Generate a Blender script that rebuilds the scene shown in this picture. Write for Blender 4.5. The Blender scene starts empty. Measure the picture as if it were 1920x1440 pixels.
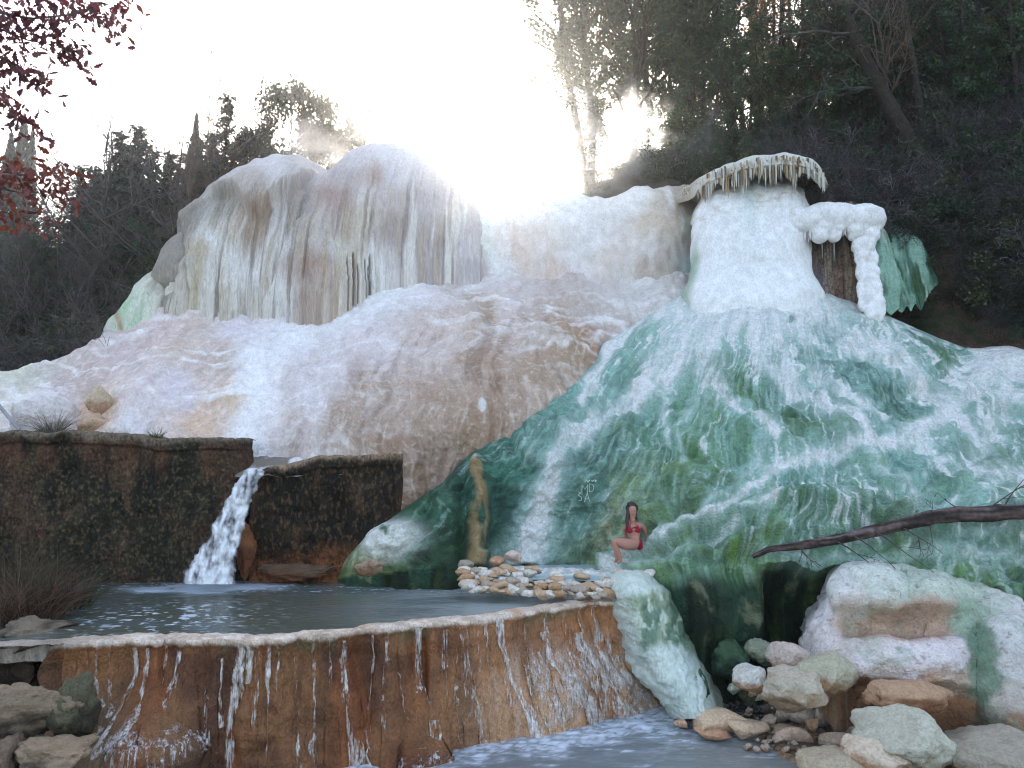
import bpy, bmesh, math, random
import numpy as np
from mathutils import Vector, noise as mnoise
R = math.radians
SC = bpy.context.scene
COL = SC.collection

# ------------------------------------------------------------------ camera, sky, sun, exposure
LENS, CAM_Z, PITCH = 25.0, 2.47, R(5.57)
cam_d = bpy.data.cameras.new('camera'); cam = bpy.data.objects.new('camera', cam_d); COL.objects.link(cam)
cam.location = (0, 0, CAM_Z); cam.rotation_euler = (R(90) + PITCH, 0, 0)
cam_d.lens = LENS; cam_d.sensor_width = 36; cam_d.clip_end = 3000; cam_d.clip_start = 0.05
SC.camera = cam
SUN_EL, SUN_AZ = R(21.5), R(1.3)          # the sun stands just over the crest, behind the hill
w = bpy.data.worlds.new('World'); SC.world = w; w.use_nodes = True
nt = w.node_tree; bg = nt.nodes['Background']
sky = nt.nodes.new('ShaderNodeTexSky'); sky.sky_type = 'NISHITA'; sky.sun_disc = False
sky.sun_elevation = SUN_EL; sky.sun_rotation = -SUN_AZ
sky.air_density = 0.8; sky.dust_density = 3.0; sky.ozone_density = 0.2
hs = nt.nodes.new('ShaderNodeHueSaturation'); hs.inputs['Saturation'].default_value = .80; nt.links.new(sky.outputs[0], hs.inputs['Color']); nt.links.new(hs.outputs[0], bg.inputs[0]); bg.inputs[1].default_value = 0.15
sun_d = bpy.data.lights.new('sun', 'SUN'); sun_d.energy = 2.5; sun_d.angle = R(0.5); sun_d.color = (1, .93, .82)
sun = bpy.data.objects.new('sun', sun_d); COL.objects.link(sun)
sun.rotation_euler = (-(R(90) - SUN_EL), 0, SUN_AZ)
SC.view_settings.view_transform = 'Standard'; SC.view_settings.look = 'None'
SC.view_settings.exposure = 2.12; SC.view_settings.gamma = 1
SC.render.engine = 'CYCLES'
SC.cycles.use_denoising = True; SC.cycles.denoising_prefilter = 'ACCURATE'; SC.cycles.denoising_input_passes = 'RGB_ALBEDO_NORMAL'
SC.cycles.pixel_filter_type = 'BLACKMAN_HARRIS'; SC.cycles.filter_width = 1.15
SC.cycles.max_bounces = 6; SC.cycles.diffuse_bounces = 4; SC.cycles.glossy_bounces = 2
SC.cycles.transmission_bounces = 3; SC.cycles.volume_bounces = 1; SC.cycles.transparent_max_bounces = 32

# ------------------------------------------------------------------ photo pixel (1920 x 1440) -> point at depth Y
F = 1920 * LENS / 36.0
CP, SP = math.cos(PITCH), math.sin(PITCH)
def P(px, py, Y):
    px, py, Y = np.broadcast_arrays(np.asarray(px, float), np.asarray(py, float), np.asarray(Y, float))
    cx = (px - 960) / F; cz = (720 - py) / F
    dy = CP - cz * SP; dz = SP + cz * CP
    k = Y / dy
    return np.stack([cx * k, Y, CAM_Z + dz * k], -1)
def PZ(px, py, z):
    px = np.asarray(px, float); py = np.asarray(py, float)
    cx = (px - 960) / F; cz = (720 - py) / F
    dy = CP - cz * SP; dz = SP + cz * CP
    k = (z - CAM_Z) / dz
    return np.stack([cx * k, dy * k, z + 0 * k], -1)
def proj(p):
    dx, dy, dz = p[..., 0], p[..., 1], p[..., 2] - CAM_Z
    f = dy * CP + dz * SP; u = -dy * SP + dz * CP
    return 960 + dx / f * F, 720 - u / f * F
def V(px, py, Y): return Vector(P(px, py, Y).tolist())

# ------------------------------------------------------------------ noise, splines
_rng = np.random.RandomState(7)
_perm = np.concatenate([_rng.permutation(256)] * 3)
_grad = _rng.normal(size=(256, 3)); _grad /= np.linalg.norm(_grad, axis=1)[:, None]
def pn(x, y, z=0.0, seed=0):
    x, y, z = np.broadcast_arrays(np.asarray(x, float), np.asarray(y, float), np.asarray(z, float))
    x = x + seed * 17.31; y = y - seed * 9.77; z = z + seed * 5.13
    xi = np.floor(x).astype(int); yi = np.floor(y).astype(int); zi = np.floor(z).astype(int)
    xf, yf, zf = x - xi, y - yi, z - zi
    fd = lambda t: t * t * t * (t * (t * 6 - 15) + 10)
    u, v, ww = fd(xf), fd(yf), fd(zf)
    xi &= 255; yi &= 255; zi &= 255
    def g(a, b, c):
        h = _perm[_perm[_perm[(xi + a) & 255] + ((yi + b) & 255)] + ((zi + c) & 255)]
        G = _grad[h]
        return G[..., 0] * (xf - a) + G[..., 1] * (yf - b) + G[..., 2] * (zf - c)
    l = lambda a, b, t: a + (b - a) * t
    r = l(l(l(g(0,0,0), g(1,0,0), u), l(g(0,1,0), g(1,1,0), u), v),
          l(l(g(0,0,1), g(1,0,1), u), l(g(0,1,1), g(1,1,1), u), v), ww)
    return r * 1.5
def fbm(x, y, z=0.0, seed=0, o=4, gain=.5):
    s = 0; a = 1; f = 1
    for k in range(o):
        s = s + a * pn(np.asarray(x) * f, np.asarray(y) * f, np.asarray(z) * f, seed + k * 3); a *= gain; f *= 2.03
    return s
def ridge(x, y, z=0.0, seed=0, o=3, gain=.5):
    s = 0; a = 1; f = 1
    for k in range(o):
        s = s + a * (1 - np.abs(pn(np.asarray(x) * f, np.asarray(y) * f, np.asarray(z) * f, seed + k * 3)) * 1.6); a *= gain; f *= 2.1
    return s / 1.75
def sstep(a, b, x):
    t = np.clip((x - a) / (b - a), 0, 1); return t * t * (3 - 2 * t)
def tps(cp):
    cp = np.array(cp, float); X = cp[:, :2] / 100.0; n = len(X)
    def U(d2): return np.where(d2 > 1e-12, .5 * d2 * np.log(d2 + 1e-20), 0)
    K = U(((X[:, None] - X[None]) ** 2).sum(-1)) + np.eye(n) * .02
    Q = np.hstack([np.ones((n, 1)), X])
    A = np.block([[K, Q], [Q.T, np.zeros((3, 3))]])
    W = np.linalg.solve(A, np.concatenate([cp[:, 2], np.zeros(3)]))
    def f(px, py):
        x = np.asarray(px, float) / 100; y = np.asarray(py, float) / 100
        s = W[n] + W[n + 1] * x + W[n + 2] * y
        for k in range(n): s = s + W[k] * U((x - X[k, 0]) ** 2 + (y - X[k, 1]) ** 2)
        return s
    return f
def curve(pts, smooth=0):
    a = np.array(pts, float)
    def f(x):
        if smooth:
            return sum(np.interp(np.asarray(x) + o * smooth, a[:, 0], a[:, 1]) for o in (-1, -.6, -.3, 0, .3, .6, 1)) / 7
        return np.interp(x, a[:, 0], a[:, 1])
    return f
def polypar(pts, n):
    a = np.array(pts, float); d = np.r_[0, np.cumsum(np.linalg.norm(np.diff(a, axis=0), axis=1))]
    t = np.linspace(0, d[-1], n)
    return np.stack([np.interp(t, d, a[:, k]) for k in range(a.shape[1])], -1)
def dseg(px, py, pts):
    """distance to a polyline, in the units given"""
    d = np.full(np.shape(px), 1e9)
    for (x0, y0), (x1, y1) in zip(pts[:-1], pts[1:]):
        dx, dy = x1 - x0, y1 - y0
        t = np.clip(((px - x0) * dx + (py - y0) * dy) / (dx * dx + dy * dy + 1e-9), 0, 1)
        d = np.minimum(d, np.hypot(px - x0 - t * dx, py - y0 - t * dy))
    return d
def lin(c):
    c = np.asarray(c, float) / 255.0
    return np.where(c <= .04045, c / 12.92, ((c + .055) / 1.055) ** 2.4)
ILL = np.array([0.84, 0.90, 1.02])          # colour of the skylight in the shade, to turn seen colours into surface colours
def alb(*c): return np.clip(lin(c if len(c) > 1 else c[0]) / ILL, .004, .9)
def idw(px, py, samples, p=3.2):
    """surface colour zones from samples (px, py, r, g, b)"""
    num = 0; den = 0
    for s in samples:
        wgt = 1.0 / (((px - s[0]) ** 2 + (py - s[1]) ** 2) + 60.0) ** (p / 2)
        num = num + wgt[..., None] * alb(s[2:5]); den = den + wgt
    return num / den[..., None]
def mix(a, b, t):
    t = np.asarray(t)[..., None] if np.ndim(t) else t
    return a * (1 - t) + b * t

# ------------------------------------------------------------------ object helpers
def link(name, me, mat=None, parent=None, origin=True):
    o = bpy.data.objects.new(name, me); COL.objects.link(o)
    if mat is not None and not me.materials: me.materials.append(mat)
    if parent is not None:                       # children keep their vertices in world space
        o.parent = parent; q = parent; loc = Vector((0, 0, 0))
        while q is not None: loc += q.location; q = q.parent
        o.location = -loc
    return o
def tag(o, label=None, cat=None, group=None, kind=None):
    if label: o['label'] = label
    if cat: o['category'] = cat
    if group: o['group'] = group
    if kind: o['kind'] = kind
    return o
def empty(name, loc, label=None, cat=None, group=None, kind=None):
    o = bpy.data.objects.new(name, None); COL.objects.link(o); o.location = loc; o.empty_display_size = .3
    return tag(o, label, cat, group, kind)
def raw_mesh(name, verts, faces, col=None, smooth=True, fattrs=None):
    verts = np.asarray(verts, np.float32).reshape(-1, 3); faces = np.asarray(faces, np.int32)
    me = bpy.data.meshes.new(name); n, k = faces.shape
    me.vertices.add(len(verts)); me.vertices.foreach_set('co', verts.ravel())
    me.loops.add(n * k); me.loops.foreach_set('vertex_index', faces.ravel())
    me.polygons.add(n); me.polygons.foreach_set('loop_start', np.arange(0, n * k, k, dtype=np.int32))
    me.polygons.foreach_set('loop_total', np.full(n, k, np.int32))
    if smooth: me.polygons.foreach_set('use_smooth', np.ones(n, bool))
    if col is not None:
        c = np.ones((len(verts), 4), np.float32); c[:, :3] = np.asarray(col).reshape(-1, 3)
        a = me.attributes.new('Col', 'FLOAT_COLOR', 'POINT'); a.data.foreach_set('color', c.ravel())
    for k2, v in (fattrs or {}).items():
        a = me.attributes.new(k2, 'FLOAT', 'POINT'); a.data.foreach_set('value', np.asarray(v, np.float32).ravel())
    me.update(); me.validate()
    return me
def grid_faces(nr, nc):
    i = np.arange(nr * nc).reshape(nr, nc)
    return np.stack([i[:-1, :-1], i[1:, :-1], i[1:, 1:], i[:-1, 1:]], -1).reshape(-1, 4)
def grid(name, pts, col, mat, parent=None, wet=None, base=None):
    """a surface from an (rows, columns, 3) array of world points; base = object origin"""
    nr, nc = pts.shape[:2]
    off = np.zeros(3) if parent is not None or base is None else np.array(base, float)
    me = raw_mesh(name, pts - off, grid_faces(nr, nc), col, True, {'wet': wet if wet is not None else np.zeros((nr, nc))})
    o = link(name, me, mat, parent)
    if parent is None: o.location = off
    return o
def normals(pts, toward=None):
    du = np.gradient(pts, axis=1); dv = np.gradient(pts, axis=0)
    n = np.cross(du, dv); n /= np.linalg.norm(n, axis=-1)[..., None] + 1e-9
    ref = np.array([0, 0, CAM_Z + 3]) - pts
    s = np.sign((n * ref).sum(-1))[..., None]
    return n * np.where(np.median(s) < 0, -1, 1)

# ------------------------------------------------------------------ materials
def new_mat(name):
    m = bpy.data.materials.new(name); m.use_nodes = True
    return m, m.node_tree, m.node_tree.nodes['Principled BSDF']
def node(nt, t, **kw):
    n = nt.nodes.new(t)
    for k, v in kw.items(): setattr(n, k, v)
    return n
def noise_node(nt, vec, scale, detail=6, rough=.6, dist=0):
    n = nt.nodes.new('ShaderNodeTexNoise'); n.inputs['Scale'].default_value = scale
    n.inputs['Detail'].default_value = detail; n.inputs['Roughness'].default_value = rough; n.inputs['Distortion'].default_value = dist
    if vec is not None: nt.links.new(vec, n.inputs['Vector'])
    return n
def ramp(nt, fac, a, b, ca=(0, 0, 0, 1), cb=(1, 1, 1, 1)):
    r = nt.nodes.new('ShaderNodeValToRGB'); r.color_ramp.elements[0].position = a; r.color_ramp.elements[1].position = b
    r.color_ramp.elements[0].color = ca; r.color_ramp.elements[1].color = cb
    nt.links.new(fac, r.inputs[0]); return r
def mapping(nt, vec, scale):
    m = nt.nodes.new('ShaderNodeMapping'); m.inputs['Scale'].default_value = scale
    nt.links.new(vec, m.inputs['Vector']); return m.outputs[0]
def mixc(nt, mode, fac, a, b):
    m = nt.nodes.new('ShaderNodeMix'); m.data_type = 'RGBA'; m.blend_type = mode
    for s, v in ((m.inputs[0], fac), (m.inputs[6], a), (m.inputs[7], b)):
        if hasattr(v, 'is_output'): nt.links.new(v, s)
        else: s.default_value = v
    return m.outputs[2]
def rock_mat(name, rough=.85, scale=14, var=(.72, 1.22), bump=.5, dist=.03, stretch=(1, 1, 1), wetrough=.25, fine=60, pits=0):
    """stone whose colour zones come from the mesh attribute Col, broken up by fine noise; wet = sheen"""
    m, nt, b = new_mat(name)
    at = node(nt, 'ShaderNodeAttribute', attribute_name='Col'); wt = node(nt, 'ShaderNodeAttribute', attribute_name='wet')
    tc = node(nt, 'ShaderNodeTexCoord'); vec = mapping(nt, tc.outputs['Object'], stretch)
    n1 = noise_node(nt, vec, scale, 8, .68, .3); n2 = noise_node(nt, vec, fine, 4, .6)
    a = node(nt, 'ShaderNodeMath', operation='ADD'); nt.links.new(n1.outputs[0], a.inputs[0]); nt.links.new(n2.outputs[0], a.inputs[1])
    r = ramp(nt, a.outputs[0], .0, 1.0); 
    r.color_ramp.elements[0].position = .30; r.color_ramp.elements[1].position = .72
    h = node(nt, 'ShaderNodeMath', operation='MULTIPLY'); nt.links.new(a.outputs[0], h.inputs[0]); h.inputs[1].default_value = .5
    r = ramp(nt, h.outputs[0], .39, .61, (var[0],) * 3 + (1,), (var[1],) * 3 + (1,))
    c = mixc(nt, 'MULTIPLY', 1.0, at.outputs['Color'], r.outputs[0])
    nt.links.new(c, b.inputs['Base Color'])
    mr = node(nt, 'ShaderNodeMapRange'); nt.links.new(wt.outputs['Fac'], mr.inputs[0]); mr.inputs[3].default_value = rough; mr.inputs[4].default_value = wetrough
    nt.links.new(mr.outputs[0], b.inputs['Roughness'])
    b.inputs['Specular IOR Level'].default_value = .35
    bp = node(nt, 'ShaderNodeBump'); bp.inputs['Strength'].default_value = bump; bp.inputs['Distance'].default_value = dist
    nt.links.new(a.outputs[0], bp.inputs['Height']); nt.links.new(bp.outputs[0], b.inputs['Normal'])
    return m
def attr_mat(name, rough=.8, spec=.2, var=(.8, 1.2), scale=30):
    m, nt, b = new_mat(name)
    at = node(nt, 'ShaderNodeAttribute', attribute_name='Col'); tc = node(nt, 'ShaderNodeTexCoord')
    n1 = noise_node(nt, tc.outputs['Object'], scale, 5)
    r = ramp(nt, n1.outputs[0], .3, .7, (var[0],) * 3 + (1,), (var[1],) * 3 + (1,))
    nt.links.new(mixc(nt, 'MULTIPLY', 1.0, at.outputs['Color'], r.outputs[0]), b.inputs['Base Color'])
    b.inputs['Roughness'].default_value = rough; b.inputs['Specular IOR Level'].default_value = spec
    return m
def leaf_mat(name, trans=.4):
    m, nt, b = new_mat(name); nt.nodes.remove(b)
    at = node(nt, 'ShaderNodeAttribute', attribute_name='Col'); d = node(nt, 'ShaderNodeBsdfDiffuse'); t = node(nt, 'ShaderNodeBsdfTranslucent')
    g = node(nt, 'ShaderNodeBsdfGlossy'); g.inputs['Roughness'].default_value = .45; g.inputs['Color'].default_value = (.9, .9, .9, 1)
    nt.links.new(at.outputs['Color'], d.inputs[0])
    tcol = mixc(nt, 'MULTIPLY', 1.0, at.outputs['Color'], (1.5, 1.5, .6, 1)); nt.links.new(tcol, t.inputs[0])
    mx = node(nt, 'ShaderNodeMixShader'); mx.inputs[0].default_value = trans; nt.links.new(d.outputs[0], mx.inputs[1]); nt.links.new(t.outputs[0], mx.inputs[2])
    m2 = node(nt, 'ShaderNodeMixShader'); m2.inputs[0].default_value = .04; nt.links.new(mx.outputs[0], m2.inputs[1]); nt.links.new(g.outputs[0], m2.inputs[2])
    nt.links.new(m2.outputs[0], nt.nodes['Material Output'].inputs[0])
    return m
M = {}
M['travertine'] = rock_mat('travertine', .8, 5, (.78, 1.12), .38, .04, stretch=(1, 1, .7), wetrough=.35, fine=24)
M['drape'] = rock_mat('drapery_travertine', .8, 6, (.72, 1.14), .7, .06, stretch=(2.2, 2.2, .22), wetrough=.4, fine=22)
M['algae'] = rock_mat('algae_travertine', .7, 7, (.74, 1.2), .9, .07, wetrough=.3, fine=24)
M['wall'] = rock_mat('mossy_wall', .9, 7, (.35, 1.6), 1.0, .07, stretch=(1, 1, .6), wetrough=.4, fine=24)
M['dam'] = rock_mat('rust_dam', .6, 7, (.66, 1.3), .8, .05, stretch=(1.2, 1.2, .7), wetrough=.25, fine=30)
M['boulder'] = rock_mat('boulder_stone', .85, 8, (.76, 1.16), .8, .05, fine=30)
M['bark'] = attr_mat('bark', .9, .1, (.55, 1.4), 14)
M['twig'] = attr_mat('twig', .85, .1, (.8, 1.2), 5)
M['leaf'] = leaf_mat('leaf', .14)
M['oakleaf'] = leaf_mat('oak_leaf', .3)
M['needle'] = leaf_mat('needle', .08)
M['soil'] = rock_mat('forest_soil', .95, 3, (.5, 1.5), .9, .08, fine=18)
def foam_mat():
    m, nt, b = new_mat('white_water')
    at = node(nt, 'ShaderNodeAttribute', attribute_name='Col'); nt.links.new(at.outputs['Color'], b.inputs['Base Color'])
    b.inputs['Roughness'].default_value = .35
    tc = node(nt, 'ShaderNodeTexCoord'); n = noise_node(nt, mapping(nt, tc.outputs['Object'], (1, 1, .45)), 30, 5, .6)
    bp = node(nt, 'ShaderNodeBump'); bp.inputs['Strength'].default_value = .6; bp.inputs['Distance'].default_value = .03
    nt.links.new(n.outputs[0], bp.inputs['Height']); nt.links.new(bp.outputs[0], b.inputs['Normal'])
    return m
M['foam'] = foam_mat()
def film_mat():
    m, nt, b = new_mat('water_film'); at = node(nt, 'ShaderNodeAttribute', attribute_name='Col'); nt.links.new(at.outputs['Color'], b.inputs['Base Color']); b.inputs['Roughness'].default_value = .2
    tc = node(nt, 'ShaderNodeTexCoord'); n = noise_node(nt, mapping(nt, tc.outputs['Object'], (1, .6, .07)), 42, 5, .65, .3); n2 = noise_node(nt, mapping(nt, tc.outputs['Object'], (1, 1, .3)), 14, 3)
    a = node(nt, 'ShaderNodeMath', operation='ADD'); nt.links.new(n.outputs[0], a.inputs[0]); nt.links.new(n2.outputs[0], a.inputs[1])
    mr = node(nt, 'ShaderNodeMapRange'); wt = node(nt, 'ShaderNodeAttribute', attribute_name='wet'); a2 = node(nt, 'ShaderNodeMath', operation='ADD'); nt.links.new(a.outputs[0], a2.inputs[0]); nt.links.new(wt.outputs['Fac'], a2.inputs[1]); nt.links.new(a2.outputs[0], mr.inputs[0]); mr.inputs[1].default_value = .98; mr.inputs[2].default_value = 1.26; mr.inputs[3].default_value = .0; mr.inputs[4].default_value = .85
    nt.links.new(mr.outputs[0], b.inputs['Alpha']); return m
M['film'] = film_mat()
def spray_mat():
    m, nt, b = new_mat('falling_water'); at = node(nt, 'ShaderNodeAttribute', attribute_name='Col'); nt.links.new(at.outputs['Color'], b.inputs['Base Color']); b.inputs['Roughness'].default_value = .3
    wt = node(nt, 'ShaderNodeAttribute', attribute_name='wet'); tc = node(nt, 'ShaderNodeTexCoord'); n = noise_node(nt, mapping(nt, tc.outputs['Object'], (1, 1, .3)), 16, 6, .7, .6)
    a = node(nt, 'ShaderNodeMath', operation='ADD'); nt.links.new(n.outputs[0], a.inputs[0]); nt.links.new(wt.outputs['Fac'], a.inputs[1])
    mr = node(nt, 'ShaderNodeMapRange'); nt.links.new(a.outputs[0], mr.inputs[0]); mr.inputs[1].default_value = .86; mr.inputs[2].default_value = 1.2; nt.links.new(mr.outputs[0], b.inputs['Alpha'])
    bp = node(nt, 'ShaderNodeBump'); bp.inputs['Strength'].default_value = .7; bp.inputs['Distance'].default_value = .04; nt.links.new(n.outputs[0], bp.inputs['Height']); nt.links.new(bp.outputs[0], b.inputs['Normal'])
    return m
M['spray'] = spray_mat()
M['milkfall'] = rock_mat('milky_fall', .5, 5, (.82, 1.12), .5, .04, stretch=(1.4, 1.4, .5), wetrough=.3, fine=20)
def water_mat(name, wave=5, strength=.25, rough=.06):
    m, nt, b = new_mat(name)
    at = node(nt, 'ShaderNodeAttribute', attribute_name='Col'); nt.links.new(at.outputs['Color'], b.inputs['Base Color'])
    wt = node(nt, 'ShaderNodeAttribute', attribute_name='wet')
    mr = node(nt, 'ShaderNodeMapRange'); nt.links.new(wt.outputs['Fac'], mr.inputs[0]); mr.inputs[3].default_value = rough; mr.inputs[4].default_value = .5
    nt.links.new(mr.outputs[0], b.inputs['Roughness']); b.inputs['IOR'].default_value = 1.33; b.inputs['Specular IOR Level'].default_value = .4
    tc = node(nt, 'ShaderNodeTexCoord')
    n = noise_node(nt, mapping(nt, tc.outputs['Object'], (.7, 1.6, 1)), wave, 6, .6, .4)
    bp = node(nt, 'ShaderNodeBump'); bp.inputs['Strength'].default_value = strength; bp.inputs['Distance'].default_value = .06
    nt.links.new(n.outputs[0], bp.inputs['Height']); nt.links.new(bp.outputs[0], b.inputs['Normal'])
    return m
M['pool'] = water_mat('pool_water', 6, .35, .07)
M['milky'] = water_mat('milky_water', 5, .15, .15)
# ================================================================== the hill of travertine
def lobe(name, x0, x1, top, bot, Yb, D, nc, nr, colf, mat, parent=None, disp=None, curlL=.8, curlR=.8, cw=.12, pw=2.2,
         topr=.12, topd=.8, skirt=2.5, drop=.25, below=.8, base=None, smooth=8, wetf=None, under=0.0):
    """a swelling mass of stone between a crest line and a foot line; its back carries on behind the crest"""
    xs = np.linspace(x0, x1, nc); T = curve(top, smooth)(xs); B = curve(bot, smooth)(xs)
    ts = np.linspace(0, 1, nr) ** .92
    t = np.repeat(ts[:, None], nc, 1); px = np.repeat(xs[None], nr, 0)
    py = B[None] + (T - B)[None] * t
    Yf = Yb(px) if callable(Yb) else np.full_like(px, Yb)
    Dd = D(px) if callable(D) else D
    Y = Yf + Dd * t ** pw
    q = np.clip((t - (1 - topr)) / topr, 0, 1); Y = Y + topd * (1 - np.sqrt(1 - (q * .98) ** 2))
    s = (px - x0) / (x1 - x0)
    for c, e in ((curlL, s / cw), (curlR, (1 - s) / cw)):
        e = np.clip(1 - e, 0, 1); Y = Y + c * (1 - np.sqrt(1 - (e * .99) ** 2))
    pts = P(px, py, Y)
    if disp is not None:
        pts = pts + normals(pts) * disp(px, py, pts, t)[..., None]
    col = colf(px, py, pts, t); wet = wetf(px, py, pts, t) if wetf else np.zeros_like(t)
    # rows below the foot (buried or undercut) and the back of the mass behind the crest
    nb = 6; kb = np.linspace(1, 0, nb, endpoint=False)
    low = pts[0][None] + np.stack([0 * kb, under * kb, -below * kb], -1)[:, None]
    ns = 8; ks = np.linspace(0, 1, ns + 1)[1:]
    bk = pts[-1][None] + np.stack([0 * ks, skirt * ks, -drop * skirt * ks ** 1.7], -1)[:, None]
    pts = np.concatenate([low, pts, bk]); col = np.concatenate([np.repeat(col[:1], nb, 0), col, np.repeat(col[-1:], ns, 0)])
    wet = np.concatenate([np.repeat(wet[:1], nb, 0), wet, np.repeat(wet[-1:], ns, 0)])
    if base is None and parent is None:
        base = (pts[..., 0].mean(), pts[..., 1].min(), pts[..., 2].min())
    return grid(name, pts, col, mat, parent, wet, base)

# ---------------- slope below the domes: lilac terraces on the left, the smooth beige bulge on the right
hs_depth = tps([(-220,760,15.4),(-220,700,17.5),(-220,870,14.95),(0,870,14.92),(250,870,14.92),(430,880,14.9),(0,815,15.0),(0,705,17),(100,815,15.0),(100,680,18),(200,815,15.0),(200,640,18.8),(200,730,16.2),
    (300,815,15.0),(300,590,19.8),(300,700,16.6),(430,835,15.0),(430,585,20),(430,700,17),(550,850,15.1),(560,580,20),(550,720,16.8),
    (650,850,14.95),(650,525,20.8),(650,650,17.8),(650,750,16.0),(760,490,21.5),(760,600,18.6),(760,700,16.2),(760,800,15.05),(745,960,14.75),(745,870,14.75),
    (900,490,21.6),(900,560,19.8),(900,610,17.9),(900,700,16.1),(900,800,15.25),(870,850,15.3),(1050,530,21),(1050,610,18.5),(1050,680,17.2),(1050,800,16),
    (1120,550,20.6),(1120,640,18.6),(1200,560,20.4),(1300,560,20.2),(1420,560,20.6),(1300,800,18.5),(1420,1000,18.5),(1000,1000,15.8),(700,1080,14.6),(600,930,14.95)])
nr, nc = 520, 860
hx = np.linspace(-220, 1420, nc)
htop = curve([(-220,716),(0,705),(60,690),(120,668),(190,640),(230,590),(300,560),(380,530),(430,540),(540,530),(600,500),(650,480),(760,455),(900,455),(1050,490),(1420,505)], 14)(hx)
hbot = curve([(-220,868),(430,872),(600,900),(680,960),(760,1075),(1420,1100)], 30)(hx)
tt = np.repeat(np.linspace(0, 1, nr)[:, None], nc, 1); px = np.repeat(hx[None], nr, 0); py = hbot[None] + (htop - hbot)[None] * tt
pts = P(px, py, hs_depth(px, py))
beige = np.exp(-(((px - 890) / 260) ** 2 + ((py - 790) / 170) ** 2) ** 1.5)
X, Yw, Z = pts[..., 0], pts[..., 1], pts[..., 2]
wob = fbm(X * .5, Yw * .5, Z * .5, 3, 3)
terr = ridge(X * .25 + wob * .4, Yw * .3, Z * 1.6 + wob * .9, 5, 3)          # small rims that run across the slope
rill = ridge(X * 1.7 + wob * .7, Yw * .12, Z * .22, 8, 3)                    # rills that run down the slope
dsp = .30 * fbm(X * .45, Yw * .45, Z * .5, 11, 4) * (1 - .6 * beige) + .12 * terr * (1 - beige) + .15 * rill * (.35 + .75 * beige) + .07 * ridge(X * 4.5 + wob * 1.5, Yw * .5, Z * .7, 28, 3) * (.3 + .7 * beige) + .045 * fbm(X * 3.2, Yw * 3.2, Z * 3.2, 2, 4)
edge = sstep(0, .04, 1 - tt)
pts = pts + normals(pts) * (dsp * edge)[..., None]
wx = px + 28 * fbm(X * .9, Z * .9, Yw * .3, 21, 4); wy = py + 28 * fbm(X * .9, Z * .9, Yw * .3, 31, 4)
HS = [(40,690,200,206,198),(100,740,178,168,172),(120,790,212,208,218),(160,715,180,166,166),(180,780,205,180,160),(250,650,190,176,180),(250,800,212,210,220),
 (300,620,196,180,182),(330,640,198,184,178),(330,740,205,200,212),(380,560,190,178,170),(380,690,192,178,175),(380,790,200,174,156),(430,620,206,202,215),(430,760,196,172,152),
 (430,690,182,168,160),(470,700,224,224,234),(490,760,222,222,232),(470,830,214,214,224),(500,650,210,206,216),(540,640,220,220,230),(560,760,206,202,212),(560,820,190,180,182),
 (600,700,204,198,206),(600,560,196,190,194),(650,640,204,198,206),(650,800,160,142,130),(700,560,208,204,212),(700,640,204,196,204),(700,740,172,155,146),(740,880,148,126,110),
 (760,960,140,118,98),(790,510,216,216,222),(800,560,212,208,216),(800,640,190,178,176),(800,760,166,146,134),(850,620,192,178,174),(900,540,206,202,208),(870,510,176,170,176),(900,600,168,152,140),
 (900,690,170,150,138),(900,820,154,132,116),(960,560,202,192,194),(1000,620,182,168,164),(1000,690,162,142,126),(1050,640,164,144,126),(1090,640,150,116,90),(1090,680,158,138,120),(1110,600,190,184,186),(1200,560,205,205,210),(1180,540,215,212,215)]
col = idw(wx, wy, HS)
crest = np.clip(terr - .70, 0, 1) * 4 * (1 - beige)
rl = ridge(X * 3.2 + wob * 1.2, Yw * .3, Z * .45, 58, 3)
speck = sstep(.25, .6, fbm(X * 5, Yw * 5, Z * 5, 17, 4)) * (1 - beige)
col = mix(col, alb(228, 228, 236), np.clip(crest * .9 + .32 * speck, 0, .9))
col = mix(col, col * np.array([.52, .46, .42]), np.clip(sstep(.60, .25, rl), 0, 1) * (.22 + .5 * beige))
col = mix(col, alb(212, 206, 204), sstep(.78, .95, rl) * .4 + .3 * sstep(.25, .6, fbm(X * 9, Yw * 9, Z * 9, 87, 3)))
stain = sstep(.05, .5, fbm(X * 1.3, Yw * .3, Z * .35, 41, 4))
col = mix(col, col * np.array([.80, .74, .68]), stain * (.35 + .45 * beige))
# the wet sheet down the middle of the terraces, its sheen put into the colour, and one small white scar on the bulge
sheet = np.exp(-(dseg(wx * .5 + px * .5, py, [(800, 500), (700, 590), (540, 640), (480, 700), (470, 780), (440, 850)]) / 34) ** 2)
col = mix(col, alb(230, 231, 240), sheet * .65 * (.6 + .4 * ridge(X * 2.2, Yw * .5, Z * .6, 4, 3)))
scar = sstep(12, 6, np.hypot((px - 903) * 1.6, (py - 766) * .7) + 5 * fbm(X * 6, Z * 6, 0, 3, 3))
col = mix(col, alb(215, 215, 222), scar * .8)
hill = grid('hillside', pts, col, M['travertine'], wet=sheet * .8, base=(0, 16, 0)); hill['kind'] = 'structure'
hill['label'] = 'lilac white travertine terraces rising into a smooth beige bulge'

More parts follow.
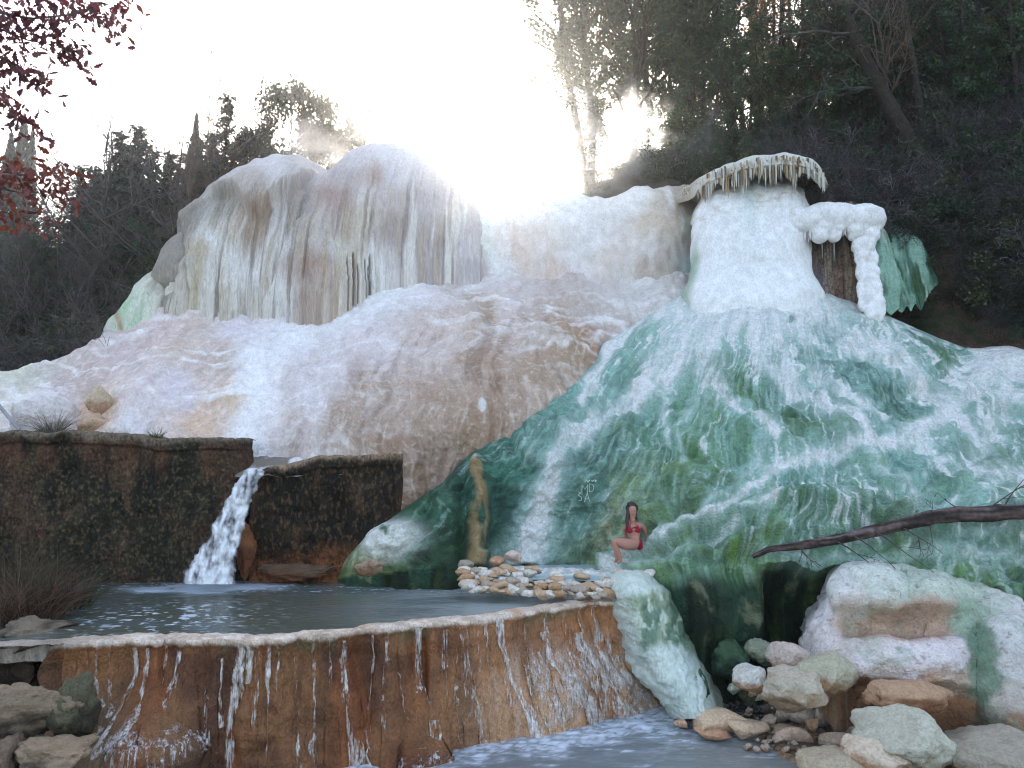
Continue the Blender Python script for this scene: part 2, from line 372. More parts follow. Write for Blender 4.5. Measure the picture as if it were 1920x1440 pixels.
# ---------------- the big dome with hanging drapery, in four lobes
dome = empty('travertine_dome', P(560, 560, 20.5), 'huge pale dome of travertine with rounded grey cap and hanging striped drapery', 'rock formation')
DOME = [(500,310,206,202,206),(440,335,196,190,188),(400,370,176,166,156),(370,410,150,140,128),(350,440,140,130,118),(420,385,140,128,112),(560,330,188,180,178),(600,320,190,182,182),
 (520,350,200,194,194),(470,360,186,170,158),(500,420,165,135,108),(480,445,176,152,122),(400,460,216,216,216),(430,440,190,170,134),(440,500,216,214,214),(380,480,190,172,136),(345,500,176,166,150),(400,530,205,196,170),
 (470,520,218,217,217),(480,570,205,200,186),(540,470,205,200,196),(540,560,214,212,210),(560,400,164,152,146),(530,440,168,156,148),(590,500,172,138,118),(590,560,176,150,132),(620,370,182,148,136),(640,330,186,172,172),(660,290,198,192,198),
 (690,340,178,146,132),(640,440,188,172,160),(640,480,214,214,214),(690,500,216,216,216),(690,420,196,180,166),(720,290,204,202,210),(760,270,206,206,214),(750,330,196,192,202),(780,380,184,174,178),(740,440,170,152,148),(780,450,168,152,150),
 (840,300,200,194,202),(840,380,184,176,184),(830,450,164,150,150),(870,400,186,178,184),(870,470,196,188,192),(720,385,192,180,178)]
def dome_col(st):
    def f(px, py, pts, t):
        X, Yw, Z = pts[..., 0], pts[..., 1], pts[..., 2]
        wx = px + 10 * fbm(X * 1.2, Z * .5, Yw * .3, 5, 3); wy = py + 16 * fbm(X * 1.5, Z * .8, 0, 6, 3)
        c = idw(wx, wy, DOME); c = mix(c, np.repeat(c.mean(-1, keepdims=True), 3, -1), .4) * 1.17
        lowz = sstep(1.0, .35, t)
        s1 = sstep(.12, .5, fbm(X * 2.6 + .4 * pn(X, Z * .6), Z * .16, Yw * .2, 50 + st, 4)) * lowz      # white, ochre and brown streaks run down
        s2 = sstep(.1, .5, fbm(X * 3.4 + .4 * pn(X, Z * .6), Z * .14, Yw * .2, 70 + st, 4)) * lowz
        s3 = sstep(.22, .5, fbm(X * 4.4, Z * .12, Yw * .2, 90 + st, 3)) * lowz
        c = mix(c, alb(224, 224, 226), s1 * .85); c = mix(c, alb(188, 176, 152), s2 * .5); c = mix(c, alb(110, 96, 84), s3 * .55)
        return c
    return f
def lip_disp(lippts, over, seed, fl=.16, fq=1.5, cracks=False):
    lc = curve(lippts, 3) if lippts else None
    def f(px, py, pts, t):
        X, Yw, Z = pts[..., 0], pts[..., 1], pts[..., 2]
        d = .22 * fbm(X * .5, Yw * .5, Z * .5, seed, 3)
        k = sstep(1.0, .55, t)
        wv = X + .18 * pn(X * .7, Z * .5, 0, seed) 
        flute = ridge(wv * fq, Z * .07, 0, seed + 2, 2)
        fine = ridge(wv * fq * 3.1, Z * .1, 0, seed + 5, 3)
        d = d + k * (fl * flute + fl * .55 * fine + fl * .28 * ridge(wv * fq * 8, Z * .16, 0, seed + 8, 2))
        if cracks:
            for (cx, y0, y1, wd) in ((647,484,545,1.0),(658,478,545,1.6),(665,500,545,.9),(680,488,540,1.3),(686,500,540,.9),(690,480,540,1.5),(701,488,535,1.1)):
                d = d - .55 * np.exp(-((px - cx - 2 * pn(py / 14., cx)) / wd) ** 2) * sstep(y0, y0 + 14, py) * sstep(y1 + 6, y1, py)
        if lc is not None:
            lp = lc(px) + 14 * fbm(X * 2.2, 0, 0, seed + 9, 4)
            d = d + over * sstep(9, -14, py - lp) * sstep(.995, .8, t)
        return d + .03 * fbm(X * 3, Yw * 3, Z * 3, seed, 3)
    return f
lobe('drapery_lobe', 318, 622, [(318,500),(335,445),(350,410),(372,368),(400,340),(440,318),(480,300),(520,293),(560,300),(600,312),(622,330)],
     [(318,600),(380,570),(430,600),(540,595),(622,560)], lambda x: np.interp(x, [318, 430, 622], [19.9, 19.7, 20.3]), 2.3, 400, 420, dome_col(0), M['drape'], dome,
     lip_disp([(318,470),(345,440),(372,398),(392,366),(440,384),(455,392),(470,420),(498,432),(520,400),(545,380),(622,300)], .5, 3, .34), curlL=1.4, curlR=.4, pw=2.6, smooth=6)
lobe('drapery_lobe', 498, 906, [(498,520),(512,450),(530,400),(560,355),(600,325),(625,310),(645,283),(672,271),(700,265),(735,262),(765,264),(800,277),(830,293),(858,316),(880,334),(906,352)],
     [(498,600),(560,592),(600,560),(650,545),(760,512),(906,508)], lambda x: np.interp(x, [498, 600, 700, 906], [19.5, 19.1, 19.9, 20.6]), 2.2, 520, 440, dome_col(11), M['drape'], dome,
     lip_disp(None, 0, 23, .26, 1.2, True), curlL=1.2, curlR=1.0, cw=.2, pw=2.4, smooth=5)
GREY = lambda px, py, pts, t: mix(np.broadcast_to(alb(150, 146, 140), px.shape + (3,)), np.broadcast_to(alb(196, 192, 186), px.shape + (3,)),
     np.clip(sstep(.45, .1, t) * sstep(0, .4, fbm(pts[..., 0] * 6, pts[..., 2] * .3, 0, 4, 3)) * 1.3 + .2 * fbm(pts[..., 0] * 2, pts[..., 2] * 2, 0, 5, 3), 0, 1))
def nod(px, py, pts, t):                                       # a bulb above, a waist, a fluted skirt below
    return .18 * np.exp(-((t - .72) / .22) ** 2) - .22 * np.exp(-((t - .42) / .07) ** 2) + .1 * sstep(.4, .1, t) * ridge(pts[..., 0] * 3.2, pts[..., 2] * .2, 0, 2, 2) + .03 * fbm(pts[..., 0] * 3, pts[..., 2] * 3, 0, 5, 3)
lobe('grey_nodule', 296, 352, [(296,490),(304,468),(320,448),(340,436),(352,450)], [(296,600),(320,600),(352,585)], 19.45, .9, 70, 140, GREY, M['drape'], dome, nod, curlL=.6, curlR=.5, cw=.4, pw=1.6, smooth=3)
def MINT(px, py, pts, t):
    c = idw(px, py, [(270,545,206,216,206),(240,590,176,204,180),(285,580,196,208,196),(215,620,200,212,200),(290,540,196,196,186),(250,620,182,206,186),(270,600,188,208,192)])
    X, Z = pts[..., 0], pts[..., 2]
    c = mix(c, alb(176, 140, 112), np.exp(-((px - 232 - .12 * (py - 620)) / 5) ** 2) * .8 * sstep(560, 600, py))
    c = mix(c, alb(150, 140, 128), sstep(280, 296, px) * .8)
    return mix(c, alb(226, 228, 222), sstep(.1, .45, fbm(X * 4, Z * .25, 0, 8, 3)) * .6)
lobe('drapery_lobe', 193, 305, [(193,640),(205,610),(220,580),(240,555),(265,530),(290,510),(305,500)], [(193,655),(230,640),(270,615),(305,598)], lambda x: np.interp(x, [193, 305], [18.9, 19.6]), .9, 120, 140, MINT, M['drape'], dome,
     lip_disp(None, 0, 43, .1, 1.8), curlL=.9, curlR=.4, cw=.2, pw=1.8, smooth=4)
# thin dark gaps between the drapes low on the right lobe: slots of real depth, modelled as narrow hollow blades of shadowed stone
# ---------------- the white wall between the domes
def BW(px, py, pts, t):
    X, Yw, Z = pts[..., 0], pts[..., 1], pts[..., 2]
    c = idw(px + 24 * fbm(X * .8, Z * .8, 0, 3, 3), py + 14 * fbm(X * .8, Z * .8, 0, 4, 3), [(900,420,214,222,224),(960,380,222,222,228),(960,460,210,196,190),(1000,500,206,190,184),(1060,400,222,224,230),(1100,470,214,214,220),(1160,480,212,202,198),
      (1180,380,222,222,226),(1210,430,196,184,172),(1230,500,188,178,172),(1260,400,176,164,150),(1280,460,186,176,168),(1290,370,160,152,146),(1310,340,160,152,148),(920,500,214,216,220),(900,470,205,215,216),(1300,450,150,176,160),(1303,500,160,190,180)])
    return mix(c, alb(224, 224, 230), sstep(.05, .5, fbm(X * 1.6, Z * .4, 0, 12, 4)) * .5)
lobe('white_wall_rock', 868, 1335, [(868,330),(884,346),(905,357),(960,362),(1060,366),(1150,364),(1250,360),(1275,356),(1300,345),(1335,330)], [(868,540),(960,560),(1335,570)], 20.9, .8, 260, 170, BW, M['travertine'], None,
     lambda px, py, pts, t: .3 * fbm(pts[..., 0] * .5, pts[..., 2] * .5, 0, 33, 4) + .45 * np.exp(-(((px - 1245) / 60) ** 2 + ((py - 450) / 80) ** 2)) + .06 * ridge(pts[..., 0] * 1.4, pts[..., 2] * .3, 0, 6, 3) + .05 * sstep(.8, 1, t) * fbm(pts[..., 0] * 2, 0, 0, 8, 3),
     curlL=.3, curlR=.2, pw=2, smooth=7, skirt=6, drop=.05)
tag(bpy.data.objects['white_wall_rock'], 'misty white wall of travertine between the striped dome and the white column', 'rock formation')

# ---------------- the white column: smooth flowstone under a cap fringed with icicle shaped stone
tower = empty('white_column', P(1410, 545, 18.6), 'smooth snow white flowstone column under an arched cap with a fringe', 'rock formation')
def WH(px, py, pts, t):
    X, Yw, Z = pts[..., 0], pts[..., 1], pts[..., 2]
    c = np.broadcast_to(alb(228, 231, 240), px.shape + (3,)).copy()
    c = mix(c, alb(196, 190, 182), sstep(.15, .6, fbm(X * 2.2, Z * 3.5, Yw, 5, 4)) * sstep(.6, .85, t) * .8)
    c = mix(c, alb(184, 206, 216), np.exp(-((px - 1405) / 14) ** 2) * sstep(.45, .95, t) * .7)
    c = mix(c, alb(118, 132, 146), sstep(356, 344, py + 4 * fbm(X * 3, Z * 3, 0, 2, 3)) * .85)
    return mix(c, alb(120, 160, 130), sstep(1322, 1306, px) * sstep(.7, .4, t) * .7)
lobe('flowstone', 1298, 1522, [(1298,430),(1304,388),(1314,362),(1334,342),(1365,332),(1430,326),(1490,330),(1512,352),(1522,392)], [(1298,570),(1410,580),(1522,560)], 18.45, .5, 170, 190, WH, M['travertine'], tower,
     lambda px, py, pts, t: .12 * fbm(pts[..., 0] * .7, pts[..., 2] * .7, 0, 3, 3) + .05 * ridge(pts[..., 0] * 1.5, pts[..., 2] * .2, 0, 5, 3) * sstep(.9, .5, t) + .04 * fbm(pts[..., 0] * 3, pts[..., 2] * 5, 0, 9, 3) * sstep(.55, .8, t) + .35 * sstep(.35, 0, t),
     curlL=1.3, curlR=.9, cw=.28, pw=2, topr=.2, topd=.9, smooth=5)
def CAPC(px, py, pts, t):
    X, Z = pts[..., 0], pts[..., 2]
    c = np.broadcast_to(alb(214, 217, 214), px.shape + (3,)).copy()
    c = mix(c, alb(170, 152, 126), sstep(.0, .5, fbm(X * 5, Z * .4, 0, 6, 3)) * sstep(.85, .3, t) * .75)
    c = mix(c, alb(120, 106, 88), sstep(.2, .5, fbm(X * 8, Z * .4, 0, 16, 3)) * sstep(.7, .2, t) * .8)
    return mix(c, alb(170, 162, 154), sstep(1330, 1290, px) * .8)
lobe('arched_cap', 1262, 1548, [(1262,366),(1272,360),(1290,347),(1310,334),(1330,322),(1360,308),(1400,295),(1440,290),(1470,287),(1500,292),(1522,297),(1538,312),(1548,336)],
     [(1262,376),(1272,374),(1300,366),(1330,342),(1400,318),(1470,310),(1520,318),(1548,352)], lambda x: np.interp(x, [1262, 1290, 1310, 1340, 1400, 1548], [21.2, 20.2, 19.2, 18.6, 18.4, 18.35]), .7, 260, 60, CAPC, M['drape'], tower,
     lambda px, py, pts, t: .1 * ridge(pts[..., 0] * 4.5, pts[..., 2] * .15, 0, 4, 2) * sstep(.9, .4, t) + .05 * fbm(pts[..., 0] * 2, pts[..., 2] * 2, 0, 6, 3), curlL=.7, curlR=.7, cw=.16, pw=1.5, topr=.35, topd=.5, below=.06, skirt=1.8, under=.25, smooth=5)
# the fringe: tapering rods of stone of uneven length under the cap
def rods(name, spots, mat, parent, sides=5):
    vs, fs, cs = [], [], []; n0 = 0
    for (p, r, L, c) in spots:
        for j, (h, k) in enumerate(((.06, 1), (-L * .45, .8), (-L * .8, .5), (-L, .06))):
            for a in range(sides):
                vs.append((p[0] + r * k * math.cos(a * 2 * math.pi / sides), p[1] + r * k * math.sin(a * 2 * math.pi / sides), p[2] + h)); cs.append(c)
        for j in range(3):
            for a in range(sides):
                b = (a + 1) % sides; fs.append((n0 + j * sides + a, n0 + j * sides + b, n0 + (j + 1) * sides + b, n0 + (j + 1) * sides + a))
        n0 += 4 * sides
    return link(name, raw_mesh(name, vs, fs, cs), mat, parent)
rng = np.random.RandomState(5)
sp = []
fb = curve([(1272,374),(1300,368),(1330,346),(1400,322),(1470,314),(1520,320),(1548,350)], 4)
for k in range(420):
    x = rng.uniform(1280, 1546); y = fb(x) - rng.uniform(-2, 20)
    c = alb(216, 218, 216) if rng.rand() < .55 else (alb(178, 160, 132) if rng.rand() < .6 else alb(120, 104, 86))
    sp.append((P(x, y, np.interp(x, [1272, 1290, 1310, 1340, 1400, 1548], [20.8, 20.1, 19.1, 18.5, 18.32, 18.28]) + rng.uniform(0, .3)), rng.uniform(.012, .034), rng.uniform(.10, .42) * (.45 + 1.5 * max(0, float(pn(x / 17., 0, 0, 3)) + .35)) * np.interp(x, [1272, 1310, 1360, 1480, 1548], [.3, .8, 1.25, 1.35, .9]), c))
o = rods('icicle_fringe', sp, M['drape'], tower); o['kind'] = 'stuff'

# ---------------- hollow with white bulbs to the right of the column
def CAVE(px, py, pts, t):
    X, Z = pts[..., 0], pts[..., 2]
    c = idw(px + 8 * fbm(X * 3, Z * .4, 0, 3, 3), py, [(1510,450,92,84,76),(1530,480,84,70,66),(1540,540,110,104,116),(1560,480,66,58,56),(1570,540,112,92,80),(1590,480,112,86,66),(1600,540,128,104,90),(1610,500,140,112,90),(1520,520,90,84,90),(1580,430,70,70,60),(1620,570,110,100,100)])
    c = mix(c, alb(150, 138, 122), sstep(.15, .5, fbm(X * 6, Z * .3, 0, 6, 3)) * .6)
    return mix(c, alb(46, 38, 36), sstep(.15, .5, fbm(X * 7, Z * .3, 0, 26, 3)) * .7)
cave = lobe('hollow_rock', 1486, 1660, [(1486,400),(1520,388),(1600,384),(1660,398)], [(1486,600),(1660,640)], 19.35, .15, 130, 140, CAVE, M['wall'], None,
     lambda px, py, pts, t: .14 * ridge(pts[..., 0] * 2.2, pts[..., 2] * .12, 0, 4, 3) + .05 * fbm(pts[..., 0] * 3, pts[..., 2] * 2, 0, 6, 3), curlL=.1, curlR=.1, pw=2, topr=.1, topd=.2)
tag(cave, 'dark brown streaked rock face in the hollow behind hanging white bulbs', 'rock face')
def blob(name, balls, mat, parent=None, colr=(228, 229, 238), vox=.035, seed=0, lump=.02, colf=None, rough=1):
    """swollen stone: overlapping balls melted into one skin by a voxel remesh"""
    bm = bmesh.new()
    for (p, r) in balls:
        r3 = r if hasattr(r, '__len__') else (r, r, r)
        ret = bmesh.ops.create_icosphere(bm, subdivisions=3, radius=1)
        for v in ret['verts']:
            v.co = Vector((p[0] + v.co.x * r3[0], p[1] + v.co.y * r3[1], p[2] + v.co.z * r3[2]))
    me = bpy.data.meshes.new(name); bm.to_mesh(me); bm.free()
    tmp = bpy.data.objects.new('tmp', me); COL.objects.link(tmp)
    md = tmp.modifiers.new('r', 'REMESH'); md.mode = 'VOXEL'; md.voxel_size = vox
    sm = tmp.modifiers.new('s', 'SMOOTH'); sm.iterations = 4; sm.factor = .5
    dg = bpy.context.evaluated_depsgraph_get(); me2 = bpy.data.meshes.new_from_object(tmp.evaluated_get(dg)); bpy.data.objects.remove(tmp); bpy.data.meshes.remove(me)
    n = len(me2.vertices); co = np.empty(n * 3, np.float32); me2.vertices.foreach_get('co', co); co = co.reshape(-1, 3).astype(float)
    no = np.empty(n * 3, np.float32); me2.vertices.foreach_get('normal', no); no = no.reshape(-1, 3)
    f = fbm(co[:, 0] * 4, co[:, 1] * 4, co[:, 2] * 4, seed, 4)
    co = co + no * (lump * f)[:, None]
    me2.vertices.foreach_set('co', co.astype(np.float32).ravel())
    c = np.ones((n, 4), np.float32); c[:, :3] = alb(colr) if colf is None else colf(co, no, f)
    a = me2.attributes.new('Col', 'FLOAT_COLOR', 'POINT'); a.data.foreach_set('color', c.ravel())
    me2.polygons.foreach_set('use_smooth', np.ones(len(me2.polygons), bool)); me2.name = name; me2.materials.clear(); me2.update()
    return link(name, me2, mat, parent)
bulbs = empty('bulb_curtain', P(1570, 470, 18.9), 'white swollen bulbs and thick pillar of stone hanging over the brown hollow', 'rock formation')
B = lambda x, y, r, Y=18.9, k=1.0: (P(x, y, Y), (r / F * Y * .95, r / F * Y * .85, r / F * Y * k))
bl_ = [B(x, 404 + .0018 * (x - 1570) ** 2 + 2 * math.sin(x * .13), 25 + 3 * math.sin(x * .09)) for x in range(1492, 1640, 8)]
blob('bulbs', bl_ + [B(1512,424,12), B(1505,432,7), B(1518,432,6), B(1542,424,22), B(1537,440,18), B(1566,426,17), B(1564,441,15), B(1556,412,20), B(1590,412,20), B(1604,430,20), B(1618,420,22), B(1597,444,9)], M['travertine'], bulbs, seed=4, vox=.03, lump=.02)
pl_ = [B(1634,418,22), B(1630,440,20), B(1612,462,17), B(1624,458,20)]
for yy in range(466, 592, 5): pl_ += [B(1630 + .1 * (yy - 470) + 4 * pn(yy / 23., 1, 0, 3), yy, 15 + 4 * float(pn(yy / 17., 3, 0, 5)) + .03 * (yy - 470), 18.95 - .003 * (yy - 470)), B(1617 + .12 * (yy - 470) + 3 * pn(yy / 19., 7, 0, 3), yy, 10 + 4 * float(pn(yy / 15., 9, 0, 5)), 18.82 - .003 * (yy - 470))]
for yy in range(474, 584, 5): pl_.append(B(1607 + .09 * (yy - 478), yy, 6.5 + 1.5 * math.sin(yy * .2), 18.9 - .003 * (yy - 470)))
blob('pillar', pl_, M['travertine'], bulbs, seed=9, vox=.03, lump=.04)
rg_ = np.random.RandomState(6)
rods('drips', [(P(x, 430 + rg_.uniform(-6, 8), 18.8 + rg_.uniform(0, .2)), rg_.uniform(.02, .05), rg_.uniform(.1, .32), alb(222, 225, 232)) for x in np.r_[np.arange(1496, 1532, 3.2), np.arange(1576, 1612, 4)]] + [(P(1541,452,18.9), .012, .5, alb(170, 165, 165)), (P(1564,452,18.9), .012, .6, alb(170, 165, 165)), (P(1562,452,18.95), .008, .7, alb(150, 150, 150))], M['drape'], bulbs)

# ---------------- green drapery and the green shelf behind it
def GREEN(sd, light=1.0):
    def f(px, py, pts, t):
        X, Z = pts[..., 0], pts[..., 2]
        n = fbm(X * 2.4, Z * .5, 0, sd, 4)
        c = mix(np.broadcast_to(alb(64, 104, 88), px.shape + (3,)), np.broadcast_to(alb(142, 184, 172), px.shape + (3,)), sstep(-.25, .4, n))
        c = mix(c, alb(52, 78, 42), sstep(.2, .5, fbm(X * 2, Z * .6, 0, sd + 5, 3)) * .8)
        return mix(c, alb(200, 218, 214), sstep(.25, .6, fbm(X * 3, Z * .4, 0, sd + 9, 3)) * .7)
    return f
gdr = empty('green_drapery', P(1695, 560, 19.2), 'blue green curtain of stone ending in pointed tips beside white pillar', 'rock formation')
lobe('drapery_lobe', 1634, 1690, [(1634,440),(1650,418),(1668,440),(1680,452),(1690,480)], [(1634,545),(1650,560),(1662,580),(1672,588),(1682,578),(1690,555)], 19.0, .5, 70, 120, GREEN(3), M['algae'], gdr, lip_disp(None, 0, 5, .07, 2.5), curlL=.6, curlR=.5, cw=.35, below=.05, smooth=3)
lobe('drapery_lobe', 1668, 1748, [(1668,425),(1685,436),(1705,440),(1722,452),(1738,480),(1748,520)], [(1668,560),(1680,575),(1688,586),(1696,570),(1704,584),(1712,566),(1722,582),(1734,560),(1742,545),(1748,530)], 19.25, .5, 100, 130, GREEN(13), M['algae'], gdr, lip_disp(None, 0, 15, .08, 3), curlL=.4, curlR=.6, cw=.3, below=.05, smooth=2)
lobe('drapery_back', 1628, 1672, [(1628,400),(1650,396),(1672,420)], [(1628,560),(1672,575)], 19.5, .2, 40, 80, lambda px, py, pts, t: mix(np.broadcast_to(alb(36, 66, 56), px.shape + (3,)), np.broadcast_to(alb(70, 96, 50), px.shape + (3,)), sstep(-.2, .4, fbm(pts[..., 0] * 3, pts[..., 2], 0, 3, 3))), M['algae'], gdr, curlL=.1, curlR=.1)
def SHELF(px, py, pts, t):
    X, Z = pts[..., 0], pts[..., 2]
    c = idw(px + 10 * fbm(X * 2, Z * 2, 0, 3, 3), py + 8 * fbm(X * 2, Z * 2, 0, 5, 3), [(1560,375,150,165,170),(1580,380,88,124,100),(1620,370,120,128,96),(1650,385,84,116,72),(1690,400,104,128,84),(1700,430,124,140,110),(1640,410,150,180,180),(1660,430,160,190,190),(1600,400,170,190,190),(1722,440,90,100,84)])
    return mix(c, alb(210, 222, 222), sstep(.3, .55, ridge(X * 2, Z * 2.5, 0, 3, 2) - .45) * .7)
sh = lobe('green_shelf', 1538, 1728, [(1538,372),(1560,362),(1600,357),(1640,360),(1680,370),(1700,390),(1718,415),(1728,440)], [(1538,420),(1600,425),(1650,440),(1690,470),(1728,480)], 20.3, 1.4, 130, 90, SHELF, M['algae'], None,
     lambda px, py, pts, t: .14 * fbm(pts[..., 0] * 1.5, pts[..., 2] * 1.5, 0, 6, 4), curlL=.3, curlR=.6, cw=.2, pw=1.3)
tag(sh, 'green algae covered shelf of rock above the blue green curtain', 'rock formation')

# ================================================================== the green cone with its veil of white water
cone_depth = tps([(1330,500,19.3),(1420,500,18.9),(1500,500,19.2),(1290,545,19.3),(1420,560,18.3),(1560,545,19.3),
 (1130,645,17.8),(1250,640,17.4),(1420,640,16.9),(1600,640,17.3),(1760,640,18.6),(1920,640,18.9),(1830,655,18.9),(1115,680,17.3),(1200,720,16.5),
 (1000,770,15.9),(1100,780,15.5),(1300,760,15.4),(1500,760,15.1),(1700,760,15.6),(1900,760,16.8),
 (870,860,14.8),(1000,860,14.5),(1100,860,14.3),(1250,860,14.1),(1450,860,13.8),(1650,860,13.8),(1850,860,14.3),(2100,860,15.5),
 (735,970,14.1),(850,970,14.05),(1000,970,14.45),(1100,970,14.4),(1250,970,13.2),(1450,970,12.8),(1650,970,12.7),(1850,970,12.8),(2100,970,13.5),
 (632,1085,13.8),(750,1080,13.65),(900,1065,13.65),(960,1058,14.2),(1000,1055,14.3),(1080,1052,14.3),(1140,1052,14.1),(1230,1075,12.7),(1400,1055,12.2),(1560,1055,12.1),(1700,1075,11.9),(1920,1130,11.5),(2150,1150,11.5)])
nr, nc = 560, 760
tq = np.linspace(0, 1, nr)
Lp = polypar([(1330,500),(1290,545),(1210,595),(1130,645),(1115,680),(1060,730),(1000,770),(930,815),(870,860),(830,905),(770,945),(735,970),(690,1005),(645,1050),(632,1085)], nr)
Rp = polypar([(1490,505),(1560,545),(1680,598),(1760,634),(1815,653),(1900,645),(1965,668),(2080,780),(2110,900),(2150,1000),(2150,1150)], nr)
sq = np.linspace(0, 1, nc)
px = Lp[:, 0:1] + (Rp[:, 0:1] - Lp[:, 0:1]) * sq; py = Lp[:, 1:2] + (Rp[:, 1:2] - Lp[:, 1:2]) * sq
bc = curve([(632,1085),(700,1080),(860,1068),(960,1058),(1150,1055),(1230,1078),(1300,1068),(1400,1062),(1480,1060),(1560,1068),(1640,1066),(1700,1080),(1780,1082),(1850,1110),(1920,1132),(2150,1160)], 10)
bend = tq[:, None] ** 3
py = py + bend * (bc(px[-1]) - py[-1])[None]
Yc = cone_depth(px, py)
# soft roundings at the two sides
sL = np.clip(1 - (px - Lp[:, 0:1]) / 45, 0, 1); sR = np.clip(1 - (Rp[:, 0:1] - px) / 50, 0, 1)
Yc = Yc + .35 * (1 - np.sqrt(1 - (sL * .99) ** 2)) + .7 * (1 - np.sqrt(1 - (sR * .99) ** 2))
pts = P(px, py, Yc); N = normals(pts)
ang = np.arctan2(px - 1425, np.maximum(py - 330, 20)); rad = np.hypot(px - 1425, py - 330)
X, Yw, Z = pts[..., 0], pts[..., 1], pts[..., 2]
wob = fbm(X * .6, Yw * .6, Z * .6, 3, 3)
rib = ridge(ang * 8 + wob * .55, rad / 420, 0, 5, 3)
low = sstep(560, 760, py)
dsp = low * (.06 * ridge(X * 2.2 + wob, Yw * 2.2, Z * 1.2, 19, 3) + .30 * (rib - .6) + .30 * fbm(X * .8, Yw * .8, Z * .8, 9, 4) + .16 * ridge(X * .45 + wob * .5, Yw * .5, Z * 1.5, 13, 3) * sstep(780, 950, py)) + .06 * fbm(X * 3, Yw * 3, Z * 3, 7, 5)
def bump_line(line, wd, h): return h * np.exp(-(dseg(px, py, line) / wd) ** 2)
dsp = dsp + low * .16 * (1 - np.minimum(1, np.abs(pn((ang + .10 * fbm(X * .7, Yw * .7, Z * .7, 81, 4)) * 4.6, (rad + 60 * fbm(X * .7, Yw * .7, Z * .7, 91, 4)) / 105, 0, 5)) / .4)) * -1
dsp = dsp + bump_line([(1160,1062),(1225,1022),(1300,985),(1400,965),(1520,962),(1640,975),(1760,985),(1920,1000)], 16, .30)       # the ridge the bather sits on
dsp = dsp + bump_line([(1180,1078),(1260,1055),(1330,1030),(1440,1010),(1560,1012)], 15, .28)
dsp = dsp - bump_line([(1200,1055),(1280,1020),(1380,995)], 9, .12)
dsp = dsp + bump_line([(893,862),(898,930),(893,1000),(886,1062)], 15, .22) - bump_line([(868,880),(866,1060)], 12, .25) - bump_line([(930,900),(925,1050)], 18, .22)
dsp = dsp + bump_line([(1150,960),(1165,1050)], 34, .22) + .35 * np.exp(-(((px - 745) / 75) ** 2 + ((py - 1020) / 45) ** 2))
pts = pts + N * (dsp * (1 - sL) * (1 - sR * .8))[..., None]
# rows under the lip: to the water on the left, a dark undercut wall on the right
nu = 70; ku = np.linspace(0, 1, nu + 1)[1:]
xl = px[-1]; cut = .95 * sstep(1400, 1450, xl) * (1 + .5 * pn(xl / 60., 0, 0, 3)); dropz = np.where(xl < 1210, .7, 2.7)
und = np.empty((nu, nc, 3))
for j, k in enumerate(ku):
    und[j, :, 0] = pts[-1, :, 0]; und[j, :, 1] = pts[-1, :, 1] + cut * (1 - (1 - min(1, k * 2.2)) ** 2) - .35 * max(0, k - .5) * sstep(1240, 1300, xl) - .25 * math.sin(min(1, k * 1.6) * math.pi) * sstep(1225, 1270, xl) * sstep(1450, 1400, xl); und[j, :, 2] = pts[-1, :, 2] - dropz * (k ** 1.25)
uX, uZ = und[..., 0], und[..., 2]
col_n = ridge(uX * 1.6, uZ * .15, 0, 5, 3)
und[..., 1] -= (.32 * col_n * sstep(1235, 1300, xl)[None] * sstep(0, .25, ku)[:, None]) + .06 * fbm(uX * 3, uZ * 3, 0, 4, 4)
# ---- the water: many threads followed down the real slope
Zs = pts[..., 2]; ei = np.gradient(pts, axis=0); ej = np.gradient(pts, axis=1)
Gii = (ei * ei).sum(-1); Gjj = (ej * ej).sum(-1); Gij = (ei * ej).sum(-1); det = Gii * Gjj - Gij ** 2 + 1e-9
Zi = np.gradient(Zs, axis=0); Zj = np.gradient(Zs, axis=1)
def blur(a, n=1):
    for _ in range(n):
        a = (np.roll(a, 1, 0) + a * 2 + np.roll(a, -1, 0)) / 4; a = (np.roll(a, 1, 1) + a * 2 + np.roll(a, -1, 1)) / 4
    return a
di = blur(-(Gjj * Zi - Gij * Zj) / det, 3); dj = blur(-(-Gij * Zi + Gii * Zj) / det, 3)
li = np.sqrt(Gii); lj = np.sqrt(Gjj)
rng = np.random.RandomState(3)
n = 5200
ci = rng.uniform(8, 60, n); cj = rng.uniform(.04, .97, n) * nc
k2 = rng.rand(n) < .16; ci[k2] = rng.uniform(110, 330, k2.sum()); cj[k2] = rng.uniform(.80, .97, k2.sum()) * nc     # feed from the white shelf on the right
vi = np.ones(n) * 1.0; vj = np.zeros(n)
dens = np.zeros((nr, nc)); phase = rng.uniform(0, 50, n); wt = rng.choice([.4, 1, 1, 3.0], n)
for st in range(620):
    a = np.clip(ci.astype(int), 0, nr - 2); b = np.clip(cj.astype(int), 0, nc - 2)
    gi, gj = di[a, b], dj[a, b]
    sc = np.sqrt((gi * li[a, b]) ** 2 + (gj * lj[a, b]) ** 2) + 1e-6
    vi = .72 * vi + .28 * (gi / sc * .022 / 1.0); vj = .72 * vj + .28 * (gj / sc * .022 + .004 / lj[a, b] * .022 * 30 * np.sin(st * .05 + phase))
    sp_ = np.sqrt((vi * li[a, b]) ** 2 + (vj * lj[a, b]) ** 2) + 1e-9
    ci = ci + vi / sp_ * .020; cj = cj + vj / sp_ * .020
    ok = (ci > 1) & (ci < nr - 2) & (cj > 1) & (cj < nc - 2)
    np.add.at(dens, (a[ok], b[ok]), wt[ok] * .020 / (Gii[a[ok], b[ok]] * Gjj[a[ok], b[ok]]) ** .5)
dens = blur(dens, 1)
thr = 1 - np.exp(-dens / np.percentile(dens[dens > 0], 80) * .9)
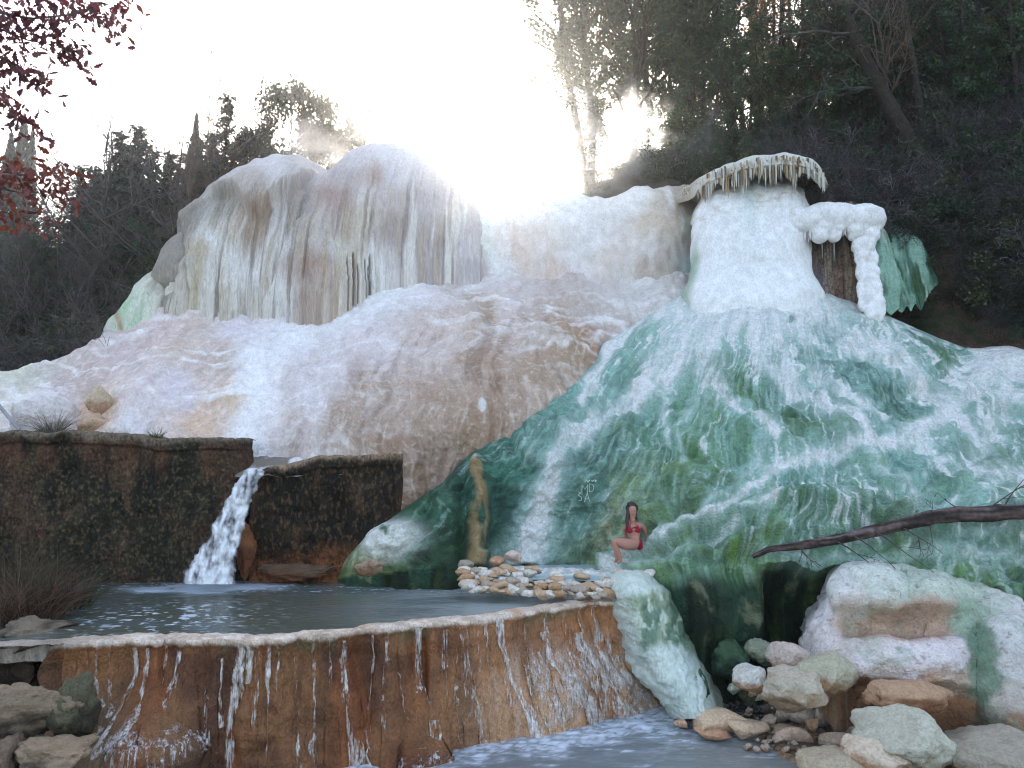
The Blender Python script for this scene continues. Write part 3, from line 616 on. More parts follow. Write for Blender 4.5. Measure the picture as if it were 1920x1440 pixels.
wxp = px + 10 * fbm(X * 1.5, Yw * 1.5, Z * 1.5, 5, 4); wyp = py + 10 * fbm(X * 1.5, Yw * 1.5, Z * 1.5, 15, 4)
def stream(line, w0, w1, s):
    d = dseg(wxp, wyp, line); wd = 1.2 * (w0 + (w1 - w0) * sstep(line[0][1], line[-1][1], py))
    return s * np.exp(-(d / wd) ** 2)
UV = lambda L: [(960 + u * .7563, 480 + v * .7563) for u, v in L]
main = np.maximum.reduce([stream(UV(l), w0, w1, k) for l, w0, w1, k in [
    ([(600,60),(520,130),(450,190),(390,250),(330,325),(260,370),(185,420),(135,470),(110,520)], 46, 17, 1.0),
    ([(112,510),(92,570),(66,640),(42,700),(30,760)], 15, 40, 1.0),
    ([(520,70),(400,120),(290,180),(235,240),(205,300),(170,360)], 22, 9, .95),
    ([(560,120),(470,200),(480,270),(540,350),(610,410),(660,450)], 40, 8, .9),
    ([(620,120),(640,220),(700,320),(780,360),(850,405),(920,470)], 46, 13, .95),
    ([(700,100),(800,190),(900,230),(1000,300),(1080,360),(1150,420)], 40, 10, .85),
    ([(660,90),(720,200),(760,280),(830,340),(930,390)], 30, 9, .7),
    ([(1230,230),(1160,300),(1090,390),(1000,440),(860,468),(760,500),(650,530),(590,585),(520,640)], 34, 10, .85),
    ([(1230,260),(1230,340),(1180,430),(1150,500),(1260,540)], 50, 30, .7),
    ([(300,738),(360,702),(450,668),(540,648),(640,640)], 12, 8, .75),
    ([(285,772),(350,752),(430,735),(490,700),(560,672)], 12, 8, .75),
    ([(380,250),(372,330),(378,400),(385,470)], 16, 5, .6),
    ([(480,270),(450,360),(400,440),(430,520)], 12, 4, .5),
    ([(640,440),(600,520),(560,560),(470,640)], 10, 6, .5),
    ([(860,470),(900,540),(1000,590),(1090,640)], 12, 7, .6),
    ([(1000,440),(1060,520),(1180,560),(1269,575)], 14, 8, .65),
    ([(740,500),(800,590),(820,640)], 8, 5, .45),
    ([(960,590),(1080,610),(1269,600)], 10, 8, .5), ([(620,745),(800,752),(1000,742),(1269,760)], 9, 8, .6), ([(1000,660),(1120,690),(1269,700)], 8, 6, .4)]])
oval = np.zeros_like(px)
for u, v, ru, rv, th in [(785,188,52,30,.4),(740,238,34,26,.6),(655,238,16,30,0),(500,275,26,34,.3),(690,155,10,12,0),(330,175,50,22,-.6),(290,290,40,26,-.7),(1060,240,70,12,.65),(1010,210,60,9,.6),(930,330,60,44,.4),(640,330,50,40,.3),(740,350,18,14,.4),(820,300,24,18,.5),(1140,460,34,20,.3),(1200,500,60,20,.1),(870,270,30,14,.5),(560,300,40,40,.5),(690,400,40,30,.4),(1000,380,40,26,.5),(540,85,24,12,-.5)]:
    du = (wxp - 960) / .7563 - u; dv = (wyp - 480) / .7563 - v; c_, s_ = math.cos(th), math.sin(th)
    oval = np.maximum(oval, sstep(1.25, .6, np.hypot((du * c_ + dv * s_) / ru, (-du * s_ + dv * c_) / rv)))
apex = sstep(725, 590, py + 30 * fbm(X * .8, Z * .8, Yw * .8, 8, 4) + np.abs(px - 1430) * .10)
island = sstep(.02, .26, fbm(X * .9, Yw * .9, Z * .9, 61, 3)) * sstep(575, 640, py)        # clear patches of algae within the white
shelf = sstep(745, 700, wyp + .25 * (1920 - wxp)) * sstep(1800, 1835, wxp)
w1_ = fbm(X * .7, Yw * .7, Z * .7, 81, 4); w2_ = fbm(X * .7, Yw * .7, Z * .7, 91, 4)
wa_ = ang + .075 * w1_ + .05 * np.sin(rad / 55.0 + 9 * ang); wr_ = rad + 60 * w2_
def web(fa, fr, sd): return 1 - np.minimum(1, np.abs(pn(wa_ * fa, wr_ / fr, 0, sd) + .35 * pn(wa_ * fa * 2.2, wr_ / fr * 2.2, 0, sd + 3)) / .62)
hair = sstep(.06, .24, fbm(ang * 62 + 1.2 * w1_, rad / 70, 0, 14, 4)); hair2 = sstep(.0, .24, fbm(ang * 26 + 1.2 * w1_, rad / 120, 0, 64, 4))
spark = sstep(.2, .42, fbm(X * 8, Yw * 8, Z * 14, 16, 3))
webB = web(13, 150, 25); webC = web(28, 75, 35)
reach = np.clip(.16 + .84 * sstep(1120, 1420, wxp + .9 * (800 - py)), 0, 1)
upper = sstep(900, 600, py); left_low = sstep(1010, 900, wxp) * sstep(760, 850, py)
broad = sstep(-.3, .4, fbm(X * .5, Yw * .5, Z * .5, 131, 3))
W = .75 * webB ** 6 * (.5 + .6 * hair) + .5 * webC ** 5 * broad + .42 * hair * (.35 + .65 * broad) * hair2 + .55 * spark * hair2 * (.4 + .6 * broad)
foam = np.maximum.reduce([apex * np.clip(.8 + .3 * hair2, 0, 1), np.clip(main * 1.25, 0, 1) ** .8 * np.clip(.78 + .25 * hair2 + .12 * hair, 0, 1), shelf * .95, thr * .55 * (.4 + .6 * hair) * reach])
foam = np.maximum(foam, np.clip(W * (.4 + .95 * reach) * (1 + .7 * upper), 0, .95))
foam = foam * (1 - oval * (.86 - .35 * hair) * (1 - .8 * main))
foam = np.clip(foam - .2 * left_low * (1 - main), 0, 1) * (1 - .35 * sstep(1000, 1060, py) * (1 - main))
film = np.clip(.5 + .25 * upper + .6 * fbm(X * .7, Yw * .7, Z * .7, 101, 4) + .3 * fbm(X * 2.6, Yw * 2.6, Z * 2.6, 111, 3), 0, .85) * (.12 + .88 * reach) * (1 - .9 * left_low) * sstep(1090, 960, py)  # aqua veil of the thin water film: sky reflection put into the colour
G1 = [(800,1000,50,88,72),(740,980,64,104,84),(900,900,56,92,80),(950,960,42,74,66),(950,860,70,112,100),(1000,800,96,142,132),(1060,750,110,152,146),(1150,700,116,158,150),(1100,860,78,116,112),(1090,940,86,124,118),(1180,960,122,146,118),
 (1220,720,84,124,84),(1240,560,130,170,165),(1150,1030,130,146,120),(1250,820,88,128,104),(1300,860,84,120,76),(1350,780,104,136,94),(1400,850,86,122,88),(1400,900,92,124,72),(1250,930,92,124,96),(1330,960,84,112,72),(1500,900,76,112,90),(1570,860,84,116,84),
 (1530,630,64,104,94),(1500,660,74,114,106),(1650,700,86,122,118),(1700,640,70,100,66),(1780,680,64,98,60),(1750,760,82,118,112),(1850,830,62,92,50),(1870,880,74,104,62),(1700,860,86,122,112),(1600,980,86,116,80),(1700,1000,76,104,66),(1850,1000,86,116,92),(1450,1040,78,112,84),(1300,1050,92,128,100),(1600,1050,96,136,112),(1800,1060,100,136,118),(690,1050,150,160,130),(860,1040,40,64,44)]
alg = idw(px + 26 * fbm(X * 1.4, Yw * 1.4, Z * 1.4, 4, 4), py + 26 * fbm(X * 1.4, Yw * 1.4, Z * 1.4, 44, 4), G1)
alg = alg * (.72 + .5 * np.clip(.5 + fbm(X * 4, Yw * 4, Z * 4, 71, 4), 0, 1.2))[..., None]
alg = alg * (.82 + .42 * hair)[..., None]; alg = mix(alg, alb(104, 136, 56), (.55 + .45 * hair) * sstep(.0, .4, fbm(X * 1.3, Yw * 1.3, Z * 1.3, 77, 4)) * .62 * sstep(1050, 1200, px) * sstep(700, 780, py))
pil = np.exp(-(dseg(wxp * .3 + px * .7, py, [(896,880),(898,930),(893,1000),(886,1062)]) / 15) ** 6); alg = mix(alg, alb(150, 130, 98), pil * .9 * sstep(-.5, .1, fbm(X * 4, Z * 2, 0, 3, 3)))
buff = np.exp(-((np.hypot(px - 1160, (py - 1000) * .6)) / 32) ** 2) * sstep(.0, .4, fbm(X * 3, Z * 1.5, 0, 7, 3) + .2); alg = mix(alg, alb(160, 156, 128), buff * .7)
leftw = np.exp(-(((px - 735) / 62) ** 2 + ((py - 1018) / 40) ** 2) ** 1.6) * sstep(-.45, -.05, fbm(X * 2.2, Z * 2.2, Yw, 19, 4))
alg = mix(alg, alb(146, 190, 188), np.clip(film + .4 * main ** .4, 0, 1) * .85 * (.65 + .45 * hair2) * (1 - .7 * oval))
alg = mix(alg, np.repeat(alg.mean(-1, keepdims=True), 3, -1), -.12); alg = np.clip(alg, .004, .9)
foamc = mix(np.broadcast_to(alb(176, 204, 206), px.shape + (3,)), np.broadcast_to(alb(226, 232, 240), px.shape + (3,)), sstep(.45, .95, foam))
colr = mix(alg, foamc, foam ** .9); colr = mix(colr, alb(228, 231, 234), leftw * .97)
colr = mix(colr, alb(70, 96, 50), sstep(1055, 1075, py) * sstep(800, 760, px) * .7)
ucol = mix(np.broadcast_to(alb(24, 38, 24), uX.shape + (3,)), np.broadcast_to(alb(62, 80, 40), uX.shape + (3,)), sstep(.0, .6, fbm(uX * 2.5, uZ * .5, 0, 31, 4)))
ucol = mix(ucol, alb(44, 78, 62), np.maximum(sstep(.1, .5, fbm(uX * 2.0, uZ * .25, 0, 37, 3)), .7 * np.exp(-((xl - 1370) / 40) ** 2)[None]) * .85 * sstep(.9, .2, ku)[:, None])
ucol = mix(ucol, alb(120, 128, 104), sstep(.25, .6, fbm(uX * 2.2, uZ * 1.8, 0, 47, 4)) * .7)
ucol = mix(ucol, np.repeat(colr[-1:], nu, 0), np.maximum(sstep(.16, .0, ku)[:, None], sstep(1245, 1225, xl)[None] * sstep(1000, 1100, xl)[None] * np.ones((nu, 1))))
CONE_PX, CONE_PY = proj(pts); CONE_P = pts
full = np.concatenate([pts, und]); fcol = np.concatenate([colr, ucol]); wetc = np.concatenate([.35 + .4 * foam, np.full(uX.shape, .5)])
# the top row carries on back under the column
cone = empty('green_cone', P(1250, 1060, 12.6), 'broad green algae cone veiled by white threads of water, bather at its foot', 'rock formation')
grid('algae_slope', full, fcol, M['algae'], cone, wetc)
def on_cone(x, y, off=.0):
    k = np.argmin((CONE_PX - x) ** 2 + (CONE_PY - y) ** 2 + .0 * CONE_PX); return P(x, y, CONE_P.reshape(-1, 3)[k][1] - off)
# ================================================================== ground and banks
def plane_grid(name, x0, x1, y0, y1, z, n, m, colf, mat, kind='structure', zf=None):
    xs = np.linspace(x0, x1, n); ys = np.linspace(y0, y1, m); X, Y = np.meshgrid(xs, ys); Zz = np.full_like(X, z)
    if zf is not None: Zz = Zz + zf(X, Y)
    o = grid(name, np.stack([X, Y, Zz], -1), colf(X, Y), mat); o['kind'] = kind
    return o
SOIL = lambda X, Y: mix(np.broadcast_to(np.array([.055, .045, .034]), X.shape + (3,)), np.broadcast_to(np.array([.03, .034, .02]), X.shape + (3,)), sstep(-.2, .3, fbm(X * .1, Y * .1, 0, 3, 3)))
plane_grid('ground', -230, 230, -60, 260, -2.6, 60, 60, SOIL, M['soil'])
# left: wooded ground behind the terraces; right: a steep wooded bank
def bank_col(px, py, pts):
    X, Y, Z = pts[..., 0], pts[..., 1], pts[..., 2]
    c = mix(np.broadcast_to(np.array([.045, .037, .028]), X.shape + (3,)), np.broadcast_to(np.array([.022, .03, .014]), X.shape + (3,)), sstep(-.2, .3, fbm(X * .5, Y * .5, Z * .5, 3, 4)))
    return mix(c, np.array([.10, .065, .035]), sstep(.1, .5, fbm(X * .8, Y * .8, Z * .8, 9, 4)) * .6)
xs = np.linspace(-60, 14, 90); ys = np.linspace(20.5, 120, 70); X, Y = np.meshgrid(xs, ys)
Z = 4.0 + .05 * (Y - 20) + .5 * fbm(X * .15, Y * .15, 0, 3, 3) + 3.0 * np.exp(-((X + 6) / 7) ** 2 - ((Y - 27) / 6) ** 2) - .07 * np.maximum(-X - 12, 0) - 1.2 * sstep(24, 20.5, Y)
o = grid('forest_ground', np.stack([X, Y, Z], -1), bank_col(0, 0, np.stack([X, Y, Z], -1)), M['soil']); o['kind'] = 'structure'
def gz_left(x, y): return 4.0 + .05 * (y - 20) + 3.0 * math.exp(-((x + 6) / 7) ** 2 - ((y - 27) / 6) ** 2) - .07 * max(-x - 12, 0)
bk_depth = tps([(1080,362,24),(1180,340,25),(1250,300,27),(1300,330,24),(1300,262,30),(1400,300,25),(1450,225,31),(1560,360,21.8),(1600,180,29),(1650,300,23.5),(1740,420,20.8),(1740,560,20.2),(1800,640,19.9),(1920,640,19.2),(1920,500,20),(1920,300,22),(1920,120,26),(1920,20,28.5),(1750,120,27.5),(2200,640,18),(2200,300,20),(2200,0,25),(1560,600,21),(1300,600,23.5),(2300,800,16.5),(1900,800,18.5),(1600,800,20)])
bx = np.linspace(1060, 2400, 260); btop = curve([(1060,366),(1100,350),(1180,326),(1250,290),(1300,264),(1450,228),(1600,176),(1750,96),(1920,24),(2400,-60)], 20)(bx); bbot = curve([(1060,420),(1300,560),(1500,660),(1800,760),(2400,900)])(bx)
tt = np.repeat(np.linspace(0, 1, 200)[:, None], 260, 1); px = np.repeat(bx[None], 200, 0); py = bbot[None] + (btop - bbot)[None] * tt
pts = P(px, py, bk_depth(px, py)); X, Y, Z = pts[..., 0], pts[..., 1], pts[..., 2]
rocky = sstep(120, 40, dseg(px, py, [(1740, 520), (1800, 600), (1850, 620)]))
pts = pts + normals(pts) * (.35 * fbm(X * .5, Y * .5, Z * .5, 5, 4) + .35 * rocky * ridge(X * .8, Y * .8, Z * 1.2, 4, 4))[..., None]
col = bank_col(px, py, pts)
col = mix(col, mix(np.broadcast_to(alb(70, 56, 44), px.shape + (3,)), np.broadcast_to(alb(44, 50, 32), px.shape + (3,)), sstep(-.1, .3, fbm(X * 1.3, Z * 1.3, 0, 5, 4))), rocky * .9)
ks = np.linspace(0, 1, 13)[1:]; back = pts[-1][None] + np.stack([0 * ks, 40 * ks, 3 * ks], -1)[:, None]
o = grid('wooded_bank', np.concatenate([pts, back]), np.concatenate([col, np.repeat(col[-1:], 12, 0)]), M['soil']); o['kind'] = 'structure'

# ================================================================== retaining walls
def wall(name, x0, x1, Yf, thick, ztop, zbot, colf, endL=0, endR=0, seed=0, topw=None, lump=.11, parent=None):
    """thick mossy wall: profile back-top, front-top, front-foot, swept along x; rounded ends"""
    nc = 620; n1, n2 = 40, 260
    xs = np.linspace(x0, x1, nc); prof_y = np.r_[np.linspace(thick, 0, n1), np.zeros(n2)]; prof_z = np.r_[np.zeros(n1), -np.linspace(0.001, 1, n2) ** 1.0]
    X = np.repeat(xs[None], n1 + n2, 0); zt = ztop(xs) if callable(ztop) else np.full(nc, ztop)
    Y = Yf + np.repeat(prof_y[:, None], nc, 1); Z = zt[None] + prof_z[:, None] * (zt - zbot)[None]
    face = sstep(n1 - 3, n1 + 3, np.arange(n1 + n2))[:, None] * np.ones((1, nc))
    for e, sgn in ((endL, 0), (endR, 1)):
        if e:
            d = np.clip(1 - (X - x0 if sgn == 0 else x1 - X) / e, 0, 1); Y = np.where(Y < Yf + thick, Y + np.minimum(thick * .98 - (Y - Yf), thick) * (1 - np.sqrt(1 - (d * .995) ** 2)), Y)
    top = Z - zt[None]
    Y = Y - face * (.07 * sstep(-.26, -.2, top)) + face * (lump * fbm(X * 1.1, Z * 1.1, 0, seed, 5) + .03 * fbm(X * 4, Z * 4, 0, seed + 3, 3)) - .1 * face * sstep(zbot + .8, zbot, Z)
    Z = Z + .05 * fbm(X * 1.3, 0, 0, seed + 4, 5) * sstep(-1.2, 0, top) + (1 - face) * .04 * fbm(X * 3, Y * 3, 0, seed + 4, 4) + .03 * face * fbm(X * 2, Z * 2, 0, seed + 7, 3)
    pts = np.stack([X, Y, Z], -1)
    return grid(name, pts, colf(X, Y, Z, top, face), M['wall'], parent, base=(xs.mean(), Yf, zbot), wet=0 * face)
def WALLA(X, Y, Z, top, face):
    c = mix(np.broadcast_to(alb(40, 38, 27), X.shape + (3,)), np.broadcast_to(alb(70, 54, 42), X.shape + (3,)), sstep(-.1, .35, fbm(X * .6, Z * .5, 0, 5, 4)))
    c = mix(c, alb(26, 28, 18), sstep(.0, .4, fbm(X * 1.0, Z * .5, 0, 15, 4)))
    c = mix(c, alb(70, 74, 58), sstep(.25, .55, fbm(X * 5, Z * 4, 0, 25, 4)) * .35)
    c = mix(c, alb(122, 104, 82), sstep(.0, .6, fbm(X * 15, Z * 12, 0, 29, 3)) * .4); c = mix(c, alb(18, 18, 12), sstep(.0, .6, fbm(X * 5, Z * 1.2, 0, 39, 5)) * .55)
    c = mix(c, alb(96, 66, 50), sstep(-.05, -.2, top) * sstep(-1.0, -.3, top) * sstep(-.1, .3, fbm(X * 1.5, Z * .3, 0, 31, 3)) * .6)
    c = mix(c, alb(118, 108, 96), np.clip((1 - face) + sstep(-.16, -.02, top + .1 * fbm(X * 2, Z, 0, 7, 3)), 0, 1) * .8)
    return c
xw = lambda px, Y: float(P(px, 800, Y)[0])
wa = wall('stone_wall', xw(-420, 14), xw(456, 14), 14.0, .75, lambda x: 2.74 + .02 * (x + 8) + .16 * sstep(-6.6, -8.2, x), -.6, WALLA, endR=.4, seed=3)
tag(wa, 'long dark mossy retaining wall left of the small waterfall', 'wall')
def WALLB(X, Y, Z, top, face):
    c = mix(np.broadcast_to(alb(40, 34, 26), X.shape + (3,)), np.broadcast_to(alb(92, 68, 50), X.shape + (3,)), sstep(-.1, .4, fbm(X * 1.6, Z * .35, 0, 55, 4)))
    c = mix(c, alb(24, 24, 18), sstep(.05, .4, fbm(X * 1.4, Z * .4, 0, 65, 4)) * .8)
    c = mix(c, alb(118, 96, 74), sstep(.0, .6, fbm(X * 13, Z * 7, 0, 29, 3)) * .38)
    c = mix(c, alb(128, 82, 54), np.clip(sstep(.75, .2, Z + .25 * fbm(X * 1.2, 0, 0, 4, 3)) * .8, 0, 1))
    c = mix(c, alb(150, 130, 112), np.clip((1 - face) + sstep(-.14, -.02, top + .1 * fbm(X * 2, Z, 0, 17, 3)), 0, 1) * .8)
    return c
wb = wall('stone_wall', xw(462, 14.05), xw(748, 14.05), 14.05, .8, lambda x: np.interp(x, [xw(462, 14), xw(500, 14), xw(600, 14), xw(748, 14)], [2.05, 2.2, 2.42, 2.46]), -.6, WALLB, endL=.25, endR=.5, seed=13, lump=.2)
tag(wb, 'shorter dark stained wall between the small waterfall and the green slope', 'wall')
# boulders at the foot of the shorter wall are part of its rusty base; channel floor that feeds the fall
chp = P(np.repeat(np.linspace(440, 640, 60)[None], 14, 0), np.repeat(np.linspace(905, 848, 14)[:, None], 60, 1), np.repeat(np.linspace(14.05, 15.0, 14)[:, None], 60, 1))
chp[..., 2] = 2.02 + .03 * np.arange(14)[:, None] + .05 * fbm(chp[..., 0] * 3, chp[..., 1] * 3, 0, 3, 3)
o = grid('water_channel', chp, mix(np.broadcast_to(alb(120, 116, 110), chp.shape), np.broadcast_to(alb(214, 216, 224), chp.shape), sstep(-.1, .3, fbm(chp[..., 0] * 2, chp[..., 1] * 4, 0, 5, 3))), M['travertine']); o['kind'] = 'structure'

# ================================================================== the rust coloured dam
ZL = -1.65
top_px = [(-260,1216),(0,1214),(60,1212),(130,1207),(220,1202),(330,1199),(430,1198),(470,1204),(560,1196),(700,1180),(800,1170),(870,1167),(1000,1146),(1080,1132),(1145,1126),(1160,1124)]
nrd, ncd = 230, 620
tp = np.array(top_px, float); sx = np.linspace(-260, 1160, ncd)
ty = curve(top_px, 10)(sx) + 3 * pn(sx / 40., 0, 0, 3) + 2 * pn(sx / 14., 0, 0, 8)
C = PZ(sx, ty, 0.03)
bxp = np.interp(sx, [-260, 0, 130, 470, 700, 870, 1000, 1080, 1145, 1160], [-260, 20, 150, 470, 720, 890, 1070, 1170, 1262, 1285])
byp = np.interp(sx, [-260, 0, 130, 300, 470, 700, 870, 1000, 1100, 1160], [1480, 1470, 1462, 1450, 1440, 1418, 1392, 1376, 1346, 1318])
Bt = PZ(bxp, byp, ZL)
rows = []; cols = []
inn = np.linspace(0, 1, 26)
rimw = .36 + .08 * pn(sx / 90., 0, 0, 5)
for k in inn:                                                       # pool side and crust of the rim
    p = C.copy(); p[:, 1] += rimw * (1 - k) * (1 + .0 * sx); p[:, 2] = .03 + .03 * np.sin(math.pi * min(1, k * 1.05)) - .28 * max(0, .22 - k) / .22
    p[:, 2] += .012 * pn(p[:, 0] * 3, p[:, 1] * 3, 0, 4) + .008 * pn(p[:, 0] * 9, p[:, 1] * 9, 0, 4); rows.append(p)
tf = np.linspace(0, 1, nrd)[1:]
tdir = np.gradient(C, axis=0); tdir[:, 2] = 0; tdir /= np.linalg.norm(tdir, axis=1)[:, None] + 1e-9
nout = np.stack([tdir[:, 1], -tdir[:, 0], 0 * sx], -1)
flare = sstep(880, 1120, sx)
for k in tf:
    # steep, then flaring towards the foot; more so at the right end
    e = (1 - flare) * k ** 2.6 + flare * (.10 * k + .90 * sstep(.18, 1.05, k))
    p = C + (Bt - C) * e[:, None]; p[:, 2] = .05 - (.05 - ZL + .45) * k
    lip = .035 * np.exp(-((k - .02) / .03) ** 2)
    X, Z = p[:, 0], p[:, 2]
    d = lip + .16 * fbm(X * .7, Z * .8, 0, 3, 4) * sstep(0, .25, k) + .03 * ridge(X * 1.7, Z * .35, 0, 5, 3) + .04 * fbm(X * 3.5, Z * 3, 0, 9, 4)
    for (bx0, by0, wx0, wz0, h) in ((200, .62, 120, .25, .55), (285, .62, 90, .22, .45), (765, .86, 65, .16, .6), (560, .2, 300, .2, -.1), (640, .6, 160, .3, .12), (900, .55, 120, .3, .18)):
        d = d + h * np.exp(-((sx - bx0) / wx0) ** 2 - ((k - by0) / wz0) ** 2)
    d = d - .16 * np.exp(-((sx - 795) / 7) ** 2) * sstep(.05, .15, k) * sstep(.75, .5, k)
    d = d - .5 * sstep(128, 90, sx) * np.exp(-((k - .22) / .2) ** 2) * 1.6                      # the dark hollow at the left end
    rows.append(p + nout * d[:, None])
dam_pts = np.stack(rows); X, Yy, Z = dam_pts[..., 0], dam_pts[..., 1], dam_pts[..., 2]
kk = np.r_[np.zeros(26), tf][:, None] * np.ones((1, ncd)); sxx = np.repeat(sx[None], len(rows), 0)
c = mix(np.broadcast_to(alb(142, 100, 68), X.shape + (3,)), np.broadcast_to(alb(98, 64, 46), X.shape + (3,)), sstep(-.2, .35, fbm(X * 1.3, Z * .8, 0, 3, 4)))
c = mix(c, alb(150, 108, 74), sstep(.0, .5, fbm(X * .9, Z * .9, 0, 13, 3)) * .7)
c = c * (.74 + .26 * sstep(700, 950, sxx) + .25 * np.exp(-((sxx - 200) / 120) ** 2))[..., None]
c = mix(c, alb(176, 128, 92), sstep(760, 960, sxx) * .5)
c = mix(c, alb(190, 158, 128), sstep(.25, .6, kk + .2 * fbm(X, Z, 0, 23, 3)) * sstep(820, 930, sxx) * .55)
c = mix(c, alb(122, 106, 84), np.exp(-((sxx - 200) / 110) ** 2 - ((kk - .55) / .25) ** 2) * .8)
c = mix(c, alb(136, 76, 36), sstep(.15, .5, fbm(X * 1.5, Z * .3, 0, 33, 3)) * .45)
c = mix(c, alb(48, 32, 28), sstep(.1, .5, fbm(X * 2.2, Z * .4, 0, 43, 4)) * .35)
c = mix(c, alb(104, 100, 72), np.exp(-((kk - .06) / .05) ** 2) * sstep(0, .4, fbm(X * 2, 0, 0, 4, 3)) * .7)
wv = sstep(.18, .45, ridge(X * 3.4 + .5 * kk, Z * .5, 0, 63, 3) - .35) * sstep(860, 1000, sxx) * sstep(.15, .4, kk)      # crust where thin water runs over the flare
c = mix(c, alb(186, 168, 160), wv * .6)
rimk = np.r_[np.ones(26), np.zeros(len(tf))][:, None] * np.ones((1, ncd)); rimk = np.maximum(rimk, sstep(.05 , .015, kk + .02 * fbm(X * 3, Z * 3, 0, 6, 3)))
rc = mix(np.broadcast_to(alb(200, 184, 172), X.shape + (3,)), np.broadcast_to(alb(222, 212, 206), X.shape + (3,)), sstep(-.2, .3, fbm(X * 3, Yy * 6, 0, 3, 4)))
rc = mix(rc, alb(190, 140, 108), sstep(.1, .5, fbm(X * 2.3, Yy * 3, 0, 33, 4)) * .6 * sstep(400, 700, sxx)); rc = mix(rc, alb(124, 120, 116), sstep(260, 60, sxx) * .7)
c = mix(c, rc, rimk)
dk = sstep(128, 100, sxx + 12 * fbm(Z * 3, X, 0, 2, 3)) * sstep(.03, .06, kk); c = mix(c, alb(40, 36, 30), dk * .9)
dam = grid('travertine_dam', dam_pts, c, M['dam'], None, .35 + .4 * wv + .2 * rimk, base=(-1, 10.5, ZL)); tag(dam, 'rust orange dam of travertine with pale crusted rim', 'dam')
# thin runs of water over the face
runs = empty('water_curtain', (-1, 10.3, ZL), 'thin white water trickles running down the rust orange dam', 'waterfall')
rng = np.random.RandomState(11)
def trickle(s0, w0, w1, k0, k1, drift, seed, off=.03):
    n = 90; ks = np.linspace(k0, k1, n); L = []; Rr = []
    for j, k in enumerate(ks):
        cx = s0 + drift * (k - k0) + 3 * pn(k * 3, seed, 0, 2) + .8 * pn(k * 14, seed, 0, 3)
        wd = 2.0 * (w0 + (w1 - w0) * (k - k0) / (k1 - k0 + 1e-6)) * (1 + .6 * pn(k * 11, seed, 3, 4))
        r = 25 + k * (len(rows) - 26)
        i0 = min(int(r), len(rows) - 2); fr = r - i0
        for lst, xx in ((L, cx - wd / 2), (Rr, cx + wd / 2)):
            q = np.clip((xx + 260) / 1420 * (ncd - 1), 0, ncd - 2); j0 = int(q); fq = q - j0
            p = (dam_pts[i0, j0] * (1 - fr) + dam_pts[i0 + 1, j0] * fr) * (1 - fq) + (dam_pts[i0, j0 + 1] * (1 - fr) + dam_pts[i0 + 1, j0 + 1] * fr) * fq
            lst.append(p + nout[j0] * off)
    L = np.array(L); Rr = np.array(Rr); mid = (L + Rr) / 2 + np.array([0, -.012, 0]); 
    pts = np.stack([L, (L + mid) / 2 + [0, -.006, 0], mid, (Rr + mid) / 2 + [0, -.006, 0], Rr], 1)
    v = np.clip(.45 + .9 * fbm(pts[..., 0] * 30, pts[..., 2] * 9, 0, seed, 3), 0, 1)
    return pts, mix(np.broadcast_to(alb(170, 158, 150), pts.shape), np.broadcast_to(alb(216, 218, 226), pts.shape), v)
TR = [(452,9,7,.02,.93,-10,.95),(506,5,5,.02,.93,-8,1),(466,7,4,.03,.25,0,1),(590,3,5,.05,.95,0,1),(646,4,7,.05,.95,12,1),(700,4,5,.04,.95,4,1),(620,3,4,.02,.3,0,1),(255,6,5,.05,.55,0,1),(280,5,4,.05,.5,0,1),(418,5,4,.12,.5,-2,1),
      (782,6,4,.03,.62,14,1),(930,6,4,.02,.3,20,1),(940,5,8,.3,.98,46,1),(880,3,5,.3,.95,8,1),(955,4,12,.5,.97,40,1),(1010,7,9,.16,.97,60,1),(1040,6,12,.4,.98,50,1),(1075,6,10,.2,.97,48,1),(1100,6,9,.3,.97,40,1),(1122,5,8,.25,.98,22,1),(850,3,4,.35,.9,6,1),(1050,3,2,.02,.3,0,1),(1080,3,2,.02,.25,0,1),(1110,3,2,.03,.3,0,1),(340,3,3,.04,.5,0,1),(560,3,6,.5,.95,0,1),(675,3,7,.6,.95,0,1),(830,3,4,.05,.3,2,1),(905,3,3,.03,.3,2,1)]
for k, (s0, w0, w1, k0, k1, dr, _) in enumerate(TR):
    for q in range(2 if w0 > 5 else 1):
        p, cc = trickle(s0 + q * (w0 * .7), w0 * (.6 if q else .8), w1 * (.6 if q else .8), k0, k1, dr, k * 3 + q); grid('trickle', p, cc, M['film'], runs, np.full(p.shape[:2], .17 if w0 > 3.5 else .05) * (1 - np.abs(np.linspace(-1, 1, p.shape[1])) ** 2)[None])
for k in range(30):
    s0 = rng.uniform(140, 1120); k0 = rng.choice([.03, .03, rng.uniform(.1, .6)]); k1 = min(.97, k0 + rng.uniform(.15, .6)); p, cc = trickle(s0, rng.uniform(1.5, 3.5), rng.uniform(2, 5), k0, k1, 60 * max(0, s0 - 850) / 270 * (k1 - k0) + rng.uniform(-3, 3), 200 + k); grid('trickle', p, cc, M['film'], runs, np.full(p.shape[:2], .0))
for k in range(26):
    s0 = rng.uniform(960, 1135); k0 = rng.uniform(.15, .5); k1 = min(.98, k0 + rng.uniform(.25, .7)); p, cc = trickle(s0, rng.uniform(3, 7), rng.uniform(5, 12), k0, k1, 70 * (k1 - k0), 300 + k); grid('trickle', p, cc, M['film'], runs, np.full(p.shape[:2], .02))
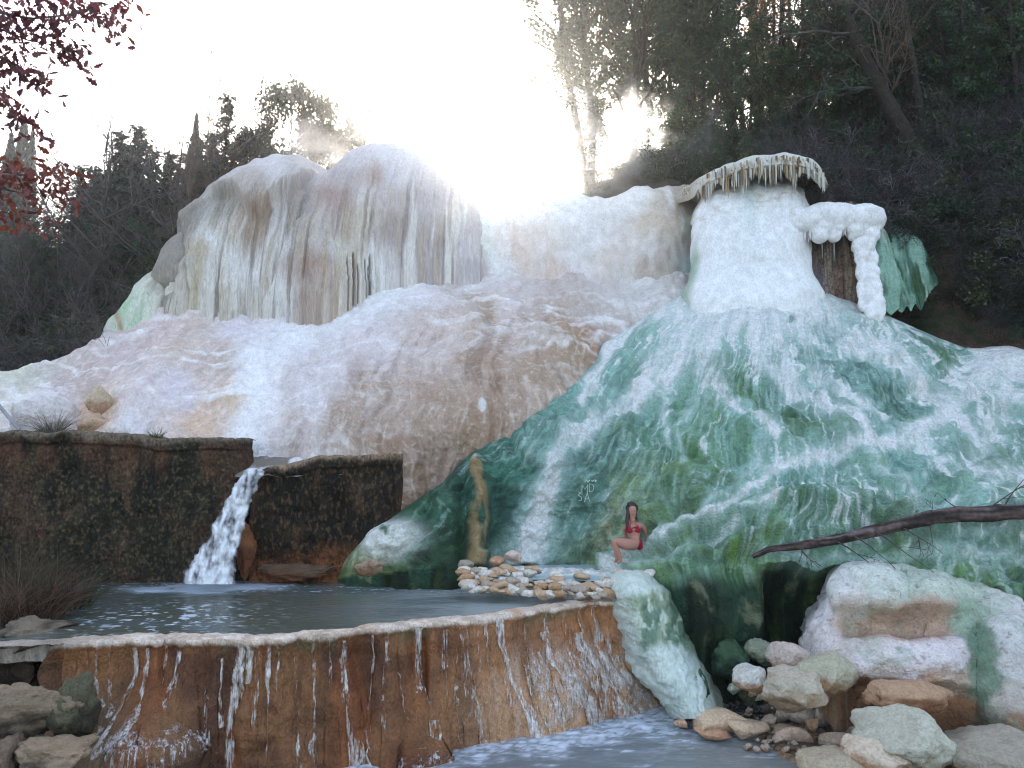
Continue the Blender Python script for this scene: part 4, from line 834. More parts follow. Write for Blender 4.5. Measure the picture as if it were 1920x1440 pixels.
# broken splashes on the swellings at the foot
def splash(name, cx, cy, wpx, hpx, Y, seed, parent):
    n = 46; u, v = np.meshgrid(np.linspace(-1, 1, n), np.linspace(-1, 1, n)); vs, fs, cs = [], [], []
    rg = np.random.RandomState(seed); n0 = 0; vv = []; ff = []; cl = []
    for _ in range(260):
        a = rg.normal(size=2) * .42
        p = P(cx + a[0] * wpx + .5 * a[1] * wpx, cy + a[1] * hpx, Y + rg.uniform(-.05, .05)); r = rg.uniform(.006, .02); L = rg.uniform(1, 4.5)
        q = np.array([[-r, 0, 0], [0, -r, r * .3], [r, 0, 0], [0, r * .3, -r * L]])
        ff.append((n0, n0 + 1, n0 + 2, n0 + 3)); vv += list(p + q); n0 += 4; cl += [alb(214, 222, 240) * rg.uniform(.6, 1)] * 4
    return link(name, raw_mesh(name, vv, ff, cl), M['foam'], parent)
def on_dam(s, k, off=.05):
    j = int(np.clip((s + 260) / 1420 * (ncd - 1), 0, ncd - 1)); i = int(25 + k * (len(rows) - 26)); return dam_pts[i, j] + nout[j] * off
def foam_patch(name, s0, s1, k0, k1, thr, seed, parent, sc=6):
    """broken white water clinging to a swelling of the dam"""
    n, m = 260, 200; S, K = np.meshgrid(np.linspace(s0, s1, n), np.linspace(k0, k1, m))
    q = np.clip((S + 260) / 1420 * (ncd - 1), 0, ncd - 2); j0 = q.astype(int); fq = (q - j0)[..., None]; r = 25 + K * (len(rows) - 26); i0 = np.minimum(r.astype(int), len(rows) - 2); fr = (r - i0)[..., None]
    p = (dam_pts[i0, j0] * (1 - fr) + dam_pts[i0 + 1, j0] * fr) * (1 - fq) + (dam_pts[i0, j0 + 1] * (1 - fr) + dam_pts[i0 + 1, j0 + 1] * fr) * fq
    f = ridge(p[..., 0] * sc + .3 * pn(p[..., 2] * 6, p[..., 0] * 6), p[..., 2] * sc * .45, 0, seed, 3) - 1.0 * ((2 * (S - s0) / (s1 - s0) - 1 - .5 * (2 * (K - k0) / (k1 - k0) - 1)) ** 2 + (2 * (K - k0) / (k1 - k0) - 1) ** 2) ** .9
    p = p + nout[j0] * (.02 + .06 * np.clip(f - thr, 0, 1))[..., None]
    fc = grid_faces(m, n); keep = (f.reshape(-1)[fc] > thr).any(1)
    used, inv = np.unique(fc[keep], return_inverse=True)
    cc = mix(np.broadcast_to(alb(176, 164, 170), p.shape), np.broadcast_to(alb(226, 232, 244), p.shape), sstep(thr, thr + .25, f)).reshape(-1, 3)
    return link(name, raw_mesh(name, p.reshape(-1, 3)[used], inv.reshape(-1, 4), cc[used]), M['film'], parent)
foam_patch('splash', 225, 400, .36, .74, .46, 3, runs, 7); foam_patch('splash', 715, 860, .66, .9, .52, 5, runs, 10)

# ================================================================== pools
inn_line = dam_pts[3]                                              # water meets the rim here
nW = 240
ix = np.linspace(inn_line[:, 0].min(), 1.9, 420); iy = np.interp(ix, inn_line[:, 0], inn_line[:, 1]) - .05
tt = np.linspace(0, 1, nW)[:, None]
X = np.repeat(ix[None], nW, 0); Yw = iy[None] + (14.5 - iy)[None] * tt; Zp = 0 * X
foot = P(400, 1085, 13.4)
d = np.hypot((X - foot[0]) * .6, (Yw - foot[1]) * 1.3)
fm = sstep(1.1, .15, d + .35 * fbm(X * 1.5, Yw * 3, 0, 4, 4))
fl = sstep(.42, .62, fbm(X * 3.2, Yw * 4.5, 0, 14, 4)) * np.exp(-((X + 5.4) / 1.4) ** 2 - ((Yw - 11.2) / .9) ** 2)
milk = sstep(-3.6, .8, X + .4 * (Yw - 11.2) + .5 * fbm(X * .5, Yw, 0, 3, 3))
fl = np.maximum(fl, sstep(.38, .5, fbm(X * 7, Yw * 11, 0, 94, 3)) * np.exp(-((X + 5.3) / 1.3) ** 2 - ((Yw - 11.0) / 1.0) ** 2) * 1.3); fl = np.clip(np.maximum(fl, sstep(.5, .6, fbm(X * 6, Yw * 14, 0, 97, 3)) * sstep(14.3, 13.6, Yw) * sstep(12.6, 13.3, Yw) * .8), 0, 1)
c = np.broadcast_to(np.array([.095, .105, .078]), X.shape + (3,))
c = mix(c, np.array([.42, .47, .46]), milk * .9); c = mix(c, np.array([.10, .13, .13]), sstep(0, .4, fbm(X * .4, Yw * 1.2, 0, 7, 3)) * .6)
c = mix(c, np.array([.62, .70, .78]), np.clip(fm + fl, 0, 1)); grav = np.exp(-((X + 1.95) / .9) ** 2 - ((Yw - 11.35) / .45) ** 2) * sstep(.0, .3, fbm(X * 7, Yw * 12, 0, 8, 3)); c = mix(c, np.array([.20, .17, .17]), np.clip(grav * 1.4, 0, 1) * .7)
o = grid('pool_water', np.stack([X, Yw, Zp], -1), c, M['pool'], wet=np.clip(fm + fl, 0, 1)); o['kind'] = 'structure'
# lower pool
nx, ny = 360, 240; X, Yw = np.meshgrid(np.linspace(-9, 9, nx), np.linspace(4, 13.2, ny))
fm = sstep(.75, .0, np.abs(Yw - np.interp(X, Bt[:, 0], Bt[:, 1]) + .15) + .3 * fbm(X * 3, Yw * 5, 0, 4, 5)) * sstep(-4.6, -3.4, X)
foot2 = PZ(1285, 1335, ZL); d2 = np.hypot(X - foot2[0], (Yw - foot2[1]) * 1.1); fm = np.maximum(fm, sstep(1.6, .3, d2 + .5 * fbm(X * 2.4, Yw * 3.4, 0, 9, 4)) * .8)
st = sstep(.18, .6, fbm(X * 2.2, Yw * 9, 0, 57, 4)) * .5 * sstep(4.5, .6, np.abs(Yw - np.interp(X, Bt[:, 0], Bt[:, 1]))) + sstep(.25, .6, ridge(X * 1.1 + .5 * fbm(X, Yw, 0, 5, 3), Yw * 2.6, 0, 17, 4) - .3) * .35 * sstep(3.5, 1.0, d2 + np.abs(X - .5) * .3)
st = st * (.4 + .9 * sstep(-.1, .35, fbm(X * 7, Yw * 14, 0, 51, 4))); fm = fm * (.35 + .8 * sstep(-.15, .25, fbm(X * 9, Yw * 13, 0, 52, 4)))
c = np.broadcast_to(np.array([.17, .20, .205]), X.shape + (3,)); c = mix(c, np.array([.27, .275, .24]), sstep(1.2, 3, X) * .7); c = mix(c, np.array([.70, .77, .86]), np.clip(fm + st, 0, 1))
o = grid('lower_pool_water', np.stack([X, Yw, np.full_like(X, ZL) + .03 * fm * fbm(X * 5, Yw * 5, 0, 3, 3)], -1), c, M['pool'], wet=np.clip(fm + st, 0, 1)); o['kind'] = 'structure'
# small turquoise basin by the bather
ZT = .30
bo = [(900,1072),(960,1050),(1050,1045),(1150,1054),(1190,1066),(1215,1074),(1205,1086),(1140,1090),(1050,1086),(960,1086),(890,1082)]
cen = PZ(1060, 1070, ZT); bpts = polypar([tuple(PZ(x, y, ZT)[:2]) for x, y in bo + bo[:1]], 120); bpts = np.concatenate([bpts, np.full((120, 1), ZT)], 1)
rr = np.linspace(0, 1.04, 30)[:, None, None]; bp = cen + (bpts[None] - cen) * rr
o = grid('turquoise_pool_water', bp, mix(np.broadcast_to(np.array([.44, .60, .64]), bp.shape), np.broadcast_to(np.array([.55, .67, .72]), bp.shape), sstep(-.3, .3, fbm(bp[..., 0] * 1.2, bp[..., 1] * 3, 0, 3, 3))), M['milky']); o['kind'] = 'structure'
# gravel floor of the basin and its step down
# ================================================================== the small waterfall on the left
def sheetfall(name, Lp, Rp, Y0, Y1, mat, colf, parent=None, bulge=.2, n=200, m=90, steps=.08, seed=3, roundw=.5, back=0, edge=False):
    a = polypar(Lp, n); b = polypar(Rp, n); s = np.linspace(0, 1, m); t = np.linspace(0, 1, n)[:, None] * np.ones((1, m))
    px = a[:, :1] + (b[:, :1] - a[:, :1]) * s; py = a[:, 1:2] + (b[:, 1:2] - a[:, 1:2]) * s
    Y = Y0 + (Y1 - Y0) * t ** .8 + (back > 0) * (.9 * s[None] ** 5 + .35 * (1 - s[None]) ** 6) - bulge * (1 - (2 * s - 1) ** 2) ** roundw
    p = P(px, py, Y); X, Z = p[..., 0], p[..., 2]
    d = steps * ridge(X * 1.5, Z * 2.2, 0, seed, 3) + .05 * fbm(X * 6, Z * 5, 0, seed + 4, 4) + .03 * ridge(X * 8, Z * 2, 0, seed + 8, 2)
    p = p + normals(p) * (d * sstep(0, .03, t))[..., None]
    cc = colf(px, py, p, s * np.ones((n, 1)), t)
    if back:                                                     # the crusted top it spills from
        kb = np.linspace(1, 0, 14, endpoint=False); bk = p[0][None] + np.stack([0 * kb, back * kb, (.05 * np.sin(kb * 3) + .10 * kb)], -1)[:, None]; bk[..., 2] += .03 * fbm(bk[..., 0] * 4, bk[..., 1] * 4, 0, 3, 3)
        p = np.concatenate([bk, p]); cc = np.concatenate([np.repeat(cc[:1], 14, 0), cc]); n += 14
    return grid(name, p, cc, mat, parent, np.ones((n, m)) * .6 if not edge else .15 + .75 * sstep(0, .35, 1 - np.abs(2 * s - 1)) * np.ones((n, 1)), base=None if parent is not None else p.reshape(-1, 3).mean(0) * [1, 1, 0] + [0, 0, p[..., 2].min()])
def FALLC(px, py, p, s, t):
    X, Z = p[..., 0], p[..., 2]
    v = np.clip(.62 + .8 * fbm(X * 9, Z * 4.5, 0, 5, 4) + .35 * (ridge(X * 9, Z * 3, 0, 6, 3) - .6) - .5 * np.abs(2 * s - 1) ** 4 * sstep(.1, .4, t), 0, 1)
    return mix(np.broadcast_to(alb(74, 70, 78), p.shape), np.broadcast_to(alb(222, 230, 244), p.shape), v)
wf = sheetfall('waterfall', [(460,878),(452,900),(434,930),(406,975),(384,1020),(358,1058),(338,1096)], [(494,878),(484,900),(470,940),(461,975),(452,1010),(444,1050),(444,1096)], 13.95, 13.3, M['spray'], FALLC, seed=5, edge=True)
tag(wf, 'small foaming waterfall pouring through the gap between two dark walls', 'waterfall')
# pale green apron with a white fall at the right end of the dam
def APR(px, py, p, s, t):
    X, Z = p[..., 0], p[..., 2]
    c = mix(np.broadcast_to(alb(140, 158, 138), p.shape), np.broadcast_to(alb(96, 124, 108), p.shape), sstep(-.2, .35, fbm(X * 2.4, Z * 1.2, 0, 5, 4)) )
    c = mix(c, alb(200, 216, 208), sstep(.1, .45, fbm(X * 7, Z * 4, 0, 9, 4)) * .7)
    w1 = sstep(.42, .22, s + .08 * fbm(X * 3, Z * 1.4, 0, 3, 3)) * sstep(.05, .0, t - .62 + .4 * s) ; w2 = sstep(.52, .62, t + .14 * np.sin(s * 3.0) + .05 * fbm(X * 3, Z * 3, 0, 6, 3)) * sstep(1.05, .6, s) * sstep(-.05, .12, s)
    foam = np.clip(np.maximum.reduce([sstep(.36, .16, s + .06 * fbm(X * 3, Z * 1.5, 0, 3, 3)) * sstep(.75, .6, t), w2, sstep(.1, .03, t)]), 0, 1)
    c = mix(c, alb(204, 220, 224), foam * (.7 + .25 * np.clip(fbm(X * 6, Z * 3, 0, 8, 3), 0, 1)))
    return c
ap = sheetfall('waterfall', [(1140,1108),(1149,1140),(1160,1180),(1178,1235),(1206,1280),(1236,1310),(1262,1345)], [(1242,1094),(1262,1112),(1282,1150),(1302,1200),(1330,1250),(1356,1300),(1370,1350)], 12.0, 11.3, M['milkfall'], APR, bulge=.45, steps=.018, seed=15, roundw=1.0, back=1.0)
tag(ap, 'pale green stone apron with milky white fall at the end of the rust dam', 'waterfall')
# ================================================================== rocks
def rock_pts(seed, sub=4, planes=14, keep=(.62, .95), lump=.10, freq=1.7):
    bm = bmesh.new(); bmesh.ops.create_icosphere(bm, subdivisions=sub, radius=1); bm.verts.ensure_lookup_table()
    v = np.array([x.co for x in bm.verts]); f = np.array([[q.index for q in fc.verts] for fc in bm.faces]); bm.free()
    rg = np.random.RandomState(seed); 
    for _ in range(planes):
        n = rg.normal(size=3); n /= np.linalg.norm(n); dd = rg.uniform(*keep)
        v = v - n * np.maximum(0, v @ n - dd)[:, None] * .93
    u = v / np.linalg.norm(v, axis=1)[:, None]
    v = v * (1 + lump * fbm(v[:, 0] * freq, v[:, 1] * freq, v[:, 2] * freq, seed % 50, 5) + lump * .4 * fbm(v[:, 0] * 6, v[:, 1] * 6, v[:, 2] * 6, seed % 31, 4))[:, None]
    return v, f
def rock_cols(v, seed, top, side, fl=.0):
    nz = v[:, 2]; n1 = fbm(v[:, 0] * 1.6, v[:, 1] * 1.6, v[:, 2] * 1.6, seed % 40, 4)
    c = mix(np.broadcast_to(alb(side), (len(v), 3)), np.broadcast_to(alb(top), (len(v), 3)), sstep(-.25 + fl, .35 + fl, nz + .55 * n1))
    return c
ROCKS = {}
def rock(name, px, py, Y, rx, ry, rdepth, seed, top, side, label, cat='boulder', group=None, rot=0, sub=5, planes=14, keep=(.62, .95), lump=.1, tilt=0, fl=0):
    """px,py = centre in the photograph, rx, ry = half size in photo pixels, rdepth = half depth in metres"""
    s = Y / F; key = (seed, sub)
    v, f = rock_pts(seed, sub, planes, keep, lump); ca, sa = math.cos(rot), math.sin(rot)
    v0 = v.copy(); v = np.stack([v[:, 0] * ca - v[:, 2] * sa, v[:, 1], v[:, 0] * sa + v[:, 2] * ca], -1)
    mx = np.abs(v).max(0); v = v / mx
    w_ = v * [rx * s, rdepth, ry * s]
    o = link(name, raw_mesh(name, w_, f, rock_cols(v, seed, top, side, fl)), M['boulder']); o.location = P(px, py, Y)
    return tag(o, label, cat, group)
W_, G_, B_, O_, PK = (218,218,222), (172,190,176), (178,152,130), (150,110,80), (206,190,186)
# the huge broken boulder: body, overhanging slab over a sandy recess, green right flank
bb = empty('huge_boulder', P(1700, 1320, 10.6), 'huge white boulder with sandy recess and green stained right flank', 'boulder')
def BBC(px, py, pts, t):
    X, Yw, Z = pts[..., 0], pts[..., 1], pts[..., 2]
    wx = px + 12 * fbm(X * 2.6, Z * 2.6, 0, 3, 5); wy = py + 11 * fbm(X * 2.6, Z * 2.6, 0, 5, 5)
    c = idw(wx, wy, [(1530,1150,216,214,222),(1540,1210,206,202,206),(1580,1110,214,218,222),(1640,1085,204,214,214),(1650,1110,204,214,212),(1700,1100,186,202,194),(1760,1100,190,204,196),(1800,1110,182,198,188),(1600,1140,196,188,184),
      (1600,1165,176,154,138),(1640,1155,180,158,142),(1700,1160,172,150,136),(1760,1170,184,160,146),(1620,1190,168,146,130),(1680,1190,178,156,142),(1740,1185,186,164,152),(1600,1215,196,190,190),(1560,1250,196,186,176),
      (1620,1240,216,212,220),(1680,1230,218,214,224),(1740,1215,216,212,220),(1780,1230,212,208,216),(1700,1270,210,204,210),(1640,1270,200,190,186),(1620,1290,150,118,92),(1680,1300,164,134,110),(1740,1300,172,142,120),(1790,1290,190,172,160),(1810,1320,150,110,82),(1640,1310,124,90,66),(1600,1300,120,88,66),(1560,1285,150,120,96),
      (1800,1160,150,172,158),(1830,1200,104,130,114),(1840,1250,112,136,120),(1850,1300,120,142,126),(1830,1150,150,170,156),(1860,1120,190,200,196),(1890,1180,200,204,208),(1900,1240,196,198,202),(1890,1320,180,176,172),(1860,1360,120,124,110),(1910,1370,150,122,100),(1960,1300,200,200,205),(1800,1340,130,96,72)], 6.5)
    c = mix(c, alb(120, 112, 104), sstep(.42, .6, fbm(X * 9, Yw * 9, Z * 9, 63, 3)) * .5)
    return mix(c, alb(150, 172, 158), sstep(.3, .6, fbm(X * 3, Z * 3, 0, 33, 4)) * .35)
def BBD(px, py, pts, t):
    X, Yw, Z = pts[..., 0], pts[..., 1], pts[..., 2]
    wy = py + 6 * fbm(X * 3, 0, 0, 3, 3)
    slab = sstep(1149, 1143, wy) * sstep(1555, 1580, px) * sstep(1830, 1740, px)                 # overhanging upper slab
    rec = np.exp(-((wy - 1170) / 22) ** 4) * sstep(1560, 1600, px) * sstep(1815, 1750, px)
    rec2 = sstep(1268, 1290, wy - .06 * (px - 1600)) * sstep(1545, 1600, px) * sstep(1860, 1780, px)
    mid = np.exp(-(((px - 1690) / 110) ** 4 + ((wy - 1232) / 34) ** 4))
    fl = .0 * sstep(1782, 1800, px - .12 * (wy - 1150)) * sstep(1850, 1835, px - .1 * (wy - 1150))
    return .13 * slab - .30 * rec - .30 * rec2 + .16 * mid - .22 * fl + .08 * np.exp(-(((px - 1900) / 60) ** 2)) + .12 * fbm(X * 1.4, Yw * 1.4, Z * 1.4, 5, 5, .5) + .02 * ridge(X * 4, Yw * 4, Z * 4, 9, 3) + .05 * ridge(X * 1.2, Z * 2.2, 0, 3, 3)
lobe('boulder_body', 1503, 2010, [(1503,1180),(1512,1145),(1530,1122),(1560,1108),(1572,1090),(1600,1078),(1640,1069),(1672,1078),(1700,1090),(1730,1086),(1770,1084),(1800,1088),(1840,1104),(1880,1128),(1920,1152),(2010,1230)],
     [(1503,1200),(1520,1245),(1560,1300),(1620,1330),(1700,1338),(1800,1350),(1840,1362),(1920,1415),(2010,1450)], lambda x: np.interp(x, [1503, 1600, 1750, 1830, 1900, 2010], [10.9, 10.5, 10.25, 10.3, 9.95, 9.9]), 1.0, 300, 240, BBC, M['boulder'], bb, BBD,
     curlL=1.1, curlR=.8, cw=.13, pw=1.6, topr=.2, topd=.7, skirt=1.6, drop=1.2, below=.5, smooth=4)
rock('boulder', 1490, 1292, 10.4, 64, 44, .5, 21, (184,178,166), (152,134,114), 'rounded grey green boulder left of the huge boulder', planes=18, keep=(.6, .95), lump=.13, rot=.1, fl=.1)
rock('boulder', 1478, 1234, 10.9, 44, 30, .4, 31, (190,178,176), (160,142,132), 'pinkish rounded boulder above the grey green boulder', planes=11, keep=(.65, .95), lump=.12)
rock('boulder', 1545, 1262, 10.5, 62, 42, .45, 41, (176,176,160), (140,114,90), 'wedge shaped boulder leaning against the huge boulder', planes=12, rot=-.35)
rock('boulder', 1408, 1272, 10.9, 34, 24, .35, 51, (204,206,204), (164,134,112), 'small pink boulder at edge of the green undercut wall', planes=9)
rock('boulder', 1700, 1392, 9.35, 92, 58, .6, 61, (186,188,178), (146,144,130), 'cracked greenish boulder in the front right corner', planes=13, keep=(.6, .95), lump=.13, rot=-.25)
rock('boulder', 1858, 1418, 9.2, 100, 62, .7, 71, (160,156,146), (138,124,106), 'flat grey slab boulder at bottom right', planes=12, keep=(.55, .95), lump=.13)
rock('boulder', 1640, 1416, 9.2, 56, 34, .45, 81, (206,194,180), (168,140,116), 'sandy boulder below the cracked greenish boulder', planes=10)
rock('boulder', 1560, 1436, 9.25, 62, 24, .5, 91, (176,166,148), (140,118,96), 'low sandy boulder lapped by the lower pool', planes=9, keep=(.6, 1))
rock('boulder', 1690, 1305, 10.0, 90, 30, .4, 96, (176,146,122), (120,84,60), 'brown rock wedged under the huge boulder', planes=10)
rock('boulder', 1375, 1240, 11.7, 40, 40, .4, 97, (60,86,66), (26,42,32), 'mossy dark green boulder in the undercut', planes=10, keep=(.6, .95), lump=.2)
rock('boulder', 1425, 1222, 11.6, 30, 24, .35, 98, (146,156,138), (96,110,92), 'pale mint boulder beside mossy green boulder', planes=10, keep=(.6, .95), lump=.18)
rock('boulder', 1300, 1290, 11.5, 26, 34, .35, 99, (74,98,82), (40,60,48), 'smooth green hump beside the milky fall', planes=5, keep=(.8, 1), lump=.16)
# cracked leaning rock on the terrace and snow white lump beside it
rock('cracked_rock', 185, 752, 15.2, 19, 32, .4, 3, (196,182,162), (180,152,132), 'ochre rock standing on the left terrace, upper block', 'rock', planes=14, rot=.2)
rock('cracked_rock', 178, 796, 15.0, 24, 28, .45, 13, (200,176,156), (180,146,122), 'ochre rock block with dark crack standing below the upper ochre block', 'rock', planes=14)
rock('white_rock', 85, 785, 15.0, 62, 48, .6, 23, (222,220,228), (204,198,204), 'jagged white rock lump behind dry grass tuft on the wall', 'rock', planes=20, keep=(.5, .9))
rock('rusty_rock', 458, 1022, 13.85, 24, 66, .35, 44, (136,92,62), (100,62,42), 'rust stained rock pressed against right side of small waterfall', 'rock', planes=24, keep=(.4, .8), lump=.35)
rock('rusty_rock', 548, 1074, 13.9, 84, 19, .3, 45, (96,78,66), (104,70,50), 'low rusty ledge rock at foot of the shorter dark wall', 'rock', planes=22, keep=(.35, .8), lump=.34)
rock('rock_slab', 700, 1060, 13.6, 36, 22, .3, 43, (170,150,136), (128,100,80), 'grey brown slab at foot of the shorter dark wall', 'rock', planes=10)
# left front corner rocks and the wet ledge under the reeds
rock('ledge_rock', 60, 1180, 10.3, 66, 26, .5, 53, (124,114,104), (62,54,46), 'dark flat ledge rock under dry reeds', 'rock', planes=22, keep=(.35, .75), lump=.3)
rock('corner_rock', 40, 1330, 8.6, 110, 52, .6, 63, (136,122,106), (56,48,40), 'lumpy grey rock in the bottom left corner, upper one', 'rock', planes=24, keep=(.4, .8), lump=.3, rot=.25)
rock('corner_rock', 96, 1420, 8.2, 84, 52, .55, 73, (148,132,114), (50,42,36), 'rough grey brown rock at the very bottom left', 'rock', planes=24, keep=(.4, .8), lump=.3, rot=-.4)
rock('corner_rock', 125, 1330, 8.7, 40, 60, .4, 83, (92,92,74), (54,52,40), 'dark greenish leaning rock against the rust dam', 'rock', planes=18, keep=(.4, .8), lump=.28, rot=.7)
rock('corner_rock', 8, 1440, 8.0, 44, 56, .45, 93, (120,104,92), (80,66,58), 'brown rock cut by the left edge of the frame', 'rock', planes=18, keep=(.4, .8), lump=.28)
# dry stone rim of the turquoise basin
rng = np.random.RandomState(21)
tops = [(200,190,178),(216,212,206),(190,166,142),(180,150,120),(208,206,204),(170,160,150)]
line = np.array([(868,1072),(880,1098),(930,1100),(985,1104),(1040,1108),(1100,1110),(1140,1106)], float)
GL = 'pale stone in the low dry stone rim around the turquoise pool'
k = 0
for row, (dy, dyy, rr0) in enumerate(((6, 12.05, 10), (-4, 12.25, 11), (-13, 12.5, 11), (-22, 12.75, 12))):
    nst = (26, 24, 22, 18)[row]
    for q in range(nst):
        u = (q + rng.uniform(-.3, .3)) / (nst - 1); x = np.interp(u, np.linspace(0, 1, 7), line[:, 0]); y = np.interp(u, np.linspace(0, 1, 7), line[:, 1]) + dy + rng.uniform(-4, 4)
        if row == 3: x = 870 + u * 130 if rng.rand() < .6 else 1040 + u * 110; y = 1066 + rng.uniform(0, 16) if x < 1000 else 1082 + rng.uniform(-2, 6)
        tcol = tops[rng.randint(6)]; r = rng.uniform(7, 17)
        hgt = float(PZ(x, y, 0)[1]); Yq = np.clip(12.0 + (1112 - y) * .018 + rng.uniform(-.08, .08), 11.9, 13.2)
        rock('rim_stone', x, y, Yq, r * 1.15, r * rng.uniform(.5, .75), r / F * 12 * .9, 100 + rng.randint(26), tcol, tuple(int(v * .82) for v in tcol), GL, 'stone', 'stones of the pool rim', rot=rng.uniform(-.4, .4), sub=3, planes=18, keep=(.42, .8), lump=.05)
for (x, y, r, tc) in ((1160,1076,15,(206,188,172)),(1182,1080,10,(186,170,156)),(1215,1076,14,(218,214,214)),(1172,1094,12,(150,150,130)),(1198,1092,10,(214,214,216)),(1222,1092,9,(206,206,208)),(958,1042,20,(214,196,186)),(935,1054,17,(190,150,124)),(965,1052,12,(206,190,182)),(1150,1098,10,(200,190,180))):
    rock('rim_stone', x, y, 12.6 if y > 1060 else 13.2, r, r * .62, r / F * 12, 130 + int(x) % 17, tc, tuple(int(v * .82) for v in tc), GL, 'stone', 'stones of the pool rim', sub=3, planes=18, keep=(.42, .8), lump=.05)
# white crust the stones sit on
def CRU(px, py, p, s, t):
    X, Z = p[..., 0], p[..., 2]; return mix(np.broadcast_to(alb(186, 190, 186), p.shape), np.broadcast_to(alb(224, 226, 232), p.shape), sstep(-.3, .3, fbm(X * 5, Z * 8, p[..., 1] * 4, 5, 4)))
nn, mm = 60, 220; u = np.linspace(0, 1, mm); v = np.linspace(0, 1, nn)[:, None]
fx = np.interp(u, [0, .2, .5, .8, .92, 1], [852, 900, 1000, 1120, 1180, 1246]); fy = np.interp(u, [0, .2, .5, .8, .92, 1], [1098, 1108, 1117, 1122, 1110, 1100]); gx = np.interp(u, [0, .5, 1], [880, 1040, 1240]); gy = np.interp(u, [0, .3, .5, .8, 1], [1066, 1082, 1084, 1086, 1070])
px = fx + (gx - fx) * v; py = fy + (gy - fy) * v; pf = PZ(px, py, .0); hh = .36 * sstep(0, .5, v) * (1 - .25 * sstep(.7, 1, v)) * np.ones_like(px) + .06 * fbm(pf[..., 0] * 4, pf[..., 1] * 4, 0, 3, 4) * sstep(0, .2, v) - .05
pf = PZ(px, py, 0) ; pf[..., 2] = hh; pf[..., :2] = PZ(px, py, .06)[..., :2]
cr = grid('stone_rim_crust', pf, CRU(px, py, pf, None, None), M['travertine'], wet=np.full(px.shape, .3)); tag(cr, 'low white crust bank under the rim stones of turquoise pool', 'rock formation')
# ---- gravel bar and loose stones at lower right
gx, gy = np.meshgrid(np.linspace(-1, 1, 70), np.linspace(-1, 1, 60)); gc = PZ(1372, 1336, ZL)
rad = np.hypot(gx, gy); gp = np.stack([gc[0] + gx * .72 + .1 * gy, gc[1] + gy * .75, ZL - .05 + .16 * (1 - rad ** 2) + .02 * fbm(gx * 8, gy * 8, 0, 3, 3)], -1)
gv = fbm(gp[..., 0] * 22, gp[..., 1] * 22, 0, 5, 3); g = grid('gravel', gp, mix(np.broadcast_to(alb(60, 58, 62), gp.shape), np.broadcast_to(alb(130, 126, 126), gp.shape), sstep(-.2, .4, gv)), M['soil']); g['kind'] = 'stuff'
vs, fs, cs = [], [], []; n0 = 0; v, f = rock_pts(7, 1, 5)
for q in range(520):
    a = rng.uniform(0, 6.28); r = math.sqrt(rng.rand()) * .97; x, y = math.cos(a) * r, math.sin(a) * r; s = rng.uniform(.012, .03)
    vs.append(v * s * [1.2, 1, .7] + [gc[0] + x * .72 + .1 * y, gc[1] + y * .75, ZL - .04 + .16 * (1 - r * r)]); fs.append(f + n0); n0 += len(v); cs.append(np.repeat(alb(*(3 * [rng.randint(40, 140)]))[None], len(v), 0))
o = link('pebbles', raw_mesh('pebbles', np.concatenate(vs), np.concatenate(fs), np.concatenate(cs)), M['boulder']); o['kind'] = 'stuff'
ST = [(1348,1352,50,22,(214,190,166),'largest sandy stone in front of the dark gravel bar'),(1405,1368,42,18,(212,188,166),'sandy stone right of the largest one by the gravel'),(1336,1372,34,10,(200,160,132),'flat orange stone at the water below the gravel bar'),(1278,1356,15,9,(204,170,150),'lone small stone in the white water left of gravel'),
      (1473,1337,22,18,(222,208,196),'pale square stone right of the gravel bar'),(1512,1342,32,16,(214,202,194),None),(1480,1372,40,16,(208,184,166),None),(1545,1350,24,22,(204,192,182),None),(1580,1358,26,20,(206,186,176),None),(1580,1320,22,20,(196,184,178),None),(1555,1385,28,14,(216,196,178),None),(1612,1345,22,16,(200,178,164),None),
      (1520,1362,18,16,(196,160,134),None),(1600,1380,18,14,(186,170,156),None),(1640,1335,22,18,(180,150,130),None),(1440,1352,16,10,(214,196,180),None),(1500,1318,16,9,(196,176,158),None),(1620,1368,16,12,(206,190,176),None),(1655,1368,18,13,(196,180,168),None),(1535,1326,15,11,(190,176,170),None),(1566,1340,13,10,(176,160,150),None),(1460,1385,14,8,(204,186,170),None),(1592,1400,16,9,(190,170,150),None),(1745,1340,30,12,(186,160,140),None),(1790,1360,26,12,(170,140,118),None),(1430,1305,14,9,(196,190,180),None),(1412,1300,11,8,(206,180,158),None),(1380,1290,16,12,(196,206,196),None),(1660,1345,14,9,(150,130,116),None),(1690,1340,18,10,(190,166,150),None)]
for (x, y, rx, ry, tc, lb) in ST:
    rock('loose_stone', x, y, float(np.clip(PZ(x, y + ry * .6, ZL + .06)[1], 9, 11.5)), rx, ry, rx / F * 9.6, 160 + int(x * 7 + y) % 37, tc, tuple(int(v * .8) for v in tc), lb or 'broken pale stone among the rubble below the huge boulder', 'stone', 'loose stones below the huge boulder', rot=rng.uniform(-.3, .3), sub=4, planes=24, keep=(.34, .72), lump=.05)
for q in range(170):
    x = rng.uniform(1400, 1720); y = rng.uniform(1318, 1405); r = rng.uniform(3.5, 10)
    rock('loose_stone', x, y + 4, float(np.clip(PZ(x, y + 6, ZL + .04)[1], 9, 11.5)), r, r * .7, r / F * 9.6, 160 + q % 13, (190,174,160) if q % 3 else (120,112,108), (150,124,104) if q % 3 else (90,84,80), 'broken pale stone among the rubble below the huge boulder', 'stone', 'loose stones below the huge boulder', sub=3, planes=16, keep=(.4, .8), lump=.05, rot=rng.uniform(-.5, .5))
